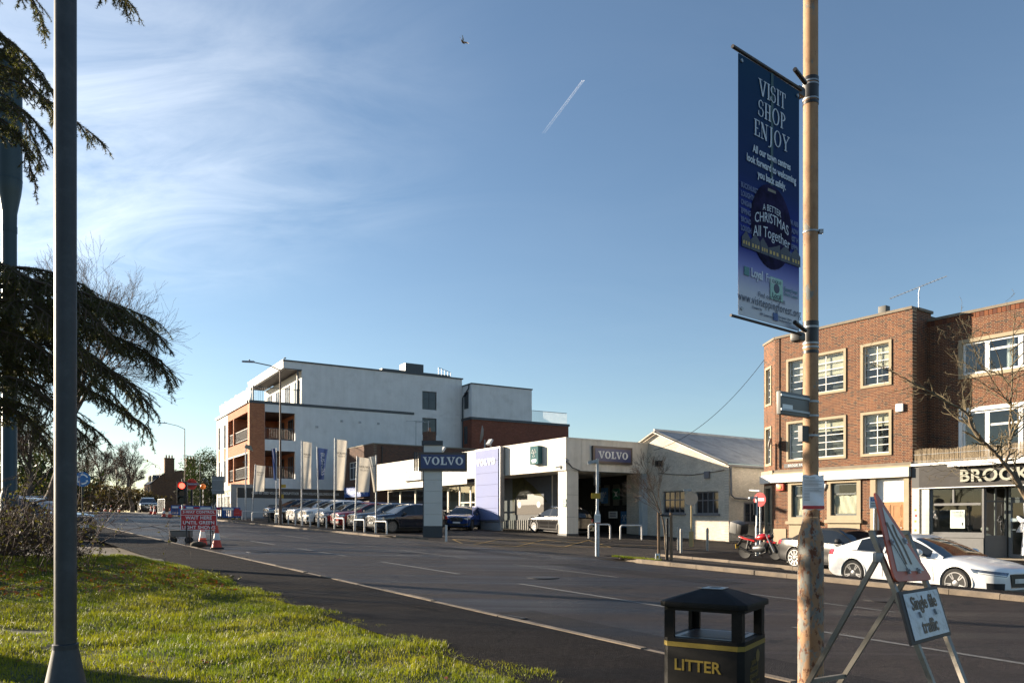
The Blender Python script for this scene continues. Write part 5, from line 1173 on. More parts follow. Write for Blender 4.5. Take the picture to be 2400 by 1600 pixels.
def make_car(spec, name, label, cat='car', group=None, paintm=None):
    root = thing(name, (0, 0, 0), 0, label, cat, group)
    top, shd, bot, wid = spec['top'], spec['sh'], spec['bot'], spec['wid']
    xf, xr = max(p[0] for p in wid), min(p[0] for p in wid)
    N = 64; xs = []
    for i in range(N+1):
        t = i/N; xs.append(xr+(xf-xr)*(t-.12*math.sin(2*math.pi*t)/1.0*.5 if False else (1-math.cos(math.pi*t))/2*.55+t*.45))
    rings = []
    for x in xs:
        w, zt, zs_, zb = sp(wid, x), sp(top, x), sp(shd, x), sp(bot, x); zs_ = min(zs_, zt-.004); h = zs_-zb
        half = [(0, zb), (.82*w, zb), (.945*w, zb+.05*h), (.975*w, zb+.18*h), (.968*w, zb+.34*h), (.985*w, zb+.55*h), (1.0*w, zb+.72*h), (.992*w, zb+.86*h), (.962*w, zs_-.012), (.93*w, zs_+(zt-zs_)*.18), (.80*w, zs_+(zt-zs_)*.62), (.5*w, zs_+(zt-zs_)*.93), (0, zt)]
        rings.append([(x, y, z) for y, z in half]+[(x, -y, z) for y, z in half[-2:0:-1]])
    k = len(rings[0]); V = [p for r in rings for p in r]; Fc = []
    for i in range(N):
        for j in range(k): Fc.append((i*k+j, i*k+(j+1) % k, (i+1)*k+(j+1) % k, (i+1)*k+j))
    Fc.append(tuple(range(k))); Fc.append(tuple(range(N*k, (N+1)*k))[::-1])
    body = MB().add(V, Fc); me = body.mesh('body')
    bm = bmesh.new(); bm.from_mesh(me); bmesh.ops.recalc_face_normals(bm, faces=bm.faces); bm.to_mesh(me); bm.free()
    full = me.copy()
    bmf = bmesh.new(); bmf.from_mesh(full); bvh = BVHTree.FromBMesh(bmf); bmf.free()
    # wheel arches
    tmp = bpy.data.objects.new('tmp', me); C.objects.link(tmp); cutters = []
    wr = spec['wr']; ar = wr+spec.get('gap', .05)
    for wx in spec['wheels']:
        c = MB().lathe([(ar, -2), (ar, 2)], 40, 'y', (wx, 0, wr+.01)); cm = c.mesh('cut')
        bm = bmesh.new(); bm.from_mesh(cm); bmesh.ops.recalc_face_normals(bm, faces=bm.faces); bm.to_mesh(cm); bm.free()
        co = bpy.data.objects.new('cut', cm); C.objects.link(co); cutters.append(co)
        md = tmp.modifiers.new('b', 'BOOLEAN'); md.object = co; md.operation = 'DIFFERENCE'; md.solver = 'EXACT'
    bpy.context.view_layer.update(); dg = bpy.context.evaluated_depsgraph_get()
    me2 = bpy.data.meshes.new_from_object(tmp.evaluated_get(dg))
    for co in cutters+[tmp]: bpy.data.objects.remove(co)
    me2.name = name+'_body'; me2.materials.clear()
    body_o = link('body', me2, paintm, root, smooth=32)
    W = max(p[1] for p in wid)
    for wx in spec['wheels']: MB().box(wx-ar-.03, wx+ar+.03, -W*.62, W*.62, .16, wr+ar*.96).build('wheel_well', TRIM, root)
    MB().box(xr+.4, xf-.4, -W*.7, W*.7, .13, .24).build('underbody', TRIM, root)
    # cast patches on to the body
    def patch(c4, d, m, nm, parent=body_o, nu=8, nv=4, off=.006, tgt=bvh):
        d = Vector(d).normalized(); P = []
        c4 = [Vector(c) for c in c4]
        for i in range(nv+1):
            row = []
            for j in range(nu+1):
                u, v = j/nu, i/nv
                q = c4[0]*(1-u)*(1-v)+c4[1]*u*(1-v)+c4[2]*u*v+c4[3]*(1-u)*v
                hit = tgt.ray_cast(q-d*3, d)
                if hit[0] is None: return None
                row.append(hit[0]+hit[1]*off*(1 if hit[1].dot(d) < 0 else -1))
            P.append(row)
        mb = MB().grid(P); o_ = mb.build(nm, m, parent, smooth=50)
        return o_
    spec['_patch'] = patch
    # greenhouse
    roof = spec['roof']; bx = sorted(set([p for p in spec['glass_x']]+[roof[0][0], roof[-1][0]]+[roof[-1][0]+(roof[0][0]-roof[-1][0])*i/22 for i in range(23)]))
    ra, rb = spec['ws_top'], spec['rw_top']       # x of windscreen top and rear window top
    bx = sorted(set(bx+[ra, rb])); out = []
    for b in bx:
        if not out or b-out[-1] > .004: out.append(b)
    bx = out; wrf = spec['roof_w']; S = []
    for x in bx:
        zr = sp(roof, x); zb = sp(shd, x)-.015; zt = sp(top, x); h = max(zr-zb, .005); wb = sp(wid, x)*.945
        hr = min(1, h/spec['hmax']); ww = wb+(wrf-wb)*hr**1.1
        S.append([(wb, zb), (wb+(ww-wb)*.86, zb+.86*h), (ww*.985, zb+.95*h), (ww*.86, zb+.99*h), (ww*.45, zr+.004*h), (0, zr+.006)])
    parts = {}
    def put(key, q): parts.setdefault(key, []).append(q)
    for i in range(len(bx)-1):
        xm = (bx[i]+bx[i+1])/2; gl = any(a-.001 <= bx[i] and bx[i+1] <= b+.001 for a, b in spec['side_glass'])
        which = next((n_ for n_, (a, b) in enumerate(spec['side_glass']) if a-.001 <= bx[i] and bx[i+1] <= b+.001), None)
        for sgn in (1, -1):
            for j in range(5):
                a, b, c, d = [(bx[ii], sgn*S[ii][jj][0], S[ii][jj][1]) for ii, jj in ((i, j), (i+1, j), (i+1, j+1), (i, j+1))]
                q = (a, b, c, d) if sgn < 0 else (d, c, b, a)
                if j == 0: put(('side_window', sgn, which) if gl else ('pillar', sgn, sum(1 for a_, b_ in spec['side_glass'] if a_ >= xm)), q)
                elif j == 1: put('roof', q)
                elif xm > ra and bx[i] > ra-.001: put('windscreen', q)
                elif xm < rb: put('rear_window', q)
                else: put('roof', q)
    for key, qs in parts.items():
        nm = key if isinstance(key, str) else key[0]
        mb = MB()
        for q in qs: mb.add(q, [(0, 1, 2, 3)])
        me = mb.mesh(nm); bm = bmesh.new(); bm.from_mesh(me); bmesh.ops.remove_doubles(bm, verts=bm.verts, dist=.0005); bm.to_mesh(me); bm.free()
        mm = CARGLASS if nm in ('side_window', 'windscreen', 'rear_window') else (spec.get('roof_mat') or paintm) if nm == 'roof' else (spec.get('pillar_mat') or paintm)
        link(nm, me, mm, root, smooth=40)
    # wheels
    tyre, rim, disc = wheel_meshes(wr, spec.get('ww', .23), spec['spokes'], spec['rim'], name, spec.get('twin', False))
    for wx in spec['wheels']:
        for sgn in (1, -1):
            w = bpy.data.objects.new('wheel', tyre if False else None); C.objects.link(w); w.parent = root
            w.location = (wx, sgn*(W-.135), wr); w.rotation_euler = (0, R(wx*23), 0 if sgn > 0 else math.pi)
            for nm, me_ in (('tyre', tyre), ('rim', rim), ('brake_disc', disc)):
                c = bpy.data.objects.new(nm, me_); C.objects.link(c); c.parent = w
    spec['detail'](root, body_o, patch, xf, xr, W, spec)
    return root
def arches(root, spec, W, m, t=.05, wd=.035):
    for wx in spec['wheels']:
        for sgn in (1, -1):
            ar = spec['wr']+spec.get('gap', .05); mb = MB(); P = []
            for i in range(19):
                a = R(-12+204*i/18); c, s = math.cos(a), math.sin(a); yo = sp(spec['wid'], wx+c*ar)
                P.append([(wx+c*(ar-.004), sgn*(yo*.93), spec['wr']+.01+s*(ar-.004)), (wx+c*(ar-.004), sgn*(yo*.985+.012), spec['wr']+.01+s*(ar-.004)), (wx+c*(ar+t), sgn*(yo*.985+.008), spec['wr']+.01+s*(ar+t)), (wx+c*(ar+t), sgn*yo*.95, spec['wr']+.01+s*(ar+t))])
            mb.grid(P).build('arch_trim', m, root, smooth=40)
def suv_detail(root, body, patch, xf, xr, W, spec):
    arches(root, spec, W, TRIM)
    F_ = (-1, 0, 0)
    g = patch([(0, -.42, .62), (0, .42, .62), (0, .46, .93), (0, -.46, .93)], F_, CHROME, 'grille_frame')
    g2 = patch([(0, -.39, .65), (0, .39, .65), (0, .43, .905), (0, -.43, .905)], F_, TRIM, 'grille', off=.014)
    patch([(0, -.40, .66), (0, -.34, .66), (0, .40, .90), (0, .34, .90)], F_, CHROME, 'badge_bar', off=.02)
    mb = MB().lathe([(.085, -.012), (.085, .012), (.062, .014), (.062, -.012)], 20, 'x', (xf+.012, 0, .78)); mb.build('badge', CHROME, body)
    patch([(0, -.62, .28), (0, .62, .28), (0, .66, .47), (0, -.66, .47)], F_, TRIM, 'lower_intake')
    patch([(0, -.50, .24), (0, .50, .24), (0, .50, .29), (0, -.50, .29)], F_, ALLOY, 'skid_plate', off=.012)
    patch([(0, -.26, .49), (0, .26, .49), (0, .26, .60), (0, -.26, .60)], F_, PLATE_W, 'number_plate', off=.02)
    for s in (1, -1):
        d = (-1, -.75*s, 0)
        q = [(xf, .49*s, .74), (xf-.42, .84*s, .77), (xf-.42, .84*s, .92), (xf, .49*s, .90)]
        patch(q, d, LAMP, 'headlight'); q2 = [(xf-.03, .52*s, .81), (xf-.36, .80*s, .83), (xf-.36, .80*s, .86), (xf-.03, .52*s, .84)]; patch(q2, d, SIGNW, 'light_bar', off=.012)
        patch([(xf, .56*s, .36), (xf-.12, .78*s, .36), (xf-.12, .78*s, .52), (xf, .56*s, .50)], d, TRIM, 'fog_lamp_recess')
        patch([(xr+.0, .62*s, .80), (xr+.25, .86*s, .80), (xr+.25, .86*s, .98), (xr, .62*s, .98)], (1, -.5*s, 0), TAIL, 'tail_light')
        m = MB(); m.m = Matrix.Translation((.72, s*(W+.10), 1.10)); m.lathe([(.001, -.1), (.075, -.08), (.095, 0), (.08, .06), (.001, .07)], 12, 'x'); m.build('mirror', spec.get('mirror_mat') or TRIM, root, smooth=60)
        MB().bar((.75, s*(W-.06), 1.05), (.72, s*(W+.06), 1.08), .05, .03).build('mirror_arm', TRIM, root)
        side = (0, -s, 0)
        for xq in (.05, -.95): patch([(xq, 0, .86), (xq-.2, 0, .86), (xq-.2, 0, .885), (xq, 0, .885)], side, CHROME if False else TRIM, 'door_handle', off=.02, nv=1)
        for xq in (.86, -.16, -1.12): patch([(xq, 0, .36), (xq-.010, 0, .36), (xq-.010, 0, .95), (xq, 0, .95)], side, TRIM, 'door_gap', off=.003, nu=1, nv=8)
        patch([(1.0, 0, .27), (-1.0, 0, .27), (-1.0, 0, .36), (1.0, 0, .36)], side, TRIM, 'sill_trim', off=.008)
        MB().tube([(.25, s*.60, 1.60), (.1, s*.60, 1.655), (-1.3, s*.585, 1.655), (-1.5, s*.58, 1.60)], .016, 6).build('roof_rail', CHROME, root)
SUV = dict(wheels=(1.43, -1.43), wr=.365, rim=.255, spokes=10, twin=False, gap=.055, ww=.24,
    top=[(2.30, .92), (2.26, .97), (2.1, 1.02), (1.5, 1.09), (1.05, 1.13), (.4, 1.10), (-1.6, 1.12), (-2.2, 1.08), (-2.36, 1.0)],
    sh=[(2.30, .84), (2.1, .93), (1.5, 1.0), (.8, 1.03), (-.5, 1.06), (-1.5, 1.09), (-2.2, 1.05), (-2.36, .96)],
    bot=[(2.30, .30), (2.15, .22), (1.2, .22), (-1.2, .22), (-2.1, .28), (-2.36, .42)],
    wid=[(2.30, .72), (2.24, .80), (2.05, .88), (1.6, .93), (1.0, .945), (-1.2, .95), (-1.8, .93), (-2.2, .86), (-2.36, .78)],
    roof=[(1.18, 1.10), (.85, 1.28), (.45, 1.49), (.1, 1.60), (-.4, 1.645), (-1.2, 1.63), (-1.75, 1.56), (-1.95, 1.45), (-2.18, 1.18), (-2.25, 1.06)],
    ws_top=.25, rw_top=-1.82, roof_w=.63, hmax=.56, side_glass=[(-.12, .80), (-1.08, -.20), (-1.72, -1.16)], glass_x=[-.12, .80, -1.08, -.20, -1.72, -1.16], detail=suv_detail)
NAVY = paint('paint_navy', (.012, .018, .035)); BLK = paint('paint_black', (.008, .008, .009)); CHAR_ = paint('paint_charcoal', (.03, .031, .034)); SILV = paint('paint_silver', (.42, .43, .44), .6); WHT = paint('paint_white', (.82, .82, .80), 0, .3, .5)
REDP = paint('paint_red', (.30, .012, .014), .3); GREYP = paint('paint_grey', (.12, .125, .13), .5); BLUEP = paint('paint_blue', (.012, .05, .22), .4); DGREYP = paint('paint_dark_grey', (.012, .012, .013), 0, .4, .15)
suv0 = make_car(SUV, 'parked_suv', 'x', 'car', 'cars for sale in a row', NAVY)
PAINT_SET = {NAVY}
def car_copy(src, loc, yaw, label, pm, old, group=None, slope=True, first=False, scale=1.0):
    c = src if first else copy_tree(src)
    c.location = loc; c.rotation_euler = (0, 0, yaw); c.scale = (scale,)*3
    if slope:
        f = Vector((math.cos(yaw), math.sin(yaw), 0)); a = G(*(loc+f*1.4)[:2]); b = G(*(loc-f*1.4)[:2])
        l = Vector((-f.y, f.x, 0)); c1 = G(*(loc+l*.8)[:2]); c2 = G(*(loc-l*.8)[:2])
        c.rotation_euler = (math.atan2(c1-c2, 1.6), -math.atan2(a-b, 2.8), yaw)
    c['label'] = label
    if group: c['group'] = group
    elif 'group' in c.keys(): del c['group']
    for ch in c.children_recursive:
        for sl in ch.material_slots:
            if sl.material == old: sl.link = 'OBJECT'; sl.material = pm
    return c
yaw_row = math.atan2(-NY, -NX)
row = [(NAVY, 'dark navy car for sale at the far left end of the row'), (BLK, 'black car for sale, second from the far end of the row'), (SILV, 'silver car for sale beside a white one'), (WHT, 'white car for sale in the middle of the row'),
       (CHAR_, 'charcoal car for sale between the white and the red one'), (REDP, 'red car for sale in the row'), (GREYP, 'mid grey car for sale beside the red one'), (NAVY, 'dark blue car at the near end of the row behind the pylon')]
for i, (pm, lb) in enumerate(row):
    s_ = 59.6-2.62*i; x, y = xy(s_, 19.1+2.3); loc = Vector((x, y, G(x, y)-.003))
    car_copy(suv0, loc, yaw_row+R((i*37 % 5)-2), lb, pm, NAVY, 'cars for sale in a row', scale=(1.06 if i < 4 else 1.0), first=(i == 0))
# blue compact behind the pylon, black one under the canopy, dark one on the hill, cars behind the hedge
p = uy(1088, 52.0); car_copy(suv0, Vector((p.x, p.y, p.z)), R(-100), 'bright blue car parked before the showroom door', BLUEP, NAVY, scale=.93)
p = Matrix.Translation((3.14, 45.5, 0)) @ Matrix.Rotation(VRZ, 4, 'Z') @ Vector((-2.7, 1.5, 0)); p.z = G(p.x, p.y); car_copy(suv0, p, VRZ+math.pi, 'black car parked under the showroom canopy', BLK, NAVY)
p = uy(346, 96.0); car_copy(suv0, p, R(-62), 'dark off-roader facing downhill near the traffic cones', BLK, NAVY, scale=1.1)
p = uy(232, 118.0); car_copy(suv0, p, R(-60), 'distant silver car coming over the crest', SILV, NAVY)
p = uy(70, 29.0); car_copy(suv0, p, R(-8), 'dark car half hidden behind the bare shrub', BLK, NAVY, scale=.96)
p = uy(-20, 33.0); car_copy(suv0, p, R(172), 'pale car at the left edge behind the shrub', SILV, NAVY, scale=.96)

def coupe_detail(root, body, patch, xf, xr, W, spec):
    F_ = (-1, 0, 0)
    patch([(0, -.36, .30), (0, .36, .30), (0, .42, .60), (0, -.42, .60)], F_, CHROME, 'grille_frame')
    patch([(0, -.34, .32), (0, .34, .32), (0, .40, .585), (0, -.40, .585)], F_, BLACK, 'grille', off=.014)
    patch([(0, -.26, .40), (0, .26, .40), (0, .26, .50), (0, -.26, .50)], F_, PLATE_W, 'number_plate', off=.022)
    for s in (1, -1):
        d = (-1, -.9*s, 0)
        patch([(xf-.02, .50*s, .535), (xf-.50, .88*s, .60), (xf-.56, .90*s, .69), (xf-.02, .42*s, .625)], d, LAMP, 'headlight')
        patch([(xf-.04, .50*s, .548), (xf-.44, .83*s, .60), (xf-.44, .83*s, .62), (xf-.04, .50*s, .568)], d, SIGNW, 'light_bar', off=.012)
        patch([(xf-.05, .52*s, .26), (xf-.22, .82*s, .25), (xf-.24, .82*s, .40), (xf-.05, .52*s, .40)], d, BLACK, 'side_intake')
        patch([(xr+.02, .58*s, .76), (xr+.30, .86*s, .77), (xr+.30, .86*s, .90), (xr+.02, .58*s, .90)], (1, -.8*s, 0), TAIL, 'tail_light')
        patch([(0+xr, .1*s, .50), (xr, .26*s, .50), (xr, .26*s, .6), (xr, .1*s, .6)], (1, 0, 0), YELLOW, 'rear_plate')
        side = (0, -s, 0)
        m = MB(); m.m = Matrix.Translation((.52, s*(W+.10), .97)) @ Matrix.Rotation(R(-6*s), 4, 'Z'); m.lathe([(.001, -.08), (.06, -.075), (.085, -.03), (.08, .05), (.05, .1), (.001, .11)], 14, 'x'); m.build('mirror', spec.get('mirror_mat') or spec['pm'], root, smooth=60)
        MB().bar((.55, s*(W-.08), .93), (.52, s*(W+.06), .94), .06, .03).build('mirror_arm', TRIM, root)
        for xq in (.84, -.50):
            patch([(xq, 0, .32), (xq-.011, 0, .32), (xq-.011, 0, .84), (xq, 0, .84)], side, TRIM, 'door_gap', off=.003, nu=1, nv=10)
        patch([(-.18, 0, .775), (-.42, 0, .775), (-.42, 0, .80), (-.18, 0, .80)], side, spec['pm'], 'door_handle', off=.022, nv=1)
        patch([(-1.62, 0, .74), (-1.82, 0, .74), (-1.82, 0, .86), (-1.62, 0, .86)], side, spec['pm'], 'fuel_flap', off=.006)
        patch([(1.0, 0, .19), (-1.0, 0, .19), (-1.0, 0, .235), (1.0, 0, .235)], side, spec['pm'] if spec.get('plain') else TRIM, 'sill_trim', off=.006)
        mb = MB(); gx = [(x, sp(spec['sh'], x)+.002) for x in [.95-.1*i for i in range(26)]]
        mb.tube([(x, s*(sp(spec['wid'], x)*.95+.006), z-.008) for x, z in gx], .009, 5); mb.build('belt_trim', spec.get('belt', CHROME), root)
    arches(root, spec, W, spec['pm'], .018)
COUPE = dict(wheels=(1.375, -1.375), wr=.335, rim=.25, spokes=5, twin=True, gap=.035, ww=.245, pm=WHT, plain=True, belt=TRIM,
    top=[(2.28, .62), (2.2, .70), (2.0, .76), (1.6, .84), (1.1, .915), (.75, .935), (-1.2, .95), (-1.75, .985), (-2.1, .97), (-2.28, .93), (-2.36, .82)],
    sh=[(2.28, .56), (2.1, .65), (1.6, .76), (1.0, .83), (.4, .865), (-1.0, .905), (-1.8, .925), (-2.2, .89), (-2.36, .76)],
    bot=[(2.28, .26), (2.1, .17), (1.3, .165), (-1.3, .165), (-2.0, .2), (-2.36, .34)],
    wid=[(2.28, .50), (2.24, .62), (2.12, .76), (1.9, .85), (1.5, .905), (1.0, .915), (0, .915), (-1.2, .925), (-1.7, .91), (-2.1, .84), (-2.28, .76), (-2.36, .64)],
    roof=[(1.02, .90), (.75, 1.03), (.35, 1.21), (.0, 1.32), (-.35, 1.365), (-.75, 1.355), (-1.15, 1.27), (-1.5, 1.15), (-1.85, 1.01), (-2.0, .96)],
    ws_top=.12, rw_top=-1.0, roof_w=.56, hmax=.47, side_glass=[(-.50, .72), (-1.30, -.56)], glass_x=[-.50, .72, -1.30, -.56], detail=coupe_detail)
coupe0 = make_car(COUPE, 'parked_coupe', 'white two-door coupe parked in front of the salon', 'car', None, WHT)
CPOS = (Vector((8.75, 19.9, 0))+Vector((9.92, 17.5, 0)))/2
f_ = Vector((9.92-8.75, 17.5-19.9, 0)); yawc = math.atan2(f_.y, f_.x)
side_n = Vector((-f_.y, f_.x, 0)).normalized()       # towards the shops
cpos = CPOS+side_n*.82; car_copy(coupe0, Vector((cpos.x, cpos.y, G(cpos.x, cpos.y))), yawc, coupe0['label'], WHT, WHT, first=True)
CABRIO = dict(COUPE); CABRIO.update(pm=DGREYP, roof_mat=mat('soft_top', (.012, .012, .013), .9, 0, .1, 30), pillar_mat=MATS['soft_top'], mirror_mat=TRIM, plain=False, belt=CHROME, spokes=10, twin=False,
    side_glass=[(-.50, .72), (-.95, -.56)], glass_x=[-.50, .72, -.95, -.56], rim=.262,
    roof=[(1.02, .90), (.75, 1.03), (.35, 1.22), (.05, 1.33), (-.3, 1.36), (-.8, 1.33), (-1.15, 1.24), (-1.45, 1.08), (-1.6, .97)])
cab0 = make_car(CABRIO, 'parked_convertible', 'dark grey convertible with black soft top behind the rusty lamp post', 'car', None, DGREYP)
cf = Vector((.42, -.907, 0)); rear = Vector((9.4, 25.9, 0)); cc = rear+cf*1.375+Vector((.907, .42, 0))*.82
car_copy(cab0, Vector((cc.x, cc.y, G(cc.x, cc.y))), math.atan2(cf.y, cf.x), cab0['label'], DGREYP, DGREYP, first=True)

# ---- motorcycle
def motorcycle():
    p = uy(1783, 29.0); p.z = G(p.x, p.y)+.07
    d = math.atan2(-.80, .6)
    o = thing('motorcycle', p, d, 'red motorcycle with a big grey top box behind the convertible', 'motorcycle')
    lean = Matrix.Rotation(R(8), 4, 'X')
    def B(): m = MB(); m.m = lean; return m
    MR = paint('bike_red', (.42, .012, .012), 0); GM = mat('engine_metal', (.16, .16, .16), .4, .7, .2, 10)
    for x, nm in ((.66, 'wheel'), (-.66, 'wheel')):
        w = bpy.data.objects.new('wheel', None); C.objects.link(w); w.parent = o
        prof = [(.235, -.03), (.28, -.045), (.3, 0), (.28, .045), (.235, .03)]
        B().lathe(prof, 28, 'y', (x, 0, .30)).build('tyre', RUBBER, w, smooth=50)
        m = B(); m.lathe([(.238, -.025), (.238, .025), (.215, .02), (.215, -.02)], 28, 'y', (x, 0, .30))
        for k in range(5):
            a = 2*math.pi*k/5; m.bar((x, 0, .3), (x+.22*math.sin(a), 0, .3+.22*math.cos(a)), .03, .03, (0, 1, 0))
        m.lathe([(.05, -.05), (.05, .05)], 12, 'y', (x, 0, .3)); m.build('rim', BLACK, w)
    for s in (1, -1):
        B().tube([(.66, s*.09, .3), (.50, s*.09, .66), (.38, s*.09, .95)], [.028, .028, .022], 8).build('fork', GALV, o)
        B().bar((-.66, s*.1, .3), (-.1, s*.09, .38), .05, .05).build('swing_arm', BLACK, o); B().tube([(-.52, s*.11, .36), (-.38, s*.12, .72)], .028, 8).build('shock', GM, o)
        B().tube([(.36, s*.02, 1.02), (.3, s*.2, 1.06), (.2, s*.36, 1.05)], .013, 6).build('handlebar', BLACK, o)
        B().tube([(.26, s*.30, 1.06), (.25, s*.32, 1.24)], .008, 5).build('mirror_stem', BLACK, o); B().cb((.24, s*.34, 1.27), (.03, .14, .09)).build('mirror', BLACK, o, bevel=.012)
    def loft(secs, nm, m, par=o):
        rows = []
        for x, w, z0, z1 in secs: rows.append([(x, w*math.cos(a), (z0+z1)/2+(z1-z0)/2*math.sin(a)) for a in [2*math.pi*k/16 for k in range(17)]])
        b = B(); b.grid(rows); b.add(rows[0][:-1], [tuple(range(16))]); b.add(rows[-1][:-1], [tuple(range(16))[::-1]]); return b.build(nm, m, par, smooth=50)
    loft([(-.12, .09, .72, .82), (0, .13, .70, .92), (.18, .15, .70, .97), (.32, .12, .74, .95), (.38, .06, .80, .90)], 'fuel_tank', MR)
    loft([(-.62, .07, .80, .88), (-.4, .12, .76, .84), (-.15, .13, .72, .80), (.0, .10, .72, .79)], 'seat', BLACK)
    loft([(-.88, .04, .80, .86), (-.7, .09, .74, .84), (-.4, .11, .68, .78), (-.15, .1, .62, .74)], 'tail_fairing', MR)
    loft([(-.22, .13, .28, .52), (.05, .15, .24, .56), (.25, .12, .28, .58), (.32, .08, .34, .54)], 'engine', GM)
    m = B()
    for k in range(5): m.cb((.16+.02*k, 0, .5+.035*k), (.2, .26, .015))
    m.build('cylinder_fins', GM, o)
    B().tube([(.62, 0, .98), (.42, 0, .66), (.30, 0, .30), (-.2, 0, .27)], .03, 8).build('frame_tube', BLACK, o)
    B().tube([(.30, -.1, .5), (.34, -.12, .3), (.1, -.14, .2), (-.3, -.15, .24), (-.75, -.18, .45)], [.02, .02, .02, .03, .05], 10).build('exhaust', mat('exhaust_black', (.03, .03, .03), .4, .5), o, smooth=50)
    m = B(); m.m = lean @ Matrix.Translation((.52, 0, .86)); m.lathe([(.001, .1), (.07, .08), (.095, .02), (.08, -.06), (.001, -.09)], 16, 'x'); m.build('headlight', BLACK, o, smooth=50)
    loft([(.36, .05, .62, .72), (.55, .06, .58, .70), (.72, .05, .60, .66)], 'front_mudguard', MR) ; loft([(.40, .10, .72, .92), (.52, .11, .78, .94), (.58, .06, .84, .92)], 'headlight_cowl', MR)
    B().bar((-.72, 0, .80), (-.98, 0, .48), .03, .14, (0, 1, 0)).build('rear_mudguard', BLACK, o); B().cb((-1.0, 0, .47), (.02, .2, .17)).build('number_plate', YELLOW, o)
    B().tube([(-.05, .08, .3), (-.12, .28, .03)], .014, 6).build('side_stand', BLACK, o)
    for s in (1, -1): B().tube([(-.3, s*.1, .82), (-.75, s*.12, .92), (-1.05, s*.12, .97)], .012, 6).build('rack', BLACK, o)
    bx = B(); bx.m = lean @ Matrix.Translation((-.86, 0, .96)) @ Matrix.Rotation(R(14), 4, 'Y'); bx.box(-.3, .02, -.24, .24, 0, .42); bx.build('top_box', mat('box_grey', (.16, .16, .155), .55, .2, .1, 4), o, bevel=.02)
    bx = B(); bx.m = lean @ Matrix.Translation((-.86, 0, .96)) @ Matrix.Rotation(R(14), 4, 'Y'); bx.box(.025, .22, -.235, .235, .005, .41); bx.build('box_lid', BLACK, o, bevel=.02)
motorcycle()
# ------------------------------------------------------------------ street furniture
# ---- galvanised post in the grass, near left
def near_post():
    r = (153.5-U0)/F; Y = 4.2; p = Vector((r*Y, Y, 0)); p.z = G(p.x, p.y)
    o = thing('galvanised_post', p, 0, 'thick galvanised steel post rising from the grass at the left edge', 'post')
    ZS = mat('weathered_zinc', (.026, .031, .037), .55, .1, .3, 7, bump=.06, bscale=30, dirt=(.06, .066, .075), dirtscale=7, dirtamt=.5)
    b = .89
    MB().lathe([(.102, -.15), (.102, b-.17-p.z), (.098, b-.16-p.z), (.062, b+.02-p.z), (.060, b+.035-p.z)], 40).build('base_section', ZS, o, smooth=40)
    MB().lathe([(.0635, b+.02-p.z), (.0635, b+.045-p.z), (.057, b+.05-p.z)], 40).build('collar', ZS, o, smooth=40)
    MB().lathe([(.0545, b+.04-p.z), (.0535, 5.5)], 40).build('shaft', ZS, o, smooth=40)
    MB().lathe([(.02, -.01), (.02, .01), (.014, .014)], 8, 'x', (.1, 0, .4)).build('bolt', ZS, o)
near_post()

# ---- rusty lamp post with banner, near right
def rust_mat():
    k = NT('rusty_cream_paint'); v = k.coords()
    mp = k.new('Mapping'); mp.inputs['Scale'].default_value = (1, 1, .55); k.lk(v, mp.inputs['Vector'])
    n1 = k.noise(mp.outputs[0], 9, 8, .68, .4); n2 = k.noise(v, 3, 5, .6); n3 = k.noise(mp.outputs[0], 24, 6, .7)
    sp_ = k.new('SeparateXYZ'); k.lk(v, sp_.inputs[0])
    low = k.new('MapRange'); k.lk(sp_.outputs[2], low.inputs[0]); low.inputs[1].default_value = 2.6; low.inputs[2].default_value = 1.1
    c = k.ramp(n2, .3, .7, (.30, .165, .08), (.38, .225, .12))
    grey = k.ramp(k.m('ADD', n1, k.m('MULTIPLY', low.outputs[0], .10)), .59, .63, (0, 0, 0), (1, 1, 1))
    c = k.mix(grey, c, (.19, .19, .17))
    rust = k.ramp(k.m('ADD', n3, k.m('MULTIPLY', low.outputs[0], .09)), .64, .67, (0, 0, 0), (1, 1, 1))
    stn = k.ramp(k.noise(mp.outputs[0], 4, 6, .7), .50, .66, (1, 1, 1), (.42, .30, .22)); c = k.mix(.8, c, stn, 'MULTIPLY')
    c = k.mix(rust, c, (.13, .045, .018)); k.lk(c, k.b.inputs['Base Color']); k.b.inputs['Roughness'].default_value = .72
    k.bump(k.m('SUBTRACT', n2, k.m('ADD', grey, rust)), .35, .003); MATS['rusty_cream_paint'] = k.mat; return k.mat
RUSTY = rust_mat()
BL_Z = {}
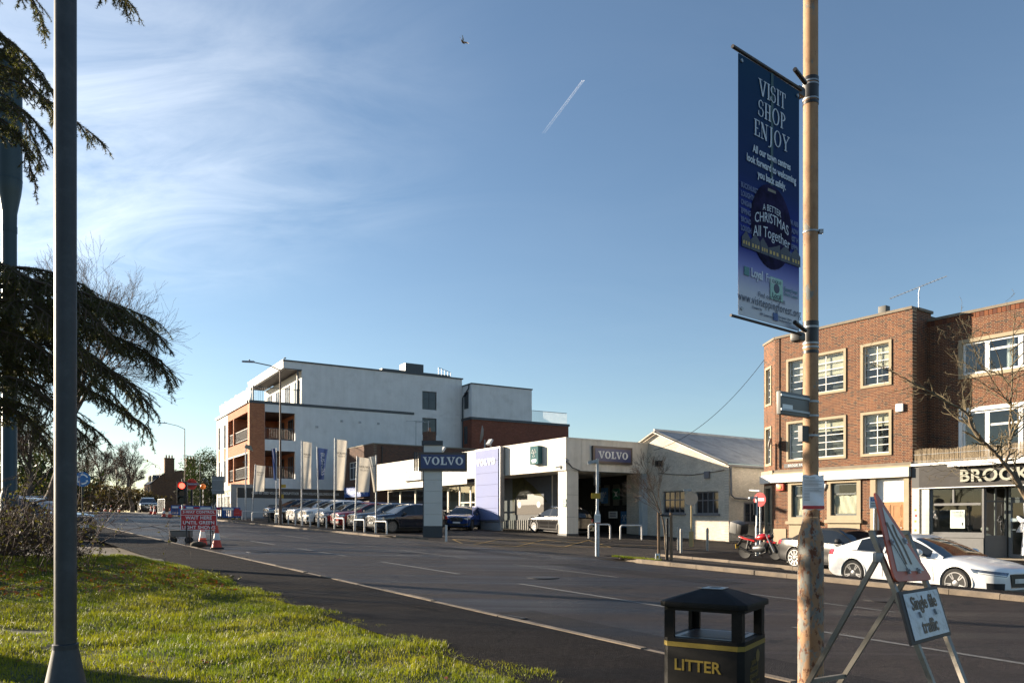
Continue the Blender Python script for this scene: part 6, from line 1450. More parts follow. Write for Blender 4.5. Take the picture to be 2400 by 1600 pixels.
def lamp_post():
    Y = 6.0; p = Vector(((1900-U0)/F*Y, Y, 0)); p.z = G(p.x, p.y)+.09
    o = thing('rusty_lamp_post', p, 0, 'tall cream lamp post with peeling rusty paint near the litter bin', 'lamp post')
    h = lambda v: EYE-(v-VH)/F*Y-p.z
    MB().lathe([(.095, -.2), (.095, h(1272)), (.092, h(1256)), (.075, h(1238)), (.062, h(1222)), (.058, h(1212))], 40).build('base_section', RUSTY, o, smooth=40)
    MB().lathe([(.058, h(1212)+.001), (.0555, h(700)), (.053, 9.0)], 40).build('shaft', RUSTY, o, smooth=40)
    MB().lathe([(.054, 8.9), (.04, 9.0), (.035, 9.3)], 12).build('spigot', RUSTY, o)
    arm = MB().tube([(0, 0, 9.2), (.0, 0, 9.5), (.2, .3, 9.7), (.7, 1.2, 9.8)], .035, 8).build('arm', RUSTY, o); MB().box(.55, .85, 1.2, 1.9, 9.76, 9.88).build('lantern', GALV, o, bevel=.03)
    def band(v, t=.012, r=.060, m=GALV):
        return MB().lathe([(r-.004, h(v)-t), (r, h(v)-t), (r, h(v)+t), (r-.004, h(v)+t)], 32).build('band', m, o, smooth=40)
    for v, m, t in ((191, BLACK, .022), (195, GALV, .006), (202, GALV, .006), (218, BLACK, .05), (236, GALV, .006), (244, BLACK, .012), (545, GALV, .006), (765, BLACK, .035), (768, GALV, .007), (790, BLACK, .05), (806, GALV, .007), (815, GALV, .007), (826, BLACK, .012),
                    (942, GALV, .007), (975, GALV, .007), (1021, GALV, .007)):
        band(v, t, .0585 if m is BLACK else .0600, m)
    MB().cb((.07, -.02, h(545)), (.03, .03, .03)).build('clamp', GALV, o)
    # banner arms (part of the banner bracket), banner hangs between them
    dirv = Vector((-.66, -.75, 0))       # arms reach left and slightly towards the camera
    # solve the outer ends from the photograph: outer edge at u = 1731, inner edge near the post
    Yo = 5.38; out = Vector(((1731-U0)/F*Yo, Yo, 0)); inn = Vector(((1873-U0)/F*5.86, 5.86, 0))
    b = thing('street_banner', (inn.x, inn.y, p.z), math.atan2(inn.y-out.y, inn.x-out.x), 'dark blue town centre banner fixed to the rusty lamp post', 'banner')
    # local x runs from the outer edge (negative) to the post (0); face looks to -y
    Wd = (inn-out).length
    zt = EYE-(214-VH)/F*5.86-p.z; zb = EYE-(776-VH)/F*5.86-p.z
    k = NT('banner_print'); sp_ = k.new('SeparateXYZ'); k.lk(k.new('TexCoord').outputs['Object'], sp_.inputs[0])
    mr = k.new('MapRange'); k.lk(sp_.outputs[2], mr.inputs[0]); mr.inputs[1].default_value = zb; mr.inputs[2].default_value = zt
    rp = k.new('ValToRGB'); k.lk(mr.outputs[0], rp.inputs[0]); e = rp.color_ramp.elements
    cols = [(0, (.58, .60, .64)), (.10, (.52, .54, .62)), (.20, (.18, .20, .46)), (.27, (.010, .020, .19)), (.42, (.006, .020, .19)), (.55, (.002, .018, .10)), (1.0, (.002, .034, .085))]
    while len(e) < len(cols): e.new(.5)
    for i, (q, c) in enumerate(cols): e[i].position = q; e[i].color = (*c, 1)
    n = k.noise(k.coords(), 2, 2); c = k.mix(.15, rp.outputs[0], k.ramp(n, .3, .7, (.7, .7, .7), (1.2, 1.2, 1.2)), 'MULTIPLY')
    k.lk(c, k.b.inputs['Base Color']); k.b.inputs['Roughness'].default_value = .6; k.b.inputs['Specular IOR Level'].default_value = .12
    H = zt-zb
    def Z(q): return zb+H*(1-q)           # q: 0 at the top, 1 at the bottom
    N = 24
    def bend(x, z): return .003*math.sin((z-zb)/H*5.0)*math.sin(-x/Wd*math.pi)
    rows = [[(-Wd*j/12, bend(-Wd*j/12, Z(1-i/N)), Z(1-i/N)) for j in range(13)] for i in range(N+1)]
    rows2 = [[(x, y+.004, z) for x, y, z in r] for r in rows]
    mb = MB().grid([r[::-1] for r in rows]); mb.grid(rows2); sheet_o = mb.build('banner_sheet', k.mat, b, smooth=60)
    BW = mat('banner_lettering', (.50, .55, .62), .5); BD = mat('banner_dark_letter', (.02, .025, .06), .5)
    MX = -Wd*.48
    def onto(o_, d=.004):
        for v in o_.data.vertices: v.co.y += bend(v.co.x, v.co.z)
        return o_
    for s_, q, hh in (('VISIT', .085, .115), ('SHOP', .168, .115), ('ENJOY', .252, .115)):
        onto(serif(s_, hh, BW, b, MX, -.006, Z(q), .78, .001, k=.17, h=.05, gap=.10))
    for s_, q in (('All our town centres', .340), ('look forward to welcoming', .385), ('you back safely.', .430)):
        onto(text(s_, .072, BW, b, MX, -.007, Z(q), ext=.0004, sx=.78, bold=.002))
    FAINT = mat('banner_faint', (.06, .085, .22), .5)
    for i, (l, r_) in enumerate((('BUCKHURST HILL', ''), ('LOUGHTON EP', 'WALTHAM ABB'), ('ONGAR WA', 'BROADW'), ('EPPING B', 'HURST H'), ('BROADW', 'EPPIN'), ('LOUGH', 'ONGAR'))):
        if l: onto(text(l, .05, FAINT, b, -Wd+.02, -.005, Z(.50+.033*i), align='LEFT', ext=.0004, sx=.72, bold=.002))
        if r_: onto(text(r_, .05, FAINT, b, -.02, -.005, Z(.53+.033*i), align='RIGHT', ext=.0004, sx=.72, bold=.002))
    # bauble and a row of lit houses
    BAU = mat('bauble_dark', (.018, .016, .05), .8, 0, .7, 9, spec=.05); GLD = mat('bauble_cap', (.16, .12, .05), .4, 0, .3, 8)
    pl = [(MX+.26*math.cos(a), Z(.615)+.30*math.sin(a)) for a in [2*math.pi*i/32 for i in range(32)]]
    onto(MB().prism(pl, 'y', -.0055, -.0045).build('printed_bauble', BAU, b)); onto(MB().box(MX-.05, MX+.05, -.0058, -.0046, Z(.505), Z(.465)).build('printed_cap', GLD, b))
    onto(MB().box(MX-.015, MX+.015, -.0052, -.0042, Z(.465), Z(.0)).build('printed_ribbon', mat('ribbon_green', (.008, .05, .05), .5), b))
    for s_, q, sz in (('A BETTER', .545, .065), ('CHRISTMAS', .585, .10), ('All Together', .645, .11)):
        me = text_mesh(s_, sz, ext=.0004, sx=.82); 
        for v in me.vertices: v.co.y += -.9*v.co.x*v.co.x*(1 if q < .6 else .6)
        me.transform(Matrix.Translation((MX, -.0075, Z(q))) @ Matrix.Rotation(R(90), 4, 'X')); onto(link('lettering', me, BW, b))
    HS = mat('printed_house', (.012, .012, .025), .5); LIT = mat('printed_window', (.45, .30, .05), .5)
    rnd = random.Random(4); x = -Wd+.03
    while x < -.1:
        w = rnd.uniform(.09, .15); hh = rnd.uniform(.06, .12); z = Z(.735)
        hs = onto(MB().prism([(x, z), (x+w, z), (x+w, z+hh), (x+w/2, z+hh+.05), (x, z+hh)], 'y', -.0064, -.0058).build('printed_house', HS, b))
        for q in range(3): onto(MB().box(x+.015+q*w/3.4, x+.015+q*w/3.4+w*.16, -.0072, -.0066, z+.02, z+.045).build('printed_window', LIT, b))
        x += w+.005
    # logos at the foot
    TEAL = mat('logo_teal', (.03, .16, .17), .5); MINT = mat('logo_mint', (.25, .45, .38), .5)
    onto(MB().box(-Wd+.06, -Wd+.12, -.0064, -.005, Z(.825)-.03, Z(.825)+.03).build('logo_square', TEAL, b)); onto(text('Loyal', .085, BW, b, -Wd+.14, -.007, Z(.825), align='LEFT', ext=.0004, sx=.8, bold=.003)); onto(text('Free', .085, BW, b, -Wd+.32, -.007, Z(.825), align='LEFT', ext=.0004, sx=.8))
    lq = onto(MB().box(MX-.02, MX+.14, -.0064, -.005, Z(.855)-.085, Z(.855)+.075).build('logo_square', MINT, b)); onto(text('CLICK IT', .03, BD, b, MX+.06, -.0085, Z(.855)+.045, ext=.0004)); onto(text('Local', .055, BD, b, MX+.06, -.0085, Z(.855)-.055, ext=.0004))
    onto(MB().prism([(MX+.06+.035*math.cos(a), Z(.855)+.0+.035*math.sin(a)) for a in [i*.524 for i in range(12)]], 'y', -.0085, -.0066).build('logo_disc', BD, b))
    onto(text('Epping Forest', .04, TEAL, b, -.03, -.007, Z(.845), align='RIGHT', ext=.0004, sx=.8)); onto(text('District Council', .035, TEAL, b, -.03, -.007, Z(.865), align='RIGHT', ext=.0004, sx=.8))
    onto(text('Find out more at', .05, BD, b, MX, -.007, Z(.90), ext=.0004, spacing=1.15, sx=.85)); onto(text('www.visiteppingforest.org', .085, BD, b, MX-.02, -.007, Z(.93), ext=.0004, spacing=1.12, sx=.78))
    onto(text('Funded by', .028, BD, b, -Wd*.72, -.007, Z(.957), ext=.0004)); onto(text('HM Government', .026, BD, b, -Wd*.56, -.007, Z(.975), ext=.0004)); onto(text('European Union', .026, BD, b, -Wd*.26, -.007, Z(.965), ext=.0004)); onto(text('Development Fund', .022, BD, b, -Wd*.26, -.007, Z(.978), ext=.0004))
    onto(MB().box(-Wd*.46, -Wd*.38, -.007, -.005, Z(.985), Z(.955)).build('logo_square', mat('flag_blue', (.02, .06, .22), .5), b))
    for x in (-.03, -Wd+.03):
        for q in (.025, .975): MB().lathe([(.012, -.010), (.012, .006), (.006, .008)], 10, 'y', (x, bend(x, Z(q)), Z(q))).build('eyelet', GALV, b)
    ROD = mat('banner_rod', (.05, .045, .045), .5, .4, .1, 5)
    MB().tube([(.03, .0, zt+.02), (-Wd-.07, 0, zt+.02)], .013, 10).build('top_rod', ROD, b, smooth=50); MB().tube([(.03, .0, zb-.02), (-Wd-.09, 0, zb-.02)], .010, 10).build('bottom_rod', ROD, b, smooth=50)
    for z in (zt+.02, zb-.03):
        MB().tube([(.02, -.04, z+.03), (-.16, -.06, z+.06)], .016, 10).build('spring_arm', BLACK, b, smooth=50); MB().cb((.05, .04, z), (.09, .08, .07)).build('bracket', BLACK, b, bevel=.015)
    # back of a flat sign box on the post
    sg = thing('back_of_sign', p+Vector((0, 0, h(955))), 0, 'grey back of a rectangular sign strapped to the rusty post', 'sign')
    m = MB(); a = Vector((-.06, -.02, 0)); m.m = Matrix.Rotation(R(38), 4, 'Z'); m.box(-.43, -.055, -.02, .015, -.085, .085)
    m.build('plate', mat('sign_back_grey', (.13, .13, .125), .5, .3), sg, bevel=.004)
    m = MB(); m.m = Matrix.Rotation(R(38), 4, 'Z'); m.box(-.41, -.28, -.024, -.0205, -.05, -.01); m.build('sticker', SIGNW, sg)
    for q in (-.05, .055): 
        m = MB(); m.m = Matrix.Rotation(R(38), 4, 'Z'); m.box(-.43, -.055, -.028, -.0202, q-.008, q+.008); m.build('channel', GALV, sg)
    s2 = thing('small_bracket_sign', p+Vector((0, 0, h(1018))), 0, 'small dark bracket box strapped to the rusty post', 'bracket')
    m = MB(); m.m = Matrix.Rotation(R(30), 4, 'Z'); m.box(-.13, -.06, -.03, .01, -.06, .06); m.build('box', BLACK, s2)
    # laminated notice tied round the post
    nt = thing('paper_notice', p+Vector((0, 0, h(1194))), 0, 'white laminated public notice with red foot tied to the rusty post', 'notice')
    rows = []
    for i in range(13):
        z = .262*i/12
        rows.append([(-.085+.165*j/14, -.062-.006*math.cos((j/14-.55)*5)+.006*math.sin(i*.9+j*.3)*(j/14) , z+.004*math.sin(j)) for j in range(15)])
    PAPER = mat('notice_paper', (.74, .74, .76), .35, 0, .05, 12)
    sh_ = MB().grid(rows).build('sheet', PAPER, nt, smooth=60)
    def ontop(x): j = (x+.085)/.165*14; return -.062-.006*math.cos((j/14-.55)*5)-.0095
    m = MB()
    m.grid([[(x, ontop(x), z) for x in [-.082+.16*q/10 for q in range(11)]] for z in (.006, .03)]); m.build('red_foot', RED, sh_)
    m = MB(); rnd = random.Random(8)
    for i in range(15):
        z = .225-.011*i; x1 = -.075+(.145*rnd.uniform(.7, 1) if i < 9 else .04)
        if i in (5,): continue
        xs_ = [-.075+(x1+.075)*q/8 for q in range(9)]; m.grid([[(x, ontop(x), zz) for x in xs_] for zz in (z, z+.0022)])
    m.build('printed_text', GREYFRAME, sh_, kind='stuff')
    me = text_mesh('Public notice', .016, 'LEFT', .0003); me.transform(Matrix.Translation((-.075, ontop(-.05)-.001, .243)) @ Matrix.Rotation(R(90), 4, 'X')); link('lettering', me, GREYFRAME, sh_)
    m = MB().lathe([(.0605, .255), (.062, .258), (.0605, .261)], 24); m.build('cable_tie', BLACK, nt)
lamp_post()

# ---- litter bin
def litter_bin():
    Y = 5.15; p = Vector(((1676-U0)/F*Y, Y, 0)); p.z = G(p.x, p.y)+.09
    o = thing('litter_bin', p, R(57), 'black square litter bin with yellow band beside the footway', 'litter bin')
    BK = mat('bin_plastic', (.006, .0055, .0055), .6, 0, .3, 6, spec=.18, bump=.05, bscale=90, dirt=(.018, .016, .015), dirtscale=5)
    YL = mat('bin_yellow', (.22, .15, .015), .55, 0, .15, 8)
    h = lambda v: EYE-(v-VH)/F*Y-p.z
    a = .262; zt = h(1420)+.02; zb = h(1480)
    c = .035
    def octo(a, c): return [(-a+c, -a), (a-c, -a), (a, -a+c), (a, a-c), (a-c, a), (-a+c, a), (-a, a-c), (-a, -a+c)]
    zo0, zo1 = h(1487), h(1424)     # opening
    MB().prism(octo(a, c), 'z', 0, zo0-.055).build('body', BK, o, bevel=.004)
    MB().prism(octo(a+.002, c), 'z', zo0-.054, zo0-.024).build('yellow_band', YL, o)
    MB().prism(octo(a, c), 'z', zo0-.023, zo0).build('rim', BK, o)
    MB().box(-a+.05, a-.05, -a+.05, a-.05, zo0+.001, zo0+.004).build('inner_floor', mat('bin_inside', (.10, .12, .14), .35, .5), o)
    MB().box(-a+.09, a-.09, -a+.09, a-.09, zo0+.0045, zo0+.006).build('bin_mouth', BLACK, o)
    for sx in (-1, 1):
        for sy in (-1, 1): MB().prism([(sx*(a-.075), sy*(a-.01)), (sx*(a-.01), sy*(a-.01)), (sx*(a-.01), sy*(a-.075)), (sx*(a-.035), sy*(a-.075)), (sx*(a-.035), sy*(a-.035)), (sx*(a-.075), sy*(a-.035))][::(1 if sx*sy < 0 else -1)], 'z', zo0, zo1).build('corner_post', BK, o)
    MB().prism(octo(a, c), 'z', zo1, zo1+.02).build('head_rail', BK, o)
    A = a+.022; lid = MB()
    o1, o2, o3 = octo(A, .045), octo(A, .045), octo(.075, .012); z1 = zo1+.021; z2 = z1+.035; z3 = h(1378)
    V = [(x, y, z1) for x, y in o1]+[(x, y, z2) for x, y in o2]+[(x, y, z3) for x, y in o3]
    Fc = [tuple(range(8))[::-1]]+[(i, (i+1) % 8, 8+(i+1) % 8, 8+i) for i in range(8)]+[(8+i, 8+(i+1) % 8, 16+(i+1) % 8, 16+i) for i in range(8)]+[tuple(range(16, 24))]
    ld = lid.add(V, Fc).build('lid', BK, o, bevel=.006)
    MB().box(-.07, .07, -.07, .07, z3+.0005, z3+.006).build('stub_plate', mat('stub_plate_metal', (.30, .32, .34), .35, .8, .3, 20), ld, bevel=.002); MB().box(-.03, .03, -.03, .03, z3+.0065, z3+.008).build('stub_tray', BLACK, ld)
    # lettering: left face looks to -x side in the picture
    def side_text(s_, size, x, z, rz, m=YL, **kw):
        me = text_mesh(s_, size, ext=.0006, **kw); me.transform(Matrix.Rotation(rz, 4, 'Z') @ Matrix.Translation((x, -a-.0015, z)) @ Matrix.Rotation(R(90), 4, 'X')); return link('lettering', me, m, o)
    zl = h(1548)
    side_text('LITTER', .10, -.03, zl, R(-90), bold=.002)
    DIM = mat('bin_gold_faded', (.13, .09, .015), .6)
    for i, q in enumerate(('safer', 'cleaner', 'greener')): side_text(q, .058, -.03, zl+.03-.042*i, 0, DIM)
    side_text('Epping Forest', .026, .02, zl-.10, 0, DIM); side_text('District Council', .022, .02, zl-.127, 0, DIM)
    ring = MB()
    ring.lathe([(.03, -.0012), (.03, 0), (.021, 0), (.021, -.0012)], 20, 'y', (-.085, -a-.001, zl-.112)); ring.build('council_mark', DIM, o)
    MB().prism([(.055+.04*math.cos(t), zl+.055+.04*math.sin(t)*(1+.1*math.sin(5*t))) for t in [i*.393 for i in range(16)]], 'y', -a-.0015, -a-.0003).build('tree_mark', DIM, o); MB().box(.05, .06, -a-.0015, -a-.0003, zl-.05, zl+.02).build('tree_mark', DIM, o)
litter_bin()

# ---- temporary road works sign, near right
def works_sign():
    T = at(2048, 1144, 5.23); BLc = at(2098, 1362, 4.80); BR = at(2187, 1358, 5.30)
    base = Vector((2.55, 5.1, 0)); base.z = G(base.x, base.y)+.09
    o = thing('narrow_road_sign', base, 0, 'red triangular road narrows sign over a single file plate on a folding frame', 'road sign')
    def loc(w): return w-base
    n = (BR-BLc).cross(T-BLc).normalized()
    n = n if n.x > 0 else -n        # the printed side looks to the right and towards the camera
    def onp(u, v, off=0):            # pixel ray met with the plane of the sign, 'off' in front of it
        d = at(u, v, 1.0)-Vector((0, 0, EYE)); e = Vector((0, 0, EYE)); k = ((BLc+n*off)-e).dot(n)/d.dot(n); return e+d*k
    def tri(sc, off, rad, name, m, parent=o, thick=.012):
        c = (T+BLc+BR)/3; P = [c+(q-c)*sc for q in (T, BLc, BR)]; out = []
        for i in range(3):
            a, b, d = P[i-1], P[i], P[(i+1) % 3]; u, w = (a-b).normalized(), (d-b).normalized()
            s_, e_ = b+u*rad, b+w*rad
            for k in range(6):
                t = k/5; out.append((s_*(1-t)**2+b*2*t*(1-t)+e_*t*t)+n*off)
        V = [loc(q) for q in out]+[loc(q-n*thick) for q in out]; k = len(out)
        return MB().add(V, [tuple(range(k)), tuple(range(k, 2*k))[::-1]]+[(i, k+i, k+(i+1) % k, (i+1) % k) for i in range(k)]).build(name, m, parent)
    ORG = mat('faded_red_border', (.42, .075, .028), .5, 0, .12, 8, dirt=(.25, .06, .03)); 
    tp = tri(1.0, 0, .07, 'triangle_plate', ORG)
    WH = mat('dull_white_sheet', (.50, .48, .43), .55, 0, .08, 5, dirt=(.34, .26, .18), dirtscale=6)
    tri(.70, .003, .006, 'white_field', WH, tp, .002)
    BRN = mat('brown_symbol', (.10, .055, .02), .6)
    e1 = (BR-BLc).normalized(); cen = (T+BLc+BR)/3; up = (T-(BLc+BR)/2).normalized()
    W_ = (BR-BLc).length; Hh = (T-(BLc+BR)/2).length
    def pt(a, b): return (BLc+BR)/2+e1*a*W_+up*b*Hh+n*.0055
    for path in ([(-.085, .62), (-.07, .45), (-.055, .3), (-.05, .17)], [(.045, .60), (.03, .48), (.075, .36), (.08, .17)]):
        m = MB()
        for (a, b), (c, d) in zip(path, path[1:]):
            q = [pt(a-.022, b), pt(a+.022, b), pt(c+.022, d), pt(c-.022, d)]; m.add([loc(z) for z in q], [(0, 1, 2, 3)])
        m.build('narrowing_line', BRN, tp)
    for a, b in ((-.19, .40), (.16, .42), (-.10, .10), (.17, .10)):
        q = loc(pt(a, b)); m = MB(); m.m = Matrix.Translation(q) @ n.to_track_quat('Z', 'Y').to_matrix().to_4x4(); m.box(-.012, .012, -.02, .02, 0, .012); m.lathe([(.007, 0), (.007, .018)], 8); m.build('clip', GALV, tp)
    ta, tb = loc(pt(-.19, .40)), loc(pt(-.10, .10)); MB().tube([ta+n*.004, tb+n*.004], .0025, 5).build('wire', BLACK, tp)
    # single file plate
    Q = [onp(2106, 1386), onp(2196, 1372), onp(2231, 1486), onp(2139, 1512)]; n2 = n
    DK = mat('muddy_plate', (.055, .042, .033), .7, 0, .3, 12)
    def quadplate(sc, off, nm, m, par, th):
        c = sum(Q, Vector())/4; P = [c+(q-c)*sc+n2*off for q in Q]; V = [loc(q) for q in P]+[loc(q-n2*th) for q in P]
        return MB().add(V, [(3, 2, 1, 0), (4, 5, 6, 7), (0, 1, 5, 4), (1, 2, 6, 5), (2, 3, 7, 6), (3, 0, 4, 7)]).build(nm, m, par, bevel=(.006 if th > .005 else 0))
    pl = quadplate(1.0, 0, 'plate', DK, o, .02)
    PW = mat('worn_white_plate', (.44, .46, .49), .45, 0, .1, 10, dirt=(.12, .10, .08), dirtscale=16, dirtamt=.8)
    quadplate(.87, .006, 'white_field', PW, pl, .003)
    ux = (Q[1]-Q[0]+Q[2]-Q[3]); wq = ux.length/2; ux.normalize(); uz = (Q[0]-Q[3]).normalized(); c = sum(Q, Vector())/4
    hq = (Q[0]-Q[3]).length
    for s_, dz in (('Single file', .22), ('traffic', -.24)):
        me = text_mesh(s_, hq*.36, ext=.0006, bold=.003); wd = max(v.co.x for v in me.vertices)*2
        f_ = min(1, wq*.76/wd); me.transform(Matrix.Diagonal((f_, 1, 1, 1)))
        M = Matrix((( *(ux), 0), (*(uz), 0), (*n2, 0), (0, 0, 0, 1))).transposed(); M.translation = loc(c+uz*dz*hq+n2*.0085)
        me.transform(M); link('lettering', me, BRN, pl)
    for a in (-.12, .14):
        q = loc(c+ux*a*wq*1.5+n2*.008); m = MB(); m.m = Matrix.Translation(q) @ n2.to_track_quat('Z', 'Y').to_matrix().to_4x4(); m.box(-.012, .012, -.018, .018, 0, .012); m.build('clip', GALV, pl)
    # folding frame: front legs behind the plates, rear legs to the left
    LEG = mat('steel_frame', (.20, .19, .17), .5, .5, .15, 6, dirt=(.12, .07, .04), dirtscale=8)
    def leg(a, b, nm='leg', w=.03): return MB().bar(loc(a), loc(b), w, w).build(nm, LEG, o)
    fz = lambda q: Vector((q.x, q.y, G(q.x, q.y)+.095))
    A1, A2 = onp(2043, 1247, -.05), onp(2125, 1247, -.05); dn = (onp(2190, 1600, -.05)-A1).normalized()
    def down(q):
        d = dn if q is A1 else (onp(2265, 1600, -.05)-A2).normalized(); k = (q.z-.2)/-d.z; return fz(q+d*k)
    F1, F2 = down(A1), down(A2)
    leg(A1, F1); leg(A2, F2); leg(A1+Vector((0, 0, .0)), A2, 'cross_bar')
    B1 = onp(2058, 1306, -.07); B2 = onp(2135, 1335, -.07); hn = Vector((-n.x, -n.y, 0)).normalized(); R1 = fz(B1+hn*.62); R2 = fz(B2+hn*.62)
    leg(B1, R1); leg(B2, R2)
    leg(R1+(B1-R1)*.28, R2+(B2-R2)*.28, 'cross_bar')
    for q in (B1, B2):
        m = MB(); m.cb(loc(q), (.05, .05, .06)); m.build('hinge', GALV, o, bevel=.006)
    leg(F1+(A1-F1)*.15, F2+(A2-F2)*.15, 'cross_bar')
works_sign()

# ---- generic bits
def cone(p, label, sc=1.0):
    o = thing('traffic_cone', p, random.uniform(0, 3), label, 'traffic cone', 'traffic cones along the road works'); o.scale = (sc,)*3
    MB().box(-.2, .2, -.2, .2, 0, .045).build('base', RUBBER, o, bevel=.012)
    RC = mat('cone_red', (.55, .045, .02), .5, 0, .1, 8); WC = mat('cone_white', (.62, .60, .57), .5, 0, .15, 8)
    z = [.045, .28, .50, .75]; r = lambda q: .155-(q-.045)*(.155-.03)/.705
    for i, m in enumerate((RC, WC, RC)):
        MB().lathe([(r(z[i]), z[i]+.0005), (r(z[i+1]), z[i+1])], 20).build(('lower_cone', 'white_sleeve', 'cone_tip')[i], m, o, smooth=40)
def onroad(u, v):       # where the pixel ray meets the road
    r = (u-U0)/F; a = (v-VH)/F; Y = 5
    for _ in range(60):
        s, t = st(r*Y, Y); z = Gst(s, t); Yn = (EYE-z)/a if a > .004 else Y
        Y = Y*.5+min(max(Yn, 2), 130)*.5
    return Vector((r*Y, Y, G(r*Y, Y)))
random.seed(7)
cone(onroad(475, 1279), 'traffic cone behind the red waiting sign'); cone(onroad(508, 1285), 'traffic cone standing right of the red waiting sign')
for (u, Y), lb in zip(((260, 96), (279, 92), (354, 78), (362, 77), (384, 66), (398, 64), (246, 108)), ('far traffic cone left of centre on the crest', 'far traffic cone beside the tree on the crest', 'left one of a close pair of cones before the off-roader', 'right one of a close pair of cones before the off-roader', 'left one of two cones left of the signal', 'right one of two cones left of the signal', 'smallest farthest traffic cone on the crest')):
    cone(uy(u, Y), lb, 1.1)

def signal():
    p = onroad(424, 1272); o = thing('portable_traffic_signal', p, RZ+math.pi/2+R(15), 'portable traffic signal showing red on a weathered trolley', 'traffic signal')
    # local -y faces the camera roughly
    o.rotation_euler = (0, 0, R(12))
    BOX = mat('trolley_grey', (.14, .13, .115), .8, 0, .25, 6, dirt=(.06, .055, .05))
    MB().box(-.36, .36, -.25, .25, .22, .44).build('battery_box', BOX, o, bevel=.02)
    MB().box(-.38, .38, -.27, .27, .441, .47).build('box_lid', BOX, o, bevel=.01)
    for x in (-.27, .27):
        for y in (-.2, .2): MB().lathe([(.11, -.03), (.11, .03)], 16, 'y', (x, y, .11)).build('wheel', RUBBER, o); MB().box(x-.03, x+.03, y-.02, y+.02, .11, .22).build('leg', BOX, o)
    MB().tube([(.05, 0, .44), (.05, 0, 1.45)], .03, 10).build('pole', GALV, o); MB().bar((-.3, .0, .62), (.3, 0, .62), .025, .025).build('handle', BLACK, o)
    h = MB().box(-.12, .22, -.09, .09, 1.4, 2.2).build('signal_head', BLACK, o, bevel=.02)
    k = NT('red_lamp_lit'); k.b.inputs['Base Color'].default_value = (.5, .01, .01, 1); k.b.inputs['Emission Color'].default_value = (1, .05, .03, 1)
    n = k.noise(k.coords(), 60, 2); k.lk(k.m('ADD', 2.2, k.m('MULTIPLY', n, 1.2)), k.b.inputs['Emission Strength'])
    for i, m in enumerate((mat('lens_green_off', (.012, .02, .018), .3), mat('lens_amber_off', (.05, .022, .01), .3), k.mat)):
        z = 1.53+.26*i
        MB().lathe([(.105, -.10), (.105, -.0915), (.001, -.0915)][::-1], 20, 'y', (.05, 0, z)).build('lens', m, h)
        P = []
        for a in range(13):
            t = R(-30+240*a/12); P.append([(.05+.125*math.cos(t), -.091, z+.125*math.sin(t)), (.05+.125*math.cos(t), -.20-.05*max(0, math.sin(t)), z+.125*math.sin(t))])
        mb = MB().grid(P); mb.grid([[(x*1.0+(x-.05)*.06, y, zz+(zz-z)*.06) for x, y, zz in r] for r in P]); mb.build('visor', BLACK, h, smooth=50)
    MB().tube([(.05, .05, 2.2), (.05, .05, 2.3)], .035, 8).build('detector', BLACK, o)
signal()
def wait_sign():
    p = onroad(466, 1284); o = thing('red_waiting_sign', p, R(10), 'red board telling drivers to wait until green light shows', 'road sign')
    W, z0, z1 = .56, .58, 1.26
    MB().box(-W, W, -.01, .01, z0, z1).build('board', SIGNW, o)
    MB().box(-W+.02, W-.02, -.014, -.0105, z0+.50, z1-.02).build('red_panel', RED, o); MB().box(-W+.02, W-.02, -.014, -.0105, z0+.02, z0+.485).build('red_panel', RED, o)
    text('3-WAY CONTROL', .115, SIGNW, o, 0, -.016, z1-.095, ext=.0008, bold=.003, spacing=1.05)
    for s_, q in (('WAIT HERE', .40), ('UNTIL GREEN', .245), ('LIGHT SHOWS', .09)): text(s_, .15, SIGNW, o, 0, -.016, z0+q, ext=.0008, bold=.003, spacing=1.05)
    for x in (-.36, .36): MB().bar((x, .03, z1-.1), (x*1.05, -.08, 0), .03, .03).build('leg', BLACK, o); MB().bar((x, .04, z1-.1), (x*1.05, .55, 0), .03, .03).build('leg', BLACK, o)
    MB().bar((-.38, -.06, .25), (.38, -.06, .25), .025, .025).build('cross_bar', BLACK, o)
    sb = thing('sandbag', p+Vector((-.1, .2, 0)), .3, 'dark sandbag lying under the red waiting sign', 'sandbag')
    MB().grid([[(.25*math.cos(a)*math.sin(b), .16*math.sin(a)*math.sin(b), .11+.11*math.cos(b)) for a in [2*math.pi*i/14 for i in range(15)]] for b in [math.pi*j/8 for j in range(9)]]).build('sack', mat('sacking', (.06, .05, .035), .9, 0, .2, 20), sb, smooth=60)
wait_sign()

# ---- street lamps along the far side
def street_lamp(p, H, az, label, m, L=1.7, rise=.35, head=1):
    o = thing('street_lamp', p, az, label, 'street lamp', 'street lamps along the road')
    MB().lathe([(.10, -.1), (.10, 1.5), (.07, 1.6), (.055, H*.6), (.045, H)], 14).build('column', m, o, smooth=40)
    MB().tube([(0, 0, H-.05), (-L*.4, 0, H+rise*.55), (-L, 0, H+rise)], .032, 8).build('arm', m, o, smooth=40)
    MB().add([(-L-.75, -.12, H+rise+.02), (-L, -.1, H+rise-.02), (-L, .1, H+rise-.02), (-L-.75, .12, H+rise+.02), (-L-.7, -.08, H+rise+.10), (-L, -.06, H+rise+.08), (-L, .06, H+rise+.08), (-L-.7, .08, H+rise+.10)],
             [(0,3,2,1),(4,5,6,7),(0,1,5,4),(1,2,6,5),(2,3,7,6),(3,0,4,7)]).build('lantern', GALV, o); MB().lathe([(.05, 0), (.05, .09)], 8, 'z', (-L-.3, 0, H+rise+.08)).build('photocell', GALV, o)
    return o
RB = mat('brown_column', (.10, .065, .045), .6, .2, .2, 5); GB = mat('black_column', (.03, .03, .032), .5, .2, .15, 5)
p = ut(657, 16.0); l1 = street_lamp(p, 9.6, RZ+R(95)-R(40), 'tall brown street lamp standing between the flags by the car lot', RB, 1.6, .45)
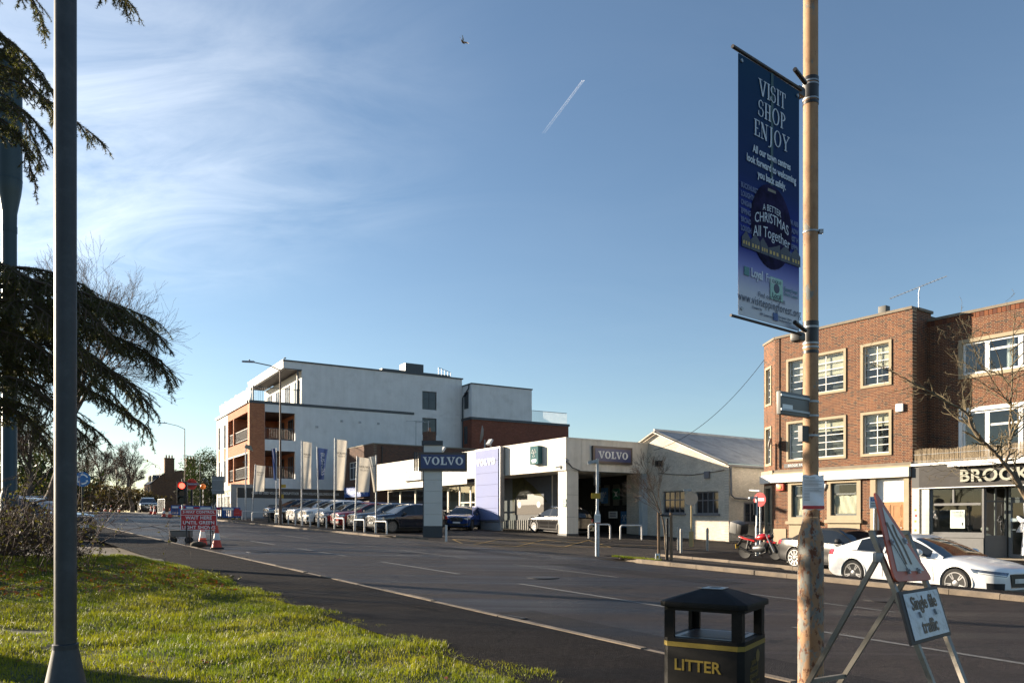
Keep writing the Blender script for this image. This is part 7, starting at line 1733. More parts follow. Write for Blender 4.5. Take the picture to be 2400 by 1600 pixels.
b = MB().box(.06, .34, -.02, .0, 2.35, 2.55).build('yellow_sign', YELLOW, l1); MB().box(.07, .2, -.02, .0, 1.7, 1.95).build('yellow_sign', YELLOW, l1)
street_lamp(uy(433, 93), 10.0, R(10), 'tall slim brown street lamp rising above the red signal', RB, 2.0, .6)
street_lamp(uy(469, 112), 7.9, R(10), 'dark street lamp beside the orange beacon', GB, 1.6, .1)
street_lamp(uy(69, 60), 6.6, R(180-15), 'grey street lamp among the trees at the far left', GALV, 3.4, .3)
# lamp at the lot edge with a hooded floodlight
p = ut(576, 18.4); o = thing('lot_floodlight', p, R(20), 'thin lot floodlight pole left of the first flag', 'floodlight'); MB().tube([(0, 0, -.1), (0, 0, 6.1)], [.07, .045], 10).build('pole', GALV, o)
MB().add([(-.1, -.25, 5.75), (.55, -.25, 5.5), (.55, .25, 5.5), (-.1, .25, 5.75), (0, -.1, 6.0), (.4, -.1, 5.9), (.4, .1, 5.9), (0, .1, 6.0)], [(0,3,2,1),(4,5,6,7),(0,1,5,4),(1,2,6,5),(2,3,7,6),(3,0,4,7)]).build('hood', mat('lamp_hood', (.25, .22, .16), .5, .3), o); MB().bar((-.25, 0, 4.6), (.25, 0, 4.6), .03, .03).build('bracket', GALV, o)

# ---- flags
def flag(u, t, H, w, hgt, mode, m, txt, label, lean=(0, 0), tm=None):
    p = ut(u, t); o = thing('flag_pole', p, 0, label, 'flag', 'flags along the car lot')
    lx, ly = lean
    MB().tube([(0, 0, -.1), (lx*.5, ly*.5, H*.5), (lx, ly, H)], [.045, .04, .032], 10).build('pole', GALV, o, smooth=40)
    N, K = 16, 10; sg = 1 if mode >= 0 else -1; rows = []
    rnd = random.Random(int(u)); ph = rnd.uniform(0, 6)
    for i in range(N+1):
        z = H-.05-hgt*i/N; q = i/N; cx = lx*(z/H); cy = ly*(z/H); r = []
        taper = 1-abs(mode)*q
        for j in range(K+1):
            d = w*taper*j/K
            r.append((cx+.05*sg+sg*d*.95, cy-.03+d*.25+.12*math.sin(j*.42+q*2.2+ph)*(j/K)*(.4+q)+.015*math.sin(j*1.1+q*4+ph), z-.10*j/K*(1-q)*(.8 if mode >= 0 else .3)))
        rows.append(r)
    mb = MB().grid(rows); f = mb.build('flag', m, o, smooth=70)
    if txt:
        # lettering follows the cloth
        if tm == 'down':
            me = text_mesh(txt, w*.55, ext=.0); me.transform(Matrix.Rotation(R(-90), 4, 'Z')); me.transform(Matrix.Translation((w*.45, -hgt*.5, 0)))
        else:
            me = text_mesh(txt[0], w*.23, ext=.0, bold=.004); me.transform(Matrix.Translation((w*.5, -hgt*.27, 0)))
            m2 = text_mesh(txt[1], w*.19, ext=.0); m2.transform(Matrix.Translation((w*.5, -hgt*.27-w*.25, 0)))
            bm = bmesh.new(); bm.from_mesh(me); bm.from_mesh(m2); bm.to_mesh(me); bm.free()
        for v in me.vertices:
            q = min(1, max(0, -v.co.y/hgt)); jf = min(K, max(0, v.co.x/(w*max(.05, 1-abs(mode)*q))*K)); i0 = min(N-1, int(q*N)); j0 = min(K-1, int(jf)); a, b_ = q*N-i0, jf-j0
            if sg < 0: jf = K-jf; j0 = min(K-1, int(jf)); b_ = jf-j0
            P00, P01, P10, P11 = [Vector(rows[i0+x][j0+y]) for x in (0, 1) for y in (0, 1)]
            v.co = P00*(1-a)*(1-b_)+P01*(1-a)*b_+P10*a*(1-b_)+P11*a*b_+Vector((.004, -.012, 0))
        link('lettering', me, BD_F if tm != 'down' else SIGNW, f)
BD_F = mat('flag_letter', (.05, .05, .055), .6)
FW = leafmat('flag_white', (.56, .54, .51), (.60, .58, .55), .3, .8, (1, .96, .9)); FB = leafmat('flag_blue', (.035, .06, .17), (.045, .075, .2), .25, .8, (1, 1, 1))
VS = ('VOLVO', 'SELEKT')
flag(590, 17.9, 4.3, .72, 2.0, .0, FW, VS, 'white flag leaning left at the far end of the lot', (.28, 0))
flag(648, 17.9, 5.3, .35, 2.2, -.7, FB, None, 'narrow blue flag beside the brown street lamp', (0, 0))
flag(707, 17.9, 5.55, .62, 3.05, .12, FW, VS, 'white flag hanging straight, left of the wide blue flag', (0, 0))
flag(748, 17.9, 5.0, .62, 1.95, .52, FB, 'BUSINESS', 'blue flag with white vertical lettering', (-.13, 0), 'down')
flag(784, 17.9, 5.4, .70, 3.0, .30, FW, VS, 'tallest white flag in front of the brown brick building', (.02, 0))
flag(832, 17.9, 4.25, .74, 1.95, .05, FW, VS, 'broad white flag with clear lettering nearest the pylon', (.12, 0))
flag(881, 17.9, 4.2, .40, 1.9, -.85, FW, ('VOLVO', ''), 'white flag twisted to a point beside the broad one', (.02, 0))

# ---- white hoop barriers and posts
HOOP = mat('hoop_white', (.62, .60, .57), .45, 0, .06, 5, dirt=(.3, .28, .25), dirtscale=4)
def hoop(p, rz, w, h, label, wide=False):
    o = thing('hoop_barrier', p, rz, label, 'hoop barrier', 'white hoop barriers'); r = .14; P = [(-w/2, 0, -.1), (-w/2, 0, h-r)]
    for k in range(1, 7): a = R(180-15*k); P.append((-w/2+r+r*math.cos(a), 0, h-r+r*math.sin(a)))
    for k in range(0, 7): a = R(90-15*k); P.append((w/2-r+r*math.cos(a), 0, h-r+r*math.sin(a)))
    P.append((w/2, 0, -.1)); MB().tube(P, .045, 10).build('bar', HOOP, o, smooth=50)
ords = ['first', 'second', 'third', 'fourth', 'fifth', 'sixth', 'seventh']
for i, u in enumerate((653, 684, 718, 755, 795, 842, 893)): hoop(ut(u, 17.75), RZ, 1.35, .72, '%s white hoop in front of the car row, from the far end' % ords[i])
p = ut(622, 18.3); hoop(p, RZ+R(60), 1.9, .75, 'wide white hoop beyond the far end of the car row')
p = ut(580, 18.2); hoop(p, RZ+R(60), .8, .75, 'small white hoop at the foot of the leaning flag')
for u, lb in ((1405, 'left of two white hoops before the workshop door'), (1479, 'right of two white hoops before the workshop door')): hoop(uy(u, 43.5), R(3), 1.2, .78, lb)
p = uy(1046, 37.0); o = thing('white_marker_post', p, 0, 'short white marker post at the forecourt corner', 'post'); MB().box(-.05, .05, -.05, .05, -.1, .75).build('post', HOOP, o); MB().box(-.055, .055, -.055, .055, .75, .78).build('cap', HOOP, o)
p = uy(631, 53.5); o = thing('dark_marker_post', p, 0, 'short dark post by the wide white hoop', 'post'); MB().box(-.05, .05, -.05, .05, -.1, .7).build('post', BLACK, o); MB().box(-.055, .055, -.055, .055, .7, .73).build('cap', BLACK, o)

# ---- bollards
BO = mat('bollard_grey', (.30, .29, .26), .6, .2, .15, 6, dirt=(.15, .14, .12))
for u, v, Y, lb in ((1590, 1289, 35.2, 'slim bollard, left one of a close pair'), (1596.5, 1297, 33.2, 'slim bollard, right one of a close pair'), (1658, 1290, 35.4, 'slim bollard standing alone before the workshop window')):
    p = uy(u, Y); o = thing('bollard', p, 0, lb, 'bollard', 'bollards before the workshop')
    MB().lathe([(.06, -.1), (.06, .95), (.055, 1.0), (.03, 1.03)], 12).build('post', BO, o, smooth=40)
    for z in (.3, .85): MB().lathe([(.063, z), (.067, z+.03), (.063, z+.06)], 12).build('ring', BO, o)

# ---- sign posts
def sign_post():
    p = uy(1400, 25.0); p.z += .09; o = thing('sign_post', p, 0, 'grey sign post with small lamp and yellow plate on the island', 'sign post')
    MB().lathe([(.072, -.1), (.072, 1.3), (.055, 1.38), (.045, 1.42), (.045, 3.05)], 16).build('column', GALV, o, smooth=40)
    MB().bar((0, 0, 2.98), (-.32, -.05, 2.92), .09, .10).build('lamp', GALV, o)
    MB().box(-.10, .10, .05, .08, 2.2, 2.6).build('sign_back', BLACK, o); MB().box(-.2, .09, -.065, -.05, 1.78, 1.95).build('yellow_plate', YELLOW, o)
    MB().box(.04, .2, .05, .07, 1.68, 1.98).build('side_plate', GREYFRAME, o); nb = MB().box(-.10, .09, -.085, -.078, 1.0-.0, 1.28).build('notice', SIGNW, o); MB().box(-.10, .09, -.088, -.0855, 1.0, 1.02).build('red_foot', RED, nb)
    for i in range(5): MB().box(-.08, .07, -.088, -.0855, 1.22-.035*i, 1.228-.035*i).build('print_line', GREYFRAME, nb)
sign_post()
def disc_sign(name, p, rz, h, r, face, back, label, post_m, lean=0, kind=None):
    o = thing(name, p, rz, label, 'road sign')
    MB().tube([(0, .03, -.1), (lean, .03, h+r)], .035, 10).build('post', post_m, o); d = MB().lathe([(r, -.012), (r, .0)], 32, 'y', (lean, 0, h)).build('disc', face, o)
    MB().lathe([(r, .001), (r, .008)], 32, 'y', (lean, 0, h)).build('disc_back', back, o); return o, d
p = uy(1620, 38.0); o, d = disc_sign('round_sign', p, R(-25), 2.35, .33, mat('sign_back_tan', (.28, .25, .21), .6, 0, .15, 5), GALV, 'back of a round road sign before the workshop windows', mat('post_ochre', (.36, .27, .12), .7, 0, .15, 4))
MB().box(-.09, .09, -.06, .12, 0, .75).build('base', MATS['post_ochre'], o); MB().bar((0, 0, 2.75), (-.35, -.1, 2.75), .08, .08).build('lamp', GALV, o)
p = uy(1781, 33.0); o, d = disc_sign('no_entry_sign', p, R(-52), 2.35, .30, RED, GALV, 'red no entry sign at the side street beside the brick corner', GALV)
MB().box(-.21, .21, -.016, -.0125, 2.29, 2.41).build('white_bar', SIGNW, d)
MB().bar((0, 0, 2.72), (-.5, .0, 2.76), .1, .06).build('lamp', SIGNW, o)
p = uy(1774, 31.5); o = thing('street_sign_pole', p, 0, 'grey lamp pole in front of the no entry sign', 'pole'); MB().lathe([(.07, -.1), (.07, 1.2), (.045, 1.3), (.045, 2.45)], 12).build('column', GALV, o, smooth=40); MB().bar((0, 0, 2.4), (-.35, -.1, 2.38), .12, .07).build('lamp', GALV, o); MB().box(-.13, -.03, -.02, .02, 1.7, 2.2).build('side_plate', BLACK, o)
p = uy(2050, 24.0); o = thing('parking_sign', p, 0, 'small blue parking sign on a thin grey pole behind the coupe', 'road sign'); MB().tube([(-.03, 0, -.1), (0, 0, 2.3)], .028, 8).build('pole', GALV, o); s_ = MB().box(-.18, .18, -.04, -.03, 2.0, 2.36).build('plate', SIGNW, o)
MB().box(-.13, -.0, -.044, -.041, 2.22, 2.34).build('blue_square', mat('park_blue', (.03, .12, .35), .4), s_); text('P', .12, SIGNW, s_, -.065, -.0455, 2.28, ext=.0005); 
for i in range(3): MB().box(-.14, .14, -.044, -.041, 2.05+.05*i, 2.07+.05*i).build('print_line', GREYFRAME, s_)
# mini roundabout sign beyond the shrub
RBL = mat('round_blue', (.02, .14, .36), .4, 0, .1, 5); p = ut(193, 3.6); o, d = disc_sign('roundabout_sign', p, R(28), 2.25, .27, RBL, GALV, 'round blue sign with white curved arrows behind the shrub', BLACK)
for a in range(3):
    t0 = R(120*a+20); m = MB(); P = [[((.17+e)*math.cos(t0+.14*k), -.0145, 2.25+(.17+e)*math.sin(t0+.14*k)) for e in (-.025, .025)] for k in range(10)]; m.grid(P)
    t1 = t0+.14*9; m.add([((.17-.055)*math.cos(t1), -.0146, 2.25+(.17-.055)*math.sin(t1)), ((.17+.055)*math.cos(t1), -.0146, 2.25+(.17+.055)*math.sin(t1)), (.17*math.cos(t1+.35), -.0146, 2.25+.17*math.sin(t1+.35))], [(0, 1, 2)]); m.build('arrow', SIGNW, d)
# station roundel far up the road
p = uy(449, 84); o = thing('station_sign', p, R(5), 'red ring station sign on a dark post up the road', 'sign'); MB().box(-.12, .12, 0, .15, -.1, 2.6).build('post', BLACK, o)
RR_ = MB(); RR_.lathe([(.58, -.05), (.58, .0), (.40, .0), (.40, -.05)], 32, 'y', (0, 0, 3.2)); RR_.build('ring', mat('ring_red', (.50, .05, .03), .4), o); bb = MB().box(-.75, .75, -.08, -.052, 3.08, 3.32).build('bar', mat('bar_blue', (.12, .12, .2), .4), o); text('UNDERGROUND', .17, SIGNW, bb, 0, -.083, 3.2, ext=.0006)
MB().lathe([(.40, -.02), (.40, 0)], 24, 'y', (0, 0, 3.2)).build('backing', SIGNW, o)
# belisha beacon
p = uy(476, 88); o = thing('crossing_beacon', p, 0, 'orange globe beacon on a banded crossing post', 'beacon')
for i in range(9): MB().lathe([(.05, -.1+i*.32), (.05, .22+i*.32)], 10).build('post_band', BLACK if i % 2 else SIGNW, o)
MB().lathe([(.001, 2.72), (.1, 2.75), (.26, 2.9), (.31, 3.05), (.26, 3.22), (.1, 3.34), (.001, 3.36)], 20).build('globe', mat('beacon_orange', (.75, .20, .02), .4, 0, .05, 3), o, smooth=60)
# back of a big direction sign
p = uy(511, 62); o = thing('direction_sign_back', p, R(6), 'grey back of a direction sign on two posts', 'road sign')
for x in (-.38, .25): MB().tube([(x, .05, -.1), (x, .05, 3.8)], .04, 8).build('post', BLACK, o)
MB().box(-.46, .46, -.0, .03, 2.0, 3.4).build('plate', mat('plate_back_grey', (.20, .21, .22), .5, .3), o)
for z in (2.3, 3.1): MB().box(-.44, .44, -.03, -.002, z-.03, z+.03).build('rail', GALV, o)
p = uy(557, 60); o = thing('red_arrow_sign', p, R(12), 'small red sign with a white arrow by the hoarding', 'road sign'); MB().box(-.3, .3, -.01, .01, .35, .8).build('plate', RED, o); MB().bar((-.18, -.013, .58), (.15, -.013, .58), .006, .05, (0, 1, 0)).build('arrow', SIGNW, o)
for x in (-.22, .22): MB().bar((x, 0, .35), (x, .1, -.05), .03, .03).build('leg', BLACK, o)
# blue plastic barriers of the road works
BLB = mat('barrier_blue', (.012, .09, .30), .5, 0, .1, 4)
bpos = [(415, 70, 10), (432, 69, 4), (449, 68, 8), (466, 67, -4), (482, 66, 5), (520, 64, 10), (535, 63, 0), (548, 63.5, 20)]
for i, (u, Y, a) in enumerate(bpos):
    p = uy(u, Y); o = thing('works_barrier', p, R(a), 'blue plastic works barrier, %s from the left in the road works' % ('first', 'second', 'third', 'fourth', 'fifth', 'sixth', 'seventh', 'eighth')[i], 'barrier', 'blue works barriers')
    frame(MB(), -.5, .5, .12, .98, -.03, .03, .10).build('frame', BLB, o, bevel=.01)
    m = MB()
    for k in range(5): m.box(-.36+k*.15, -.28+k*.15, -.02, .02, .22, .74)
    m.build('bars', BLB, o); MB().box(-.42, .42, -.034, .034, .74, .9).build('stripe_board', RED if i % 2 else SIGNW, o)
    for x in (-.4, .4): MB().box(x-.06, x+.06, -.25, .25, 0, .12).build('foot', YELLOW, o)
# temporary mesh fence panel
p = uy(378, 88); o = thing('mesh_fence_panel', p, R(-50), 'leaning grey mesh fence panel near the off-roader', 'fence panel'); frame(MB(), -1.3, 1.3, .05, 1.6, -.02, .02, .05).build('frame', GALV, o); m = MB()
for k in range(20): m.box(-1.2+k*.125, -1.19+k*.125, -.006, .006, .1, 1.55)
m.build('mesh', GALV, o)
# overhead wire from the brick block to the workshop
a = BBM @ Vector((-8.6, .8, 10.3)); b_ = Vector((7.95, 43.9, 5.5)); P = []
for i in range(25):
    t = i/24; q = a*(1-t)+b_*t; q.z -= 1.6*4*t*(1-t)*.5; P.append(q)
MB().tube(P, .014, 5).build('overhead_cable', BLACK, label='thin black cable sagging from the brick block to the workshop', cat='cable')

# ---- ironwork and repairs in the carriageway
IRON = mat('cast_iron', (.018, .016, .015), .5, .5, .3, 20, bump=.4, bscale=120, world=True)
for i, (s_, t_, lb) in enumerate(((13.5, 10.3, 'round iron manhole cover in the middle of the road'), (24.0, 7.4, 'round iron manhole cover near the waiting sign'), (7.5, 13.2, 'round iron manhole cover near the island kerb'))):
    x, y = xy(s_, t_); z = Gst(s_, t_); o = thing('manhole_cover', (x, y, z), .3*i, lb, 'manhole cover', 'ironwork in the road'); o.rotation_euler = (0, 0, .3*i)
    MB().lathe([(.36, -.02), (.36, .006)], 28).build('rim', IRON, o); MB().lathe([(.30, .0062), (.30, .010)], 28).build('lid', IRON, o)
for i, s_ in enumerate((9.0, 22.0, 36.0)):
    x, y = xy(s_, 6.2); z = Gst(s_, 6.2); o = thing('gully_grate', (x, y, z), RZ, 'iron gully grate in the near gutter, %s from the bin' % ('first', 'second', 'third')[i], 'gully grate', 'ironwork in the road')
    frame(MB(), -.24, .24, -.2, .2, 0, .01, .04); m = MB()
    for k in range(7): m.box(-.2+k*.06, -.17+k*.06, -.18, .18, .001, .008)
    m.build('bars', IRON, o); m = MB(); m.box(-.25, .25, -.21, -.18, -.02, .009); m.box(-.25, .25, .18, .21, -.02, .009); m.box(-.25, -.21, -.18, .18, -.02, .009); m.box(.21, .25, -.18, .18, -.02, .009); m.build('frame', IRON, o)
PATCH = asphalt('patch_asphalt', (.012, .011, .012), (.018, .016, .017), .7)
for s0, s1, t0, t1 in ((10.5, 16.5, 12.6, 13.5), (27.0, 31.0, 6.6, 9.0), (3.0, 9.5, 6.3, 7.0), (18.0, 26.0, 13.6, 14.3)):
    mark('tarmac_patch', [[(s0, t0), (s1, t0+.1), (s1-.1, t1), (s0+.1, t1)]], PATCH, road, .003)
# ------------------------------------------------------------------ vegetation
BARK = mat('bark_grey_brown', (.085, .065, .048), .9, 0, .3, 12, bump=.4, bscale=40); TWIG = mat('twig_brown', (.075, .050, .034), .85, 0, .3, 6)
BARKL = mat('bark_light', (.16, .12, .08), .85, 0, .35, 10, bump=.3, bscale=60)
def unit(v): return v/np.linalg.norm(v)
def grow(seed, start, direc, length, radius, levels, nseg=6, spread=.7, wob=.12, up=.06, kids=(3, 5), shrink=.62, rshrink=.6, tip=.004, kid_from=.35, droop=0.0):
    """bare tree: list of segments; rows p0 p1 r0 r1, and the level of each"""
    g = np.random.default_rng(seed); S = []; Lv = []
    def rec(p, d, L, r, lev):
        d = unit(d); n = max(3, nseg-lev); pts = [p]; ds = [d]
        r1 = max(tip, r*.45 if lev < levels else tip*.7)
        for i in range(n):
            d = unit(d+g.normal(0, wob, 3)+np.array([0, 0, up*(1 if lev > 0 else .2)-droop*lev*.03])); pts.append(pts[-1]+d*L/n); ds.append(d)
            a, b = r+(r1-r)*i/n, r+(r1-r)*(i+1)/n; S.append((*pts[-2], *pts[-1], a, b)); Lv.append(lev)
        if lev >= levels: return
        nk = int(g.integers(kids[0], kids[1]+1))+(1 if lev > 0 else 2)
        for k in range(nk):
            t = kid_from+(1-kid_from)*(k+g.uniform(.1, .9))/nk; i = min(n-1, int(t*n)); f = t*n-i; q = pts[i]+(pts[i+1]-pts[i])*f
            ax = unit(np.cross(ds[i+1], g.normal(0, 1, 3))); an = spread*g.uniform(.65, 1.25); nd = ds[i+1]*math.cos(an)+ax*math.sin(an)
            rec(q, nd, L*shrink*g.uniform(.7, 1.2)*(1.1-.35*t), max(tip, (r+(r1-r)*t)*rshrink), lev+1)
        rec(pts[-1], ds[-1], L*shrink*.8, r1, lev+1)
    rec(np.array(start, float), np.array(direc, float), length, radius, 0)
    return np.array(S), np.array(Lv)
def bare_tree(name, p, label, group, seed, H, r, levels, mat_t=BARK, mat_b=TWIG, cut=1, rz=0, **kw):
    o = thing(name, p, rz, label, 'tree', group)
    S, Lv = grow(seed, (0, 0, -.1), kw.pop('lean', (0, 0, 1)), H, r, levels, **kw)
    link('trunk', segmesh('trunk', S[Lv <= cut], 8), mat_t, o); link('branches', segmesh('branches', S[Lv > cut], 3), mat_b, o); return o

# big bare tree behind the cedar
p = uy(84, 34.0); big = bare_tree('bare_tree', p, 'large bare broad-crowned tree behind the cedar', 'bare trees', 21, 5.6, .24, 5, spread=.58, kids=(3, 4), shrink=.70, wob=.15, up=.05, tip=.0042, nseg=7)
big.scale = (1.12, 1.12, 1.2)
# two bare trees on the hill, beside the house
p = uy(240, 118); hill = bare_tree('bare_tree', p, 'tall bare tree on the hill left of the house', 'bare trees', 5, 6.0, .30, 5, spread=.5, kids=(2, 4), shrink=.70, wob=.12, up=.07, tip=.011, nseg=6)
def tcopy(src, p, rz, sc, label):
    c = copy_tree(src); c.location = p; c.rotation_euler = (0, 0, rz); c.scale = (sc, sc, sc); c['label'] = label; return c
p = uy(310, 112); t2 = bare_tree('bare_tree', p, 'forked bare tree close to the brick house', 'bare trees', 14, 5.2, .36, 5, spread=.58, kids=(2, 4), shrink=.70, wob=.14, up=.06, tip=.011, nseg=6)
for u, Y, rz, sc, lb in ((205, 135, 2.0, 1.0, 'bare tree at the left of the hilltop group'), (120, 70, 1.1, .82, 'bare tree far left above the parked cars'), (60, 58, 3.0, .8, 'bare tree nearest the mast at the far left'), (20, 75, 4.4, 1.0, 'bare tree at the left edge beyond the mast'), (-60, 52, .4, .8, 'bare tree beyond the left edge of the shrub'),
                         (275, 150, 5.2, .9, 'thin bare tree behind the forked one'), (395, 170, 2.4, .8, 'small bare tree behind the house roof'), (440, 190, .7, .9, 'distant bare tree right of the cottage')):
    tcopy(hill if u != 120 else t2, uy(u, Y), rz, sc, lb)
# leafy evergreen and hedges far up the road
def leafball(name, p, label, rx, ry, rz_, n, m, seed, size=.2, cat='tree', group=None, trunk=True):
    o = thing(name, p, 0, label, cat, group); g = np.random.default_rng(seed)
    d = g.normal(0, 1, (n, 3)); d /= np.linalg.norm(d, axis=1, keepdims=True); rad = g.uniform(.35, 1, n)**.5*(1+.22*np.sin(d[:, 0]*5+seed)*np.sin(d[:, 2]*6+1)+.12*np.sin(d[:, 1]*11))
    c = d*rad[:, None]*np.array([rx, ry, rz_])+np.array([0, 0, rz_*1.05])
    a = g.normal(0, 1, (n, 3)); b = g.normal(0, 1, (n, 3)); a *= size/np.linalg.norm(a, axis=1, keepdims=True)*g.uniform(.6, 1.3, (n, 1)); b *= size*.7/np.linalg.norm(b, axis=1, keepdims=True)
    V = np.stack([c-a, c-b*.5, c+a, c+b*.5], 1).reshape(-1, 3); Q = np.arange(n*4).reshape(-1, 4)
    link('crown', npmesh('crown', V, Q), m, o)
    if trunk: MB().tube([(0, 0, -.3), (0, 0, rz_*1.2)], [rx*.07, rx*.03], 8).build('trunk', BARK, o)
    return o
EVG = leafmat('evergreen_leaf', (.018, .032, .010), (.035, .05, .014), .25, .7); BRAM = leafmat('hedge_brown', (.05, .038, .018), (.085, .065, .03), .25, .8)
leafball('evergreen_tree', uy(492, 120), 'round dark evergreen beside the apartment block', 4.2, 4.2, 4.6, 9000, EVG, 3, .22)
for i, (u, Y, rx, h, m, lb) in enumerate(((215, 128, 9, 3.0, BRAM, 'brown twiggy hedge at the road crest'), (290, 122, 6, 3.2, BRAM, 'brown hedge below the forked tree'), (130, 85, 9, 3.4, BRAM, 'brown hedge beyond the parked cars at the left'), (30, 70, 8, 3.6, BRAM, 'tall brown hedge behind the mast'), (330, 134, 5, 2.0, EVG, 'low green hedge in front of the house'), (425, 150, 6, 2.4, EVG, 'green hedge behind the signal'), (-90, 60, 10, 5.0, EVG, 'dark evergreen clump beyond the left edge'))):
    leafball('hedge', uy(u, Y), lb, rx, 3.0, h*.55, 5200, m, 40+i, .26, 'hedge', 'hedges on the hill', False)

# mast behind the cedar
p = uy(22, 19.0); o = thing('telecom_mast', p, 0, 'dark green telecom mast with a fat antenna shroud behind the cedar', 'mast')
MM = mat('mast_green', (.012, .028, .034), .35, .2, .1, 3); zf = lambda v: EYE-(v-VH)/F*19.0-p.z
MB().lathe([(.20, -.2), (.20, 1.6), (.165, 1.7), (.16, zf(545))], 24).build('shaft', MM, o, smooth=40); MB().lathe([(.168, zf(545)), (.168, zf(530))], 24).build('flange', MM, o)
MB().lathe([(.16, zf(530)), (.165, zf(500)), (.25, zf(452)), (.275, zf(430)), (.275, zf(140)), (.2, zf(132)), (.001, zf(130))], 28).build('shroud', MM, o, smooth=40); MB().lathe([(.279, zf(424)), (.279, zf(420))], 28).build('seam', MM, o)

# cedar
NEED = leafmat('cedar_needle', (.030, .040, .011), (.075, .075, .020), .42, .6)
def cedar():
    KD = .70; base = uy(-560, 12.0*KD); o = thing('cedar_tree', base, 0, 'dark drooping cedar with boughs reaching in from the left', 'tree')
    g = np.random.default_rng(77); S = []; ND = []; B = np.array(base)
    H = 11.0; trunkp = [B+np.array([0, 0, -.2]), B+np.array([.1, 0, 3.5]), B+np.array([.05, .1, 7]), B+np.array([0, 0, H])]; rr = [.36, .29, .17, .03]
    T = []
    for i in range(3): T.append((*(trunkp[i]-B), *(trunkp[i+1]-B), rr[i], rr[i+1]))
    def needles(a, b, dens, ln):
        L = np.linalg.norm(b-a); n = max(2, int(L*dens)); t = g.uniform(0, 1, n)[:, None]; p = a+(b-a)*t; d = (b-a)/max(L, 1e-6)
        r = g.normal(0, 1, (n, 3)); r -= (r@d)[:, None]*d; r /= np.linalg.norm(r, axis=1, keepdims=True); e = r*.75+d*.6+np.array([0, 0, .10]); e /= np.linalg.norm(e, axis=1, keepdims=True)
        w = np.cross(e, g.normal(0, 1, (n, 3))); w /= np.linalg.norm(w, axis=1, keepdims=True); l = ln*g.uniform(.6, 1.2, (n, 1))
        ND.append(np.stack([p-w*.0026, p+w*.0026, p+e*l], 1))
    def twig(p, d, L, r, lev):
        n = 5; pts = [p]
        for i in range(n):
            d = unit(d+np.array([0, 0, -.13-.06*lev])+g.normal(0, .07, 3)); pts.append(pts[-1]+d*L/n)
            S.append((*(pts[-2]-B), *(pts[-1]-B), r*(1-.7*i/n), r*(1-.7*(i+1)/n))); needles(pts[-2], pts[-1], 300, .028)
        if lev < 2:
            m = int(L/(.11 if lev == 0 else .09))+1
            for k in range(m):
                t = (k+.6+g.uniform(-.3, .3))/(m+.4)*.95; i = min(n-1, int(t*n)); q = pts[i]+(pts[i+1]-pts[i])*(t*n-i); dd = unit(pts[i+1]-pts[i])
                side = unit(np.cross(dd, np.array([0, 0, 1])))*(1 if k % 2 else -1)
                twig(q, dd*.75+side*.75+np.array([0, 0, -.15])+g.normal(0, .15, 3), L*(.42 if lev == 0 else .38)*(1.15-.75*t)*g.uniform(.7, 1.25), r*.6, lev+1)
    def bough(pts, r, seclen, dens=.075, tipd=None):
        r = r*.32; seclen = seclen*.8
        P = [np.array(p, float) for p in pts]; Q = []
        n = 26
        for i in range(n+1):      # Catmull-Rom through the points
            t = i/n*(len(P)-1); k = min(len(P)-2, int(t)); f = t-k; p0, p1, p2, p3 = P[max(0, k-1)], P[k], P[k+1], P[min(len(P)-1, k+2)]
            Q.append(.5*((2*p1)+(-p0+p2)*f+(2*p0-5*p1+4*p2-p3)*f*f+(-p0+3*p1-3*p2+p3)*f**3))
        tot = sum(np.linalg.norm(Q[i+1]-Q[i]) for i in range(n)); acc = 0; nxt = .3; k = 0
        for i in range(n):
            L = np.linalg.norm(Q[i+1]-Q[i]); ra = r*(1-.9*i/n); S.append((*(Q[i]-B), *(Q[i+1]-B), ra, r*(1-.9*(i+1)/n)))
            vis = Q[i][0] > -.80*Q[i][1]
            if vis: needles(Q[i], Q[i+1], 420, .03)
            acc += L
            while nxt < acc:
                f = nxt/tot; d = unit(Q[i+1]-Q[i]); side = unit(np.cross(d, np.array([0, 0, 1])))*(1 if k % 2 else -1)
                if vis or k % 2 == 0:
                    twig(Q[i], d*.72+side*.7+np.array([0, 0, -.05])+g.normal(0, .12, 3), seclen*(1.1-.75*f)*g.uniform(.75, 1.2), .008, 0)
                nxt += dens*(1.0 if vis else 3.0)*(1.1-.5*f); k += 1
        twig(Q[-1], Q[-1]-Q[-3], seclen*.35, .006, 0)
    def Pd(u, v, Y): return np.array(at(u*1.0204, v*1.0204, Y*KD))       # photo position in display pixels
    def fan(h): return B+np.array([.1, 0, h*KD])
    # the big middle layer
    bough([fan(7.0), Pd(-190, 690, 11.6), Pd(120, 690, 11.0), Pd(290, 725, 10.7), Pd(362, 770, 10.6)], .09, 1.15)
    bough([fan(6.6), Pd(-150, 730, 12.4), Pd(150, 745, 12.0), Pd(320, 800, 11.6), Pd(384, 860, 11.5)], .085, 1.1)
    bough([fan(6.2), Pd(-150, 790, 11.0), Pd(100, 790, 10.2), Pd(260, 855, 10.0), Pd(338, 925, 9.9)], .08, 1.1)
    bough([fan(5.7), Pd(-160, 850, 12.0), Pd(90, 850, 11.4), Pd(240, 915, 11.2), Pd(340, 985, 11.1)], .075, .9)
    bough([fan(5.2), Pd(-160, 900, 11.2), Pd(40, 890, 10.6), Pd(150, 940, 10.4), Pd(235, 1000, 10.3)], .07, .75)
    bough([fan(6.9), Pd(-200, 650, 10.2), Pd(40, 640, 9.6), Pd(160, 680, 9.4), Pd(240, 760, 9.3)], .08, 1.0)
    bough([fan(4.9), Pd(-170, 940, 10.8), Pd(0, 930, 10.4), Pd(80, 985, 10.2), Pd(120, 1040, 10.2)], .06, .7)
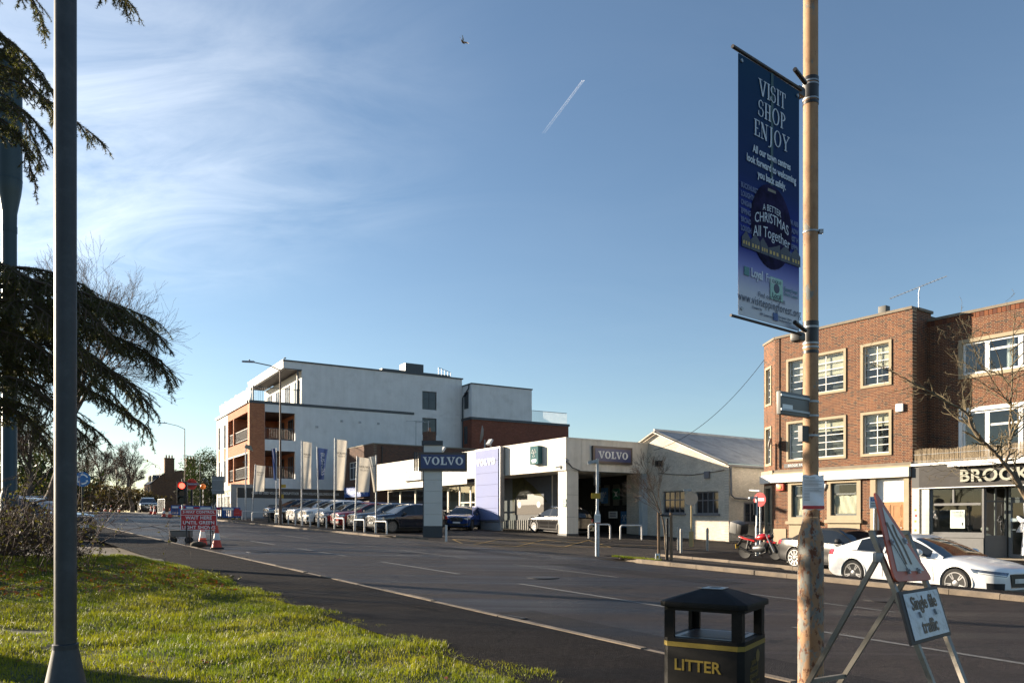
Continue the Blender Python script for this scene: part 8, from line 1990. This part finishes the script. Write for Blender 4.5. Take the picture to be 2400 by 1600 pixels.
    bough([fan(7.3), Pd(-200, 640, 12.6), Pd(60, 640, 12.4), Pd(240, 690, 12.2), Pd(355, 735, 12.2)], .08, 1.0)
    bough([fan(6.0), Pd(-200, 760, 10.4), Pd(0, 760, 9.8), Pd(120, 820, 9.6), Pd(200, 890, 9.6)], .08, 1.0)
    for (x0, y0, x1, y1, x2, y2, x3, y3, Y) in ((-150, 610, 60, 615, 180, 650, 260, 720, 10.2), (-150, 680, 40, 690, 130, 740, 200, 830, 9.4), (-150, 820, 60, 815, 200, 860, 300, 950, 12.4), (-150, 740, 120, 720, 280, 780, 372, 830, 11.0), (-150, 870, 20, 865, 110, 920, 190, 1000, 9.8), (-150, 770, 100, 765, 230, 830, 310, 905, 12.8), (-150, 650, 100, 650, 260, 700, 335, 750, 9.8), (-150, 560, -10, 600, 60, 650, 110, 740, 9.6), (-150, 930, 10, 915, 60, 950, 100, 1010, 11.6)):
        bough([fan(6.4), Pd(x0, y0, Y+.4), Pd(x1, y1, Y), Pd(x2, y2, Y-.2), Pd(x3, y3, Y-.2)], .07, 1.0)
    for (x0, y0, x1, y1, x2, y2, x3, y3, Y) in ((-150, 90, -10, 80, 60, 130, 105, 190, 9.6), (-150, 160, 0, 150, 80, 205, 140, 290, 11.6), (-150, 230, -10, 225, 50, 270, 90, 350, 9.6), (-150, 60, -30, 60, 20, 100, 50, 170, 10.6), (-150, 280, -10, 270, 50, 330, 80, 420, 10.4)):
        bough([fan(10.2), Pd(x0, y0, Y+.4), Pd(x1, y1, Y), Pd(x2, y2, Y-.2), Pd(x3, y3, Y-.2)], .05, .7)
    bough([fan(12.6), Pd(-150, -190, 9.8), Pd(80, -190, 9.4), Pd(180, -120, 9.3), Pd(245, -30, 9.3)], .05, .95)
    # the upper layer
    bough([fan(10.8), Pd(-200, 140, 10.8), Pd(-20, 110, 10.3), Pd(70, 160, 10.1), Pd(120, 215, 10.0)], .06, .75)
    bough([fan(10.4), Pd(-200, 200, 11.4), Pd(0, 180, 11.0), Pd(110, 230, 10.8), Pd(225, 320, 10.7)], .06, .75)
    bough([fan(10.0), Pd(-200, 250, 10.6), Pd(-20, 225, 10.2), Pd(60, 260, 10.0), Pd(118, 330, 10.0)], .055, .7)
    bough([fan(9.6), Pd(-200, 310, 11.2), Pd(-30, 285, 11.0), Pd(40, 310, 10.8), Pd(95, 380, 10.8)], .05, .6)
    # tips hanging in from above the frame
    bough([fan(12.3), Pd(-150, -150, 10.6), Pd(60, -130, 10.0), Pd(200, -80, 9.8), Pd(290, -10, 9.7)], .05, .95)
    bough([fan(12.0), Pd(-150, -90, 11.6), Pd(-10, -70, 11.2), Pd(60, -20, 11.0), Pd(100, 60, 11.0)], .045, .85)
    # the rest of the crown, out of the picture, sketched so that the shade is right
    for i in range(16):
        h = 9.0+5.5*i/16; a = g.uniform(0, 6.28); L = (6.2*(1-(h/16.5))+1.2)*KD
        if math.cos(a) > .1: a += math.pi
        d = np.array([math.cos(a), math.sin(a), .0]); bough([fan(h), fan(h)+d*L*.5+np.array([0, 0, .3]), fan(h)+d*L+np.array([0, 0, -.7])], .07, .9, .2)
    link('trunk', segmesh('trunk', np.array(T), 12), BARK, o); link('branches', segmesh('branches', np.array(S), 4), TWIG, o)
    N = np.concatenate(ND).reshape(-1, 3)-B; link('needles', npmesh('needles', N, np.arange(len(N)).reshape(-1, 3)), NEED, o)
    print('CEDAR needles', len(N)//3)
cedar()

# bare shrub in the bank, with cut stumps
def shrub():
    base = xy(15.8, 1.4); o = thing('bare_shrub', (base[0], base[1], G(*base)+.2), 0, 'tangled bare brown shrub with cut stems on the grass bank', 'shrub')
    g = np.random.default_rng(9); S = []; LV = []; ox, oy, oz = o.location
    def cane(x, y, L, dx, dy, lev=0, z=None, d0=None):
        p = np.array([x, y, (G(x, y)+bank(*st(x, y))) if z is None else z]); d = unit(np.array([dx, dy, 1.0]) if d0 is None else d0); n = 7
        for i in range(n):
            d = unit(d+g.normal(0, .13, 3)+np.array([dx*.06, dy*.06, -.05 if i > 3 else 0])); q = p+d*L/n; r = (.009-.003*lev)*(1-.75*i/n)
            S.append((p[0]-ox, p[1]-oy, p[2]-oz, q[0]-ox, q[1]-oy, q[2]-oz, max(r, .0022), max(r*.85, .002))); p = q
            if lev < 2 and g.uniform() < .75: cane(p[0], p[1], L*g.uniform(.25, .5), 0, 0, lev+1, p[2], unit(d+g.normal(0, .6, 3)))
            if g.uniform() < .03+.025*lev: LV.append(p-np.array([ox, oy, oz]))
    for i in range(330):
        s = g.uniform(14.6, 20.5); t = g.uniform(-5.5, 1.9); x, y = xy(s, t); hh = g.uniform(.7, 1.6)*(1.0 if t < 1.4 else .5)
        cane(x, y, hh, g.normal(.05, .35), g.normal(-.1, .25))
    for i in range(7):       # long arching whips over the path
        s = g.uniform(15.5, 18.5); t = g.uniform(.8, 2.0); x, y = xy(s, t); cane(x, y, g.uniform(1.3, 2.4), g.uniform(.5, 1.2), g.uniform(-.5, .1))
    link('canes', segmesh('canes', np.array(S), 3), mat('cane_brown', (.048, .021, .013), .75, 0, .35, 3), o)
    LV = np.array(LV); n = len(LV); a = g.normal(0, 1, (n, 3)); a *= .028/np.linalg.norm(a, axis=1, keepdims=True); b = g.normal(0, 1, (n, 3)); b *= .018/np.linalg.norm(b, axis=1, keepdims=True)
    V = np.stack([LV-a, LV-b, LV+a, LV+b], 1).reshape(-1, 3); link('leaves', npmesh('leaves', V, np.arange(n*4).reshape(-1, 4)), leafmat('shrub_leaf', (.07, .055, .014), (.09, .10, .02), .35), o)
    STUMP = mat('cut_stem', (.30, .21, .10), .8, 0, .2, 8)
    for u, v0, v1 in ((8, 1334, 1294), (34, 1335, 1290), (42, 1336, 1292), (65, 1333, 1288), (86, 1333, 1291)):
        p = at(u, v0, 14.2); p.z = G(p.x, p.y)+.02; q = p+Vector((g.normal(0, .03), 0, .42)); MB().tube([p-o.location, q-o.location], [.032, .026], 8).build('cut_stem', STUMP, o, smooth=50)
    # a litter of fine stuff in the dark under it
    mb = MB(); 
    # dense low thicket behind
    leafball('dark_thicket', Vector((*xy(20.5, -1.5), G(*xy(20.5, -1.5)))), 'dark thicket behind the bare shrub', 3.6, 2.6, .75, 14000, leafmat('thicket_leaf', (.022, .016, .009), (.04, .03, .014), .2, .8), 71, .07, 'thicket', None, False)
    leafball('bank_weeds', Vector((*xy(15.8, 2.9), G(*xy(15.8, 2.9))-.1)), 'green and brown weeds on the bank beside the footway', 1.3, 1.3, .16, 3600, leafmat('bank_leaf', (.035, .045, .012), (.07, .06, .02), .35), 72, .045, 'weeds', None, False)
shrub()

# young staked tree on the island
def young():
    p = uy(1562, 22.8); p.z += .09; o = thing('young_tree', p, 0, 'young bare street tree tied between two stakes on the island', 'tree')
    S, Lv = grow(31, (0, 0, 0), (.02, 0, 1), 1.75, .038, 3, nseg=7, spread=.68, wob=.08, up=.05, kids=(4, 6), shrink=.68, rshrink=.5, tip=.0032, kid_from=.72)
    link('trunk', segmesh('trunk', S[Lv <= 0], 8), BARKL, o); link('branches', segmesh('branches', S[Lv > 0], 4), mat('young_twig', (.13, .085, .055), .8, 0, .2, 6), o)
    st_m = mat('stake_wood', (.17, .11, .065), .85, 0, .2, 6, bump=.2)
    for x, y in ((-.22, 0), (.12, -.12)):
        MB().tube([(x, y, -.1), (x*1.0-.01, y, 1.42)], [.045, .042], 10).build('stake', st_m, o, smooth=40)
    MB().tube([(.02, 0, -.1), (.02, 0, 1.25)], .04, 8).build('tree_guard', BLACK, o); MB().tube([(-.2, -.03, 1.34), (0, -.06, 1.33), (.12, -.14, 1.33)], .025, 6).build('tie', RUBBER, o)
    q = thing('yellow_marker', uy(1541, 22.0)+Vector((0, 0, .09)), 0, 'small white and yellow hydrant marker at the island kerb', 'marker'); MB().box(-.06, .06, -.02, .02, 0, .16).build('block', SIGNW, q); MB().box(-.03, .03, -.024, -.0205, .03, .11).build('letter_plate', YELLOW, q)
young()

# street tree at the right edge, its limbs traced across the shopfront
def right_tree():
    base = uy(2450, 15.0); base.z += .09; o = thing('street_tree', base, 0, 'leafless street tree whose branches cross the salon front', 'tree')
    g = np.random.default_rng(12); S = []; B = np.array(base)
    def P(cx, cy, Y): return np.array(at(1760+cx/3.675, 680+cy/3.675, Y))       # crop coordinates of the close-up
    def limb(pts, r0, r1, sub=.9, lev=0):
        Q = [np.array(p) for p in pts]; C_ = []
        n = 6*(len(Q)-1)
        for i in range(n+1):
            t = i/n*(len(Q)-1); k = min(len(Q)-2, int(t)); f = t-k; p0, p1, p2, p3 = Q[max(0, k-1)], Q[k], Q[k+1], Q[min(len(Q)-1, k+2)]
            C_.append(.5*((2*p1)+(-p0+p2)*f+(2*p0-5*p1+4*p2-p3)*f*f+(-p0+3*p1-3*p2+p3)*f**3)+g.normal(0, .006, 3))
        for i in range(n):
            a, b = r0+(r1-r0)*i/n, r0+(r1-r0)*(i+1)/n; S.append((*(C_[i]-B), *(C_[i+1]-B), a*.72, b*.72))
            if i > 1 and g.uniform() < sub*.85:
                d = unit(C_[i+1]-C_[i]); ax = unit(np.cross(d, g.normal(0, 1, 3))); an = g.uniform(.5, 1.1); shoot(C_[i], d*math.cos(an)+ax*math.sin(an)+np.array([0, 0, .25]), g.uniform(.12, .65), max(.003, b*.5), 0)
    def shoot(p, d, L, r, lev):
        n = 5; q = np.array(p); d = unit(np.array(d))
        for i in range(n):
            d = unit(d+g.normal(0, .16, 3)+np.array([0, 0, .05])); z = q+d*L/n; S.append((*(q-B), *(z-B), max(r*(1-.6*i/n), .0024), max(r*(1-.6*(i+1)/n), .0022))); q = z
            if lev < 2 and g.uniform() < .5: shoot(q, d+g.normal(0, .7, 3), L*g.uniform(.25, .5), r*.6, lev+1)
    Yt = 15.0; top = P(2290, 1960, Yt-.1)
    limb([B+np.array([0, 0, -.1]), B+np.array([-.05, 0, 1.3]), P(2420, 1900, Yt), P(2270, 1560, Yt)], .085, .055, 0)
    limb([P(2420, 1900, Yt), P(2270, 1620, Yt), P(2140, 1440, Yt-.1), P(2010, 1310, Yt-.2), P(1900, 1160, Yt-.3), P(1850, 1050, Yt-.4), P(1650, 940, Yt-.6), P(1500, 850, Yt-.7), P(1380, 790, Yt-.8), P(1230, 710, Yt-.9), P(1020, 635, Yt-1.0)], .05, .006)
    limb([P(2190, 1500, Yt), P(2225, 1360, Yt+.2), P(2230, 1150, Yt+.3), P(2245, 900, Yt+.3), P(2255, 600, Yt+.3), P(2262, 350, Yt+.3), P(2290, 190, Yt+.3)], .04, .007)
    limb([P(2230, 1300, Yt+.2), P(2300, 1150, Yt+.1), P(2360, 1050, Yt), P(2440, 900, Yt)], .03, .01)
    limb([P(1900, 1160, Yt-.3), P(1830, 980, Yt-.2), P(1820, 800, Yt-.2)], .018, .005)
    limb([P(2240, 1000, Yt+.3), P(2100, 800, Yt+.2), P(1960, 600, Yt+.1), P(1890, 440, Yt), P(1850, 395, Yt)], .02, .005)
    limb([P(2250, 800, Yt+.3), P(2120, 720, Yt+.5), P(1990, 690, Yt+.5), P(1850, 650, Yt+.6)], .018, .005)
    limb([P(2225, 950, Yt+.3), P(2060, 840, Yt), P(1930, 760, Yt-.1), P(1810, 690, Yt-.2)], .018, .005)
    limb([P(2030, 1330, Yt-.2), P(2120, 1290, Yt-.4), P(2200, 1330, Yt-.5)], .016, .006)
    limb([P(2180, 1470, Yt-.1), P(2000, 1600, Yt-.4), P(1800, 1520, Yt-.6), P(1600, 1490, Yt-.8)], .016, .005)
    limb([P(2230, 1200, Yt+.3), P(2330, 1120, Yt+.6), P(2450, 1000, Yt+.8)], .022, .008)
    for k in range(10):
        a = g.uniform(-.4, 2.2); q = P(2230, g.uniform(300, 1300), Yt+.25); shoot(q, (math.cos(a), g.normal(0, .5), .5), g.uniform(.6, 1.3), .012, 0)
    S_ = np.array(S); big_ = S_[:, 6] > .02
    link('trunk', segmesh('trunk', S_[big_], 8), BARKL, o); link('branches', segmesh('branches', S_[~big_], 4), mat('right_twig', (.14, .11, .06), .8, 0, .35, 12), o)
right_tree()

# trees standing left of the picture, up-sun: only their shade reaches in
for i, (x, y, sc, rz) in enumerate(((-40, 24, .8, .3), (-48, 38, .9, 2.2))):
    c = copy_tree(big); c.location = (x, y, G(x, y)); c.rotation_euler = (0, 0, rz); c.scale = (sc,)*3; c['label'] = '%s bare tree of the row left of the picture' % ('first', 'second', 'third', 'fourth', 'fifth')[i]

# ------------------------------------------------------------------ birds and vapour trail
def bird(p, rz, label, sc, fly):
    o = thing('bird', p, rz, label, 'bird'); o.scale = (sc,)*3; FE = mat('feather_grey', (.07, .065, .065), .8, 0, .3, 20); FL = mat('feather_pale', (.35, .33, .3), .8, 0, .2, 20)
    rows = []
    for x, w, z in ((-.17, .004, .0), (-.12, .03, .0), (-.02, .05, .0), (.07, .04, .01), (.11, .025, .025), (.14, .026, .03), (.165, .006, .025)): rows.append([(x, w*math.cos(a), z+w*.9*math.sin(a)) for a in [2*math.pi*k/10 for k in range(11)]])
    b = MB().grid(rows); b.build('body', FE, o, smooth=60); MB().prism([(-.27, -.05), (-.27, .05), (-.14, .02), (-.14, -.02)], 'z', -.004, .004).build('tail', FE, o)
    for s in (1, -1):
        if fly: m = MB(); m.add([(.07, s*.03, .02), (-.06, s*.03, .02), (.10, s*.16, .14), (-.05, s*.17, .12), (.02, s*.34, .20), (-.07, s*.30, .17)], [(0, 1, 3, 2), (2, 3, 5, 4)]); m.build('wing', FL, o)
        else: MB().prism([(.06, .02), (-.16, .0), (-.05, -.03)], 'y', s*.045, s*.055).build('wing', FE, o)
    if not fly:
        for s in (1, -1): MB().tube([(0, s*.02, -.04), (0, s*.02, -.13)], .006, 5).build('leg', FE, o)
b0 = at(1084, 99, 38.0); bird(b0, R(60), 'pigeon in flight high in the blue sky', 1.0, True)
bpy.data.objects['bird'].rotation_euler = (R(55), R(10), R(70))
AP = Matrix.Translation((-23.5*75/70, 75.0, -.114)) @ Matrix.Rotation(ARZ, 4, 'Z') @ Matrix.Scale(75/70, 4)
bird(AP @ Vector((-.1, 3.15, 16.41)), R(120), 'bird perched on the corner of the apartment roof', 1.6, False); bird(AP @ Vector((-.9, 3.15, 16.40)), R(140), 'smaller bird left of the perched one on the apartment roof', 1.3, False)
def trail():
    Y = 16000.0; a = at(1274, 312, Y); b = at(1366, 190, Y*1.35); mb = MB(); d = (b-a).normalized(); sd = d.cross(Vector((0, 0, 1))).normalized()
    for k in (-1, 1):
        P = [a+(b-a)*i/20+sd*k*26 for i in range(21)]; mb.tube(P, [4+.8*i for i in range(21)], 6)
    k = NT('vapour'); v = k.coords(); k.b.inputs['Base Color'].default_value = (.95, .95, .95, 1); k.b.inputs['Roughness'].default_value = 1
    n = k.noise(v, .004, 4); tr = k.new('BsdfTransparent'); mx = k.new('MixShader'); lp = k.new('LayerWeight'); lp.inputs[0].default_value = .5
    f = k.m('MULTIPLY', k.m('SUBTRACT', 1, lp.outputs['Facing']), k.m('ADD', k.m('MULTIPLY', n, .15), .16)); tl = k.new('BsdfTranslucent'); tl.inputs[0].default_value = (.95, .95, .95, 1)
    ad = k.new('AddShader'); k.lk(k.b.outputs[0], ad.inputs[0]); k.lk(tl.outputs[0], ad.inputs[1])
    k.lk(f, mx.inputs[0]); k.lk(tr.outputs[0], mx.inputs[1]); k.lk(ad.outputs[0], mx.inputs[2]); k.lk(mx.outputs[0], k.out.inputs[0])
    mb.build('vapour_trail', k.mat, smooth=60, label='short white vapour trail high in the sky', cat='vapour trail')
trail()
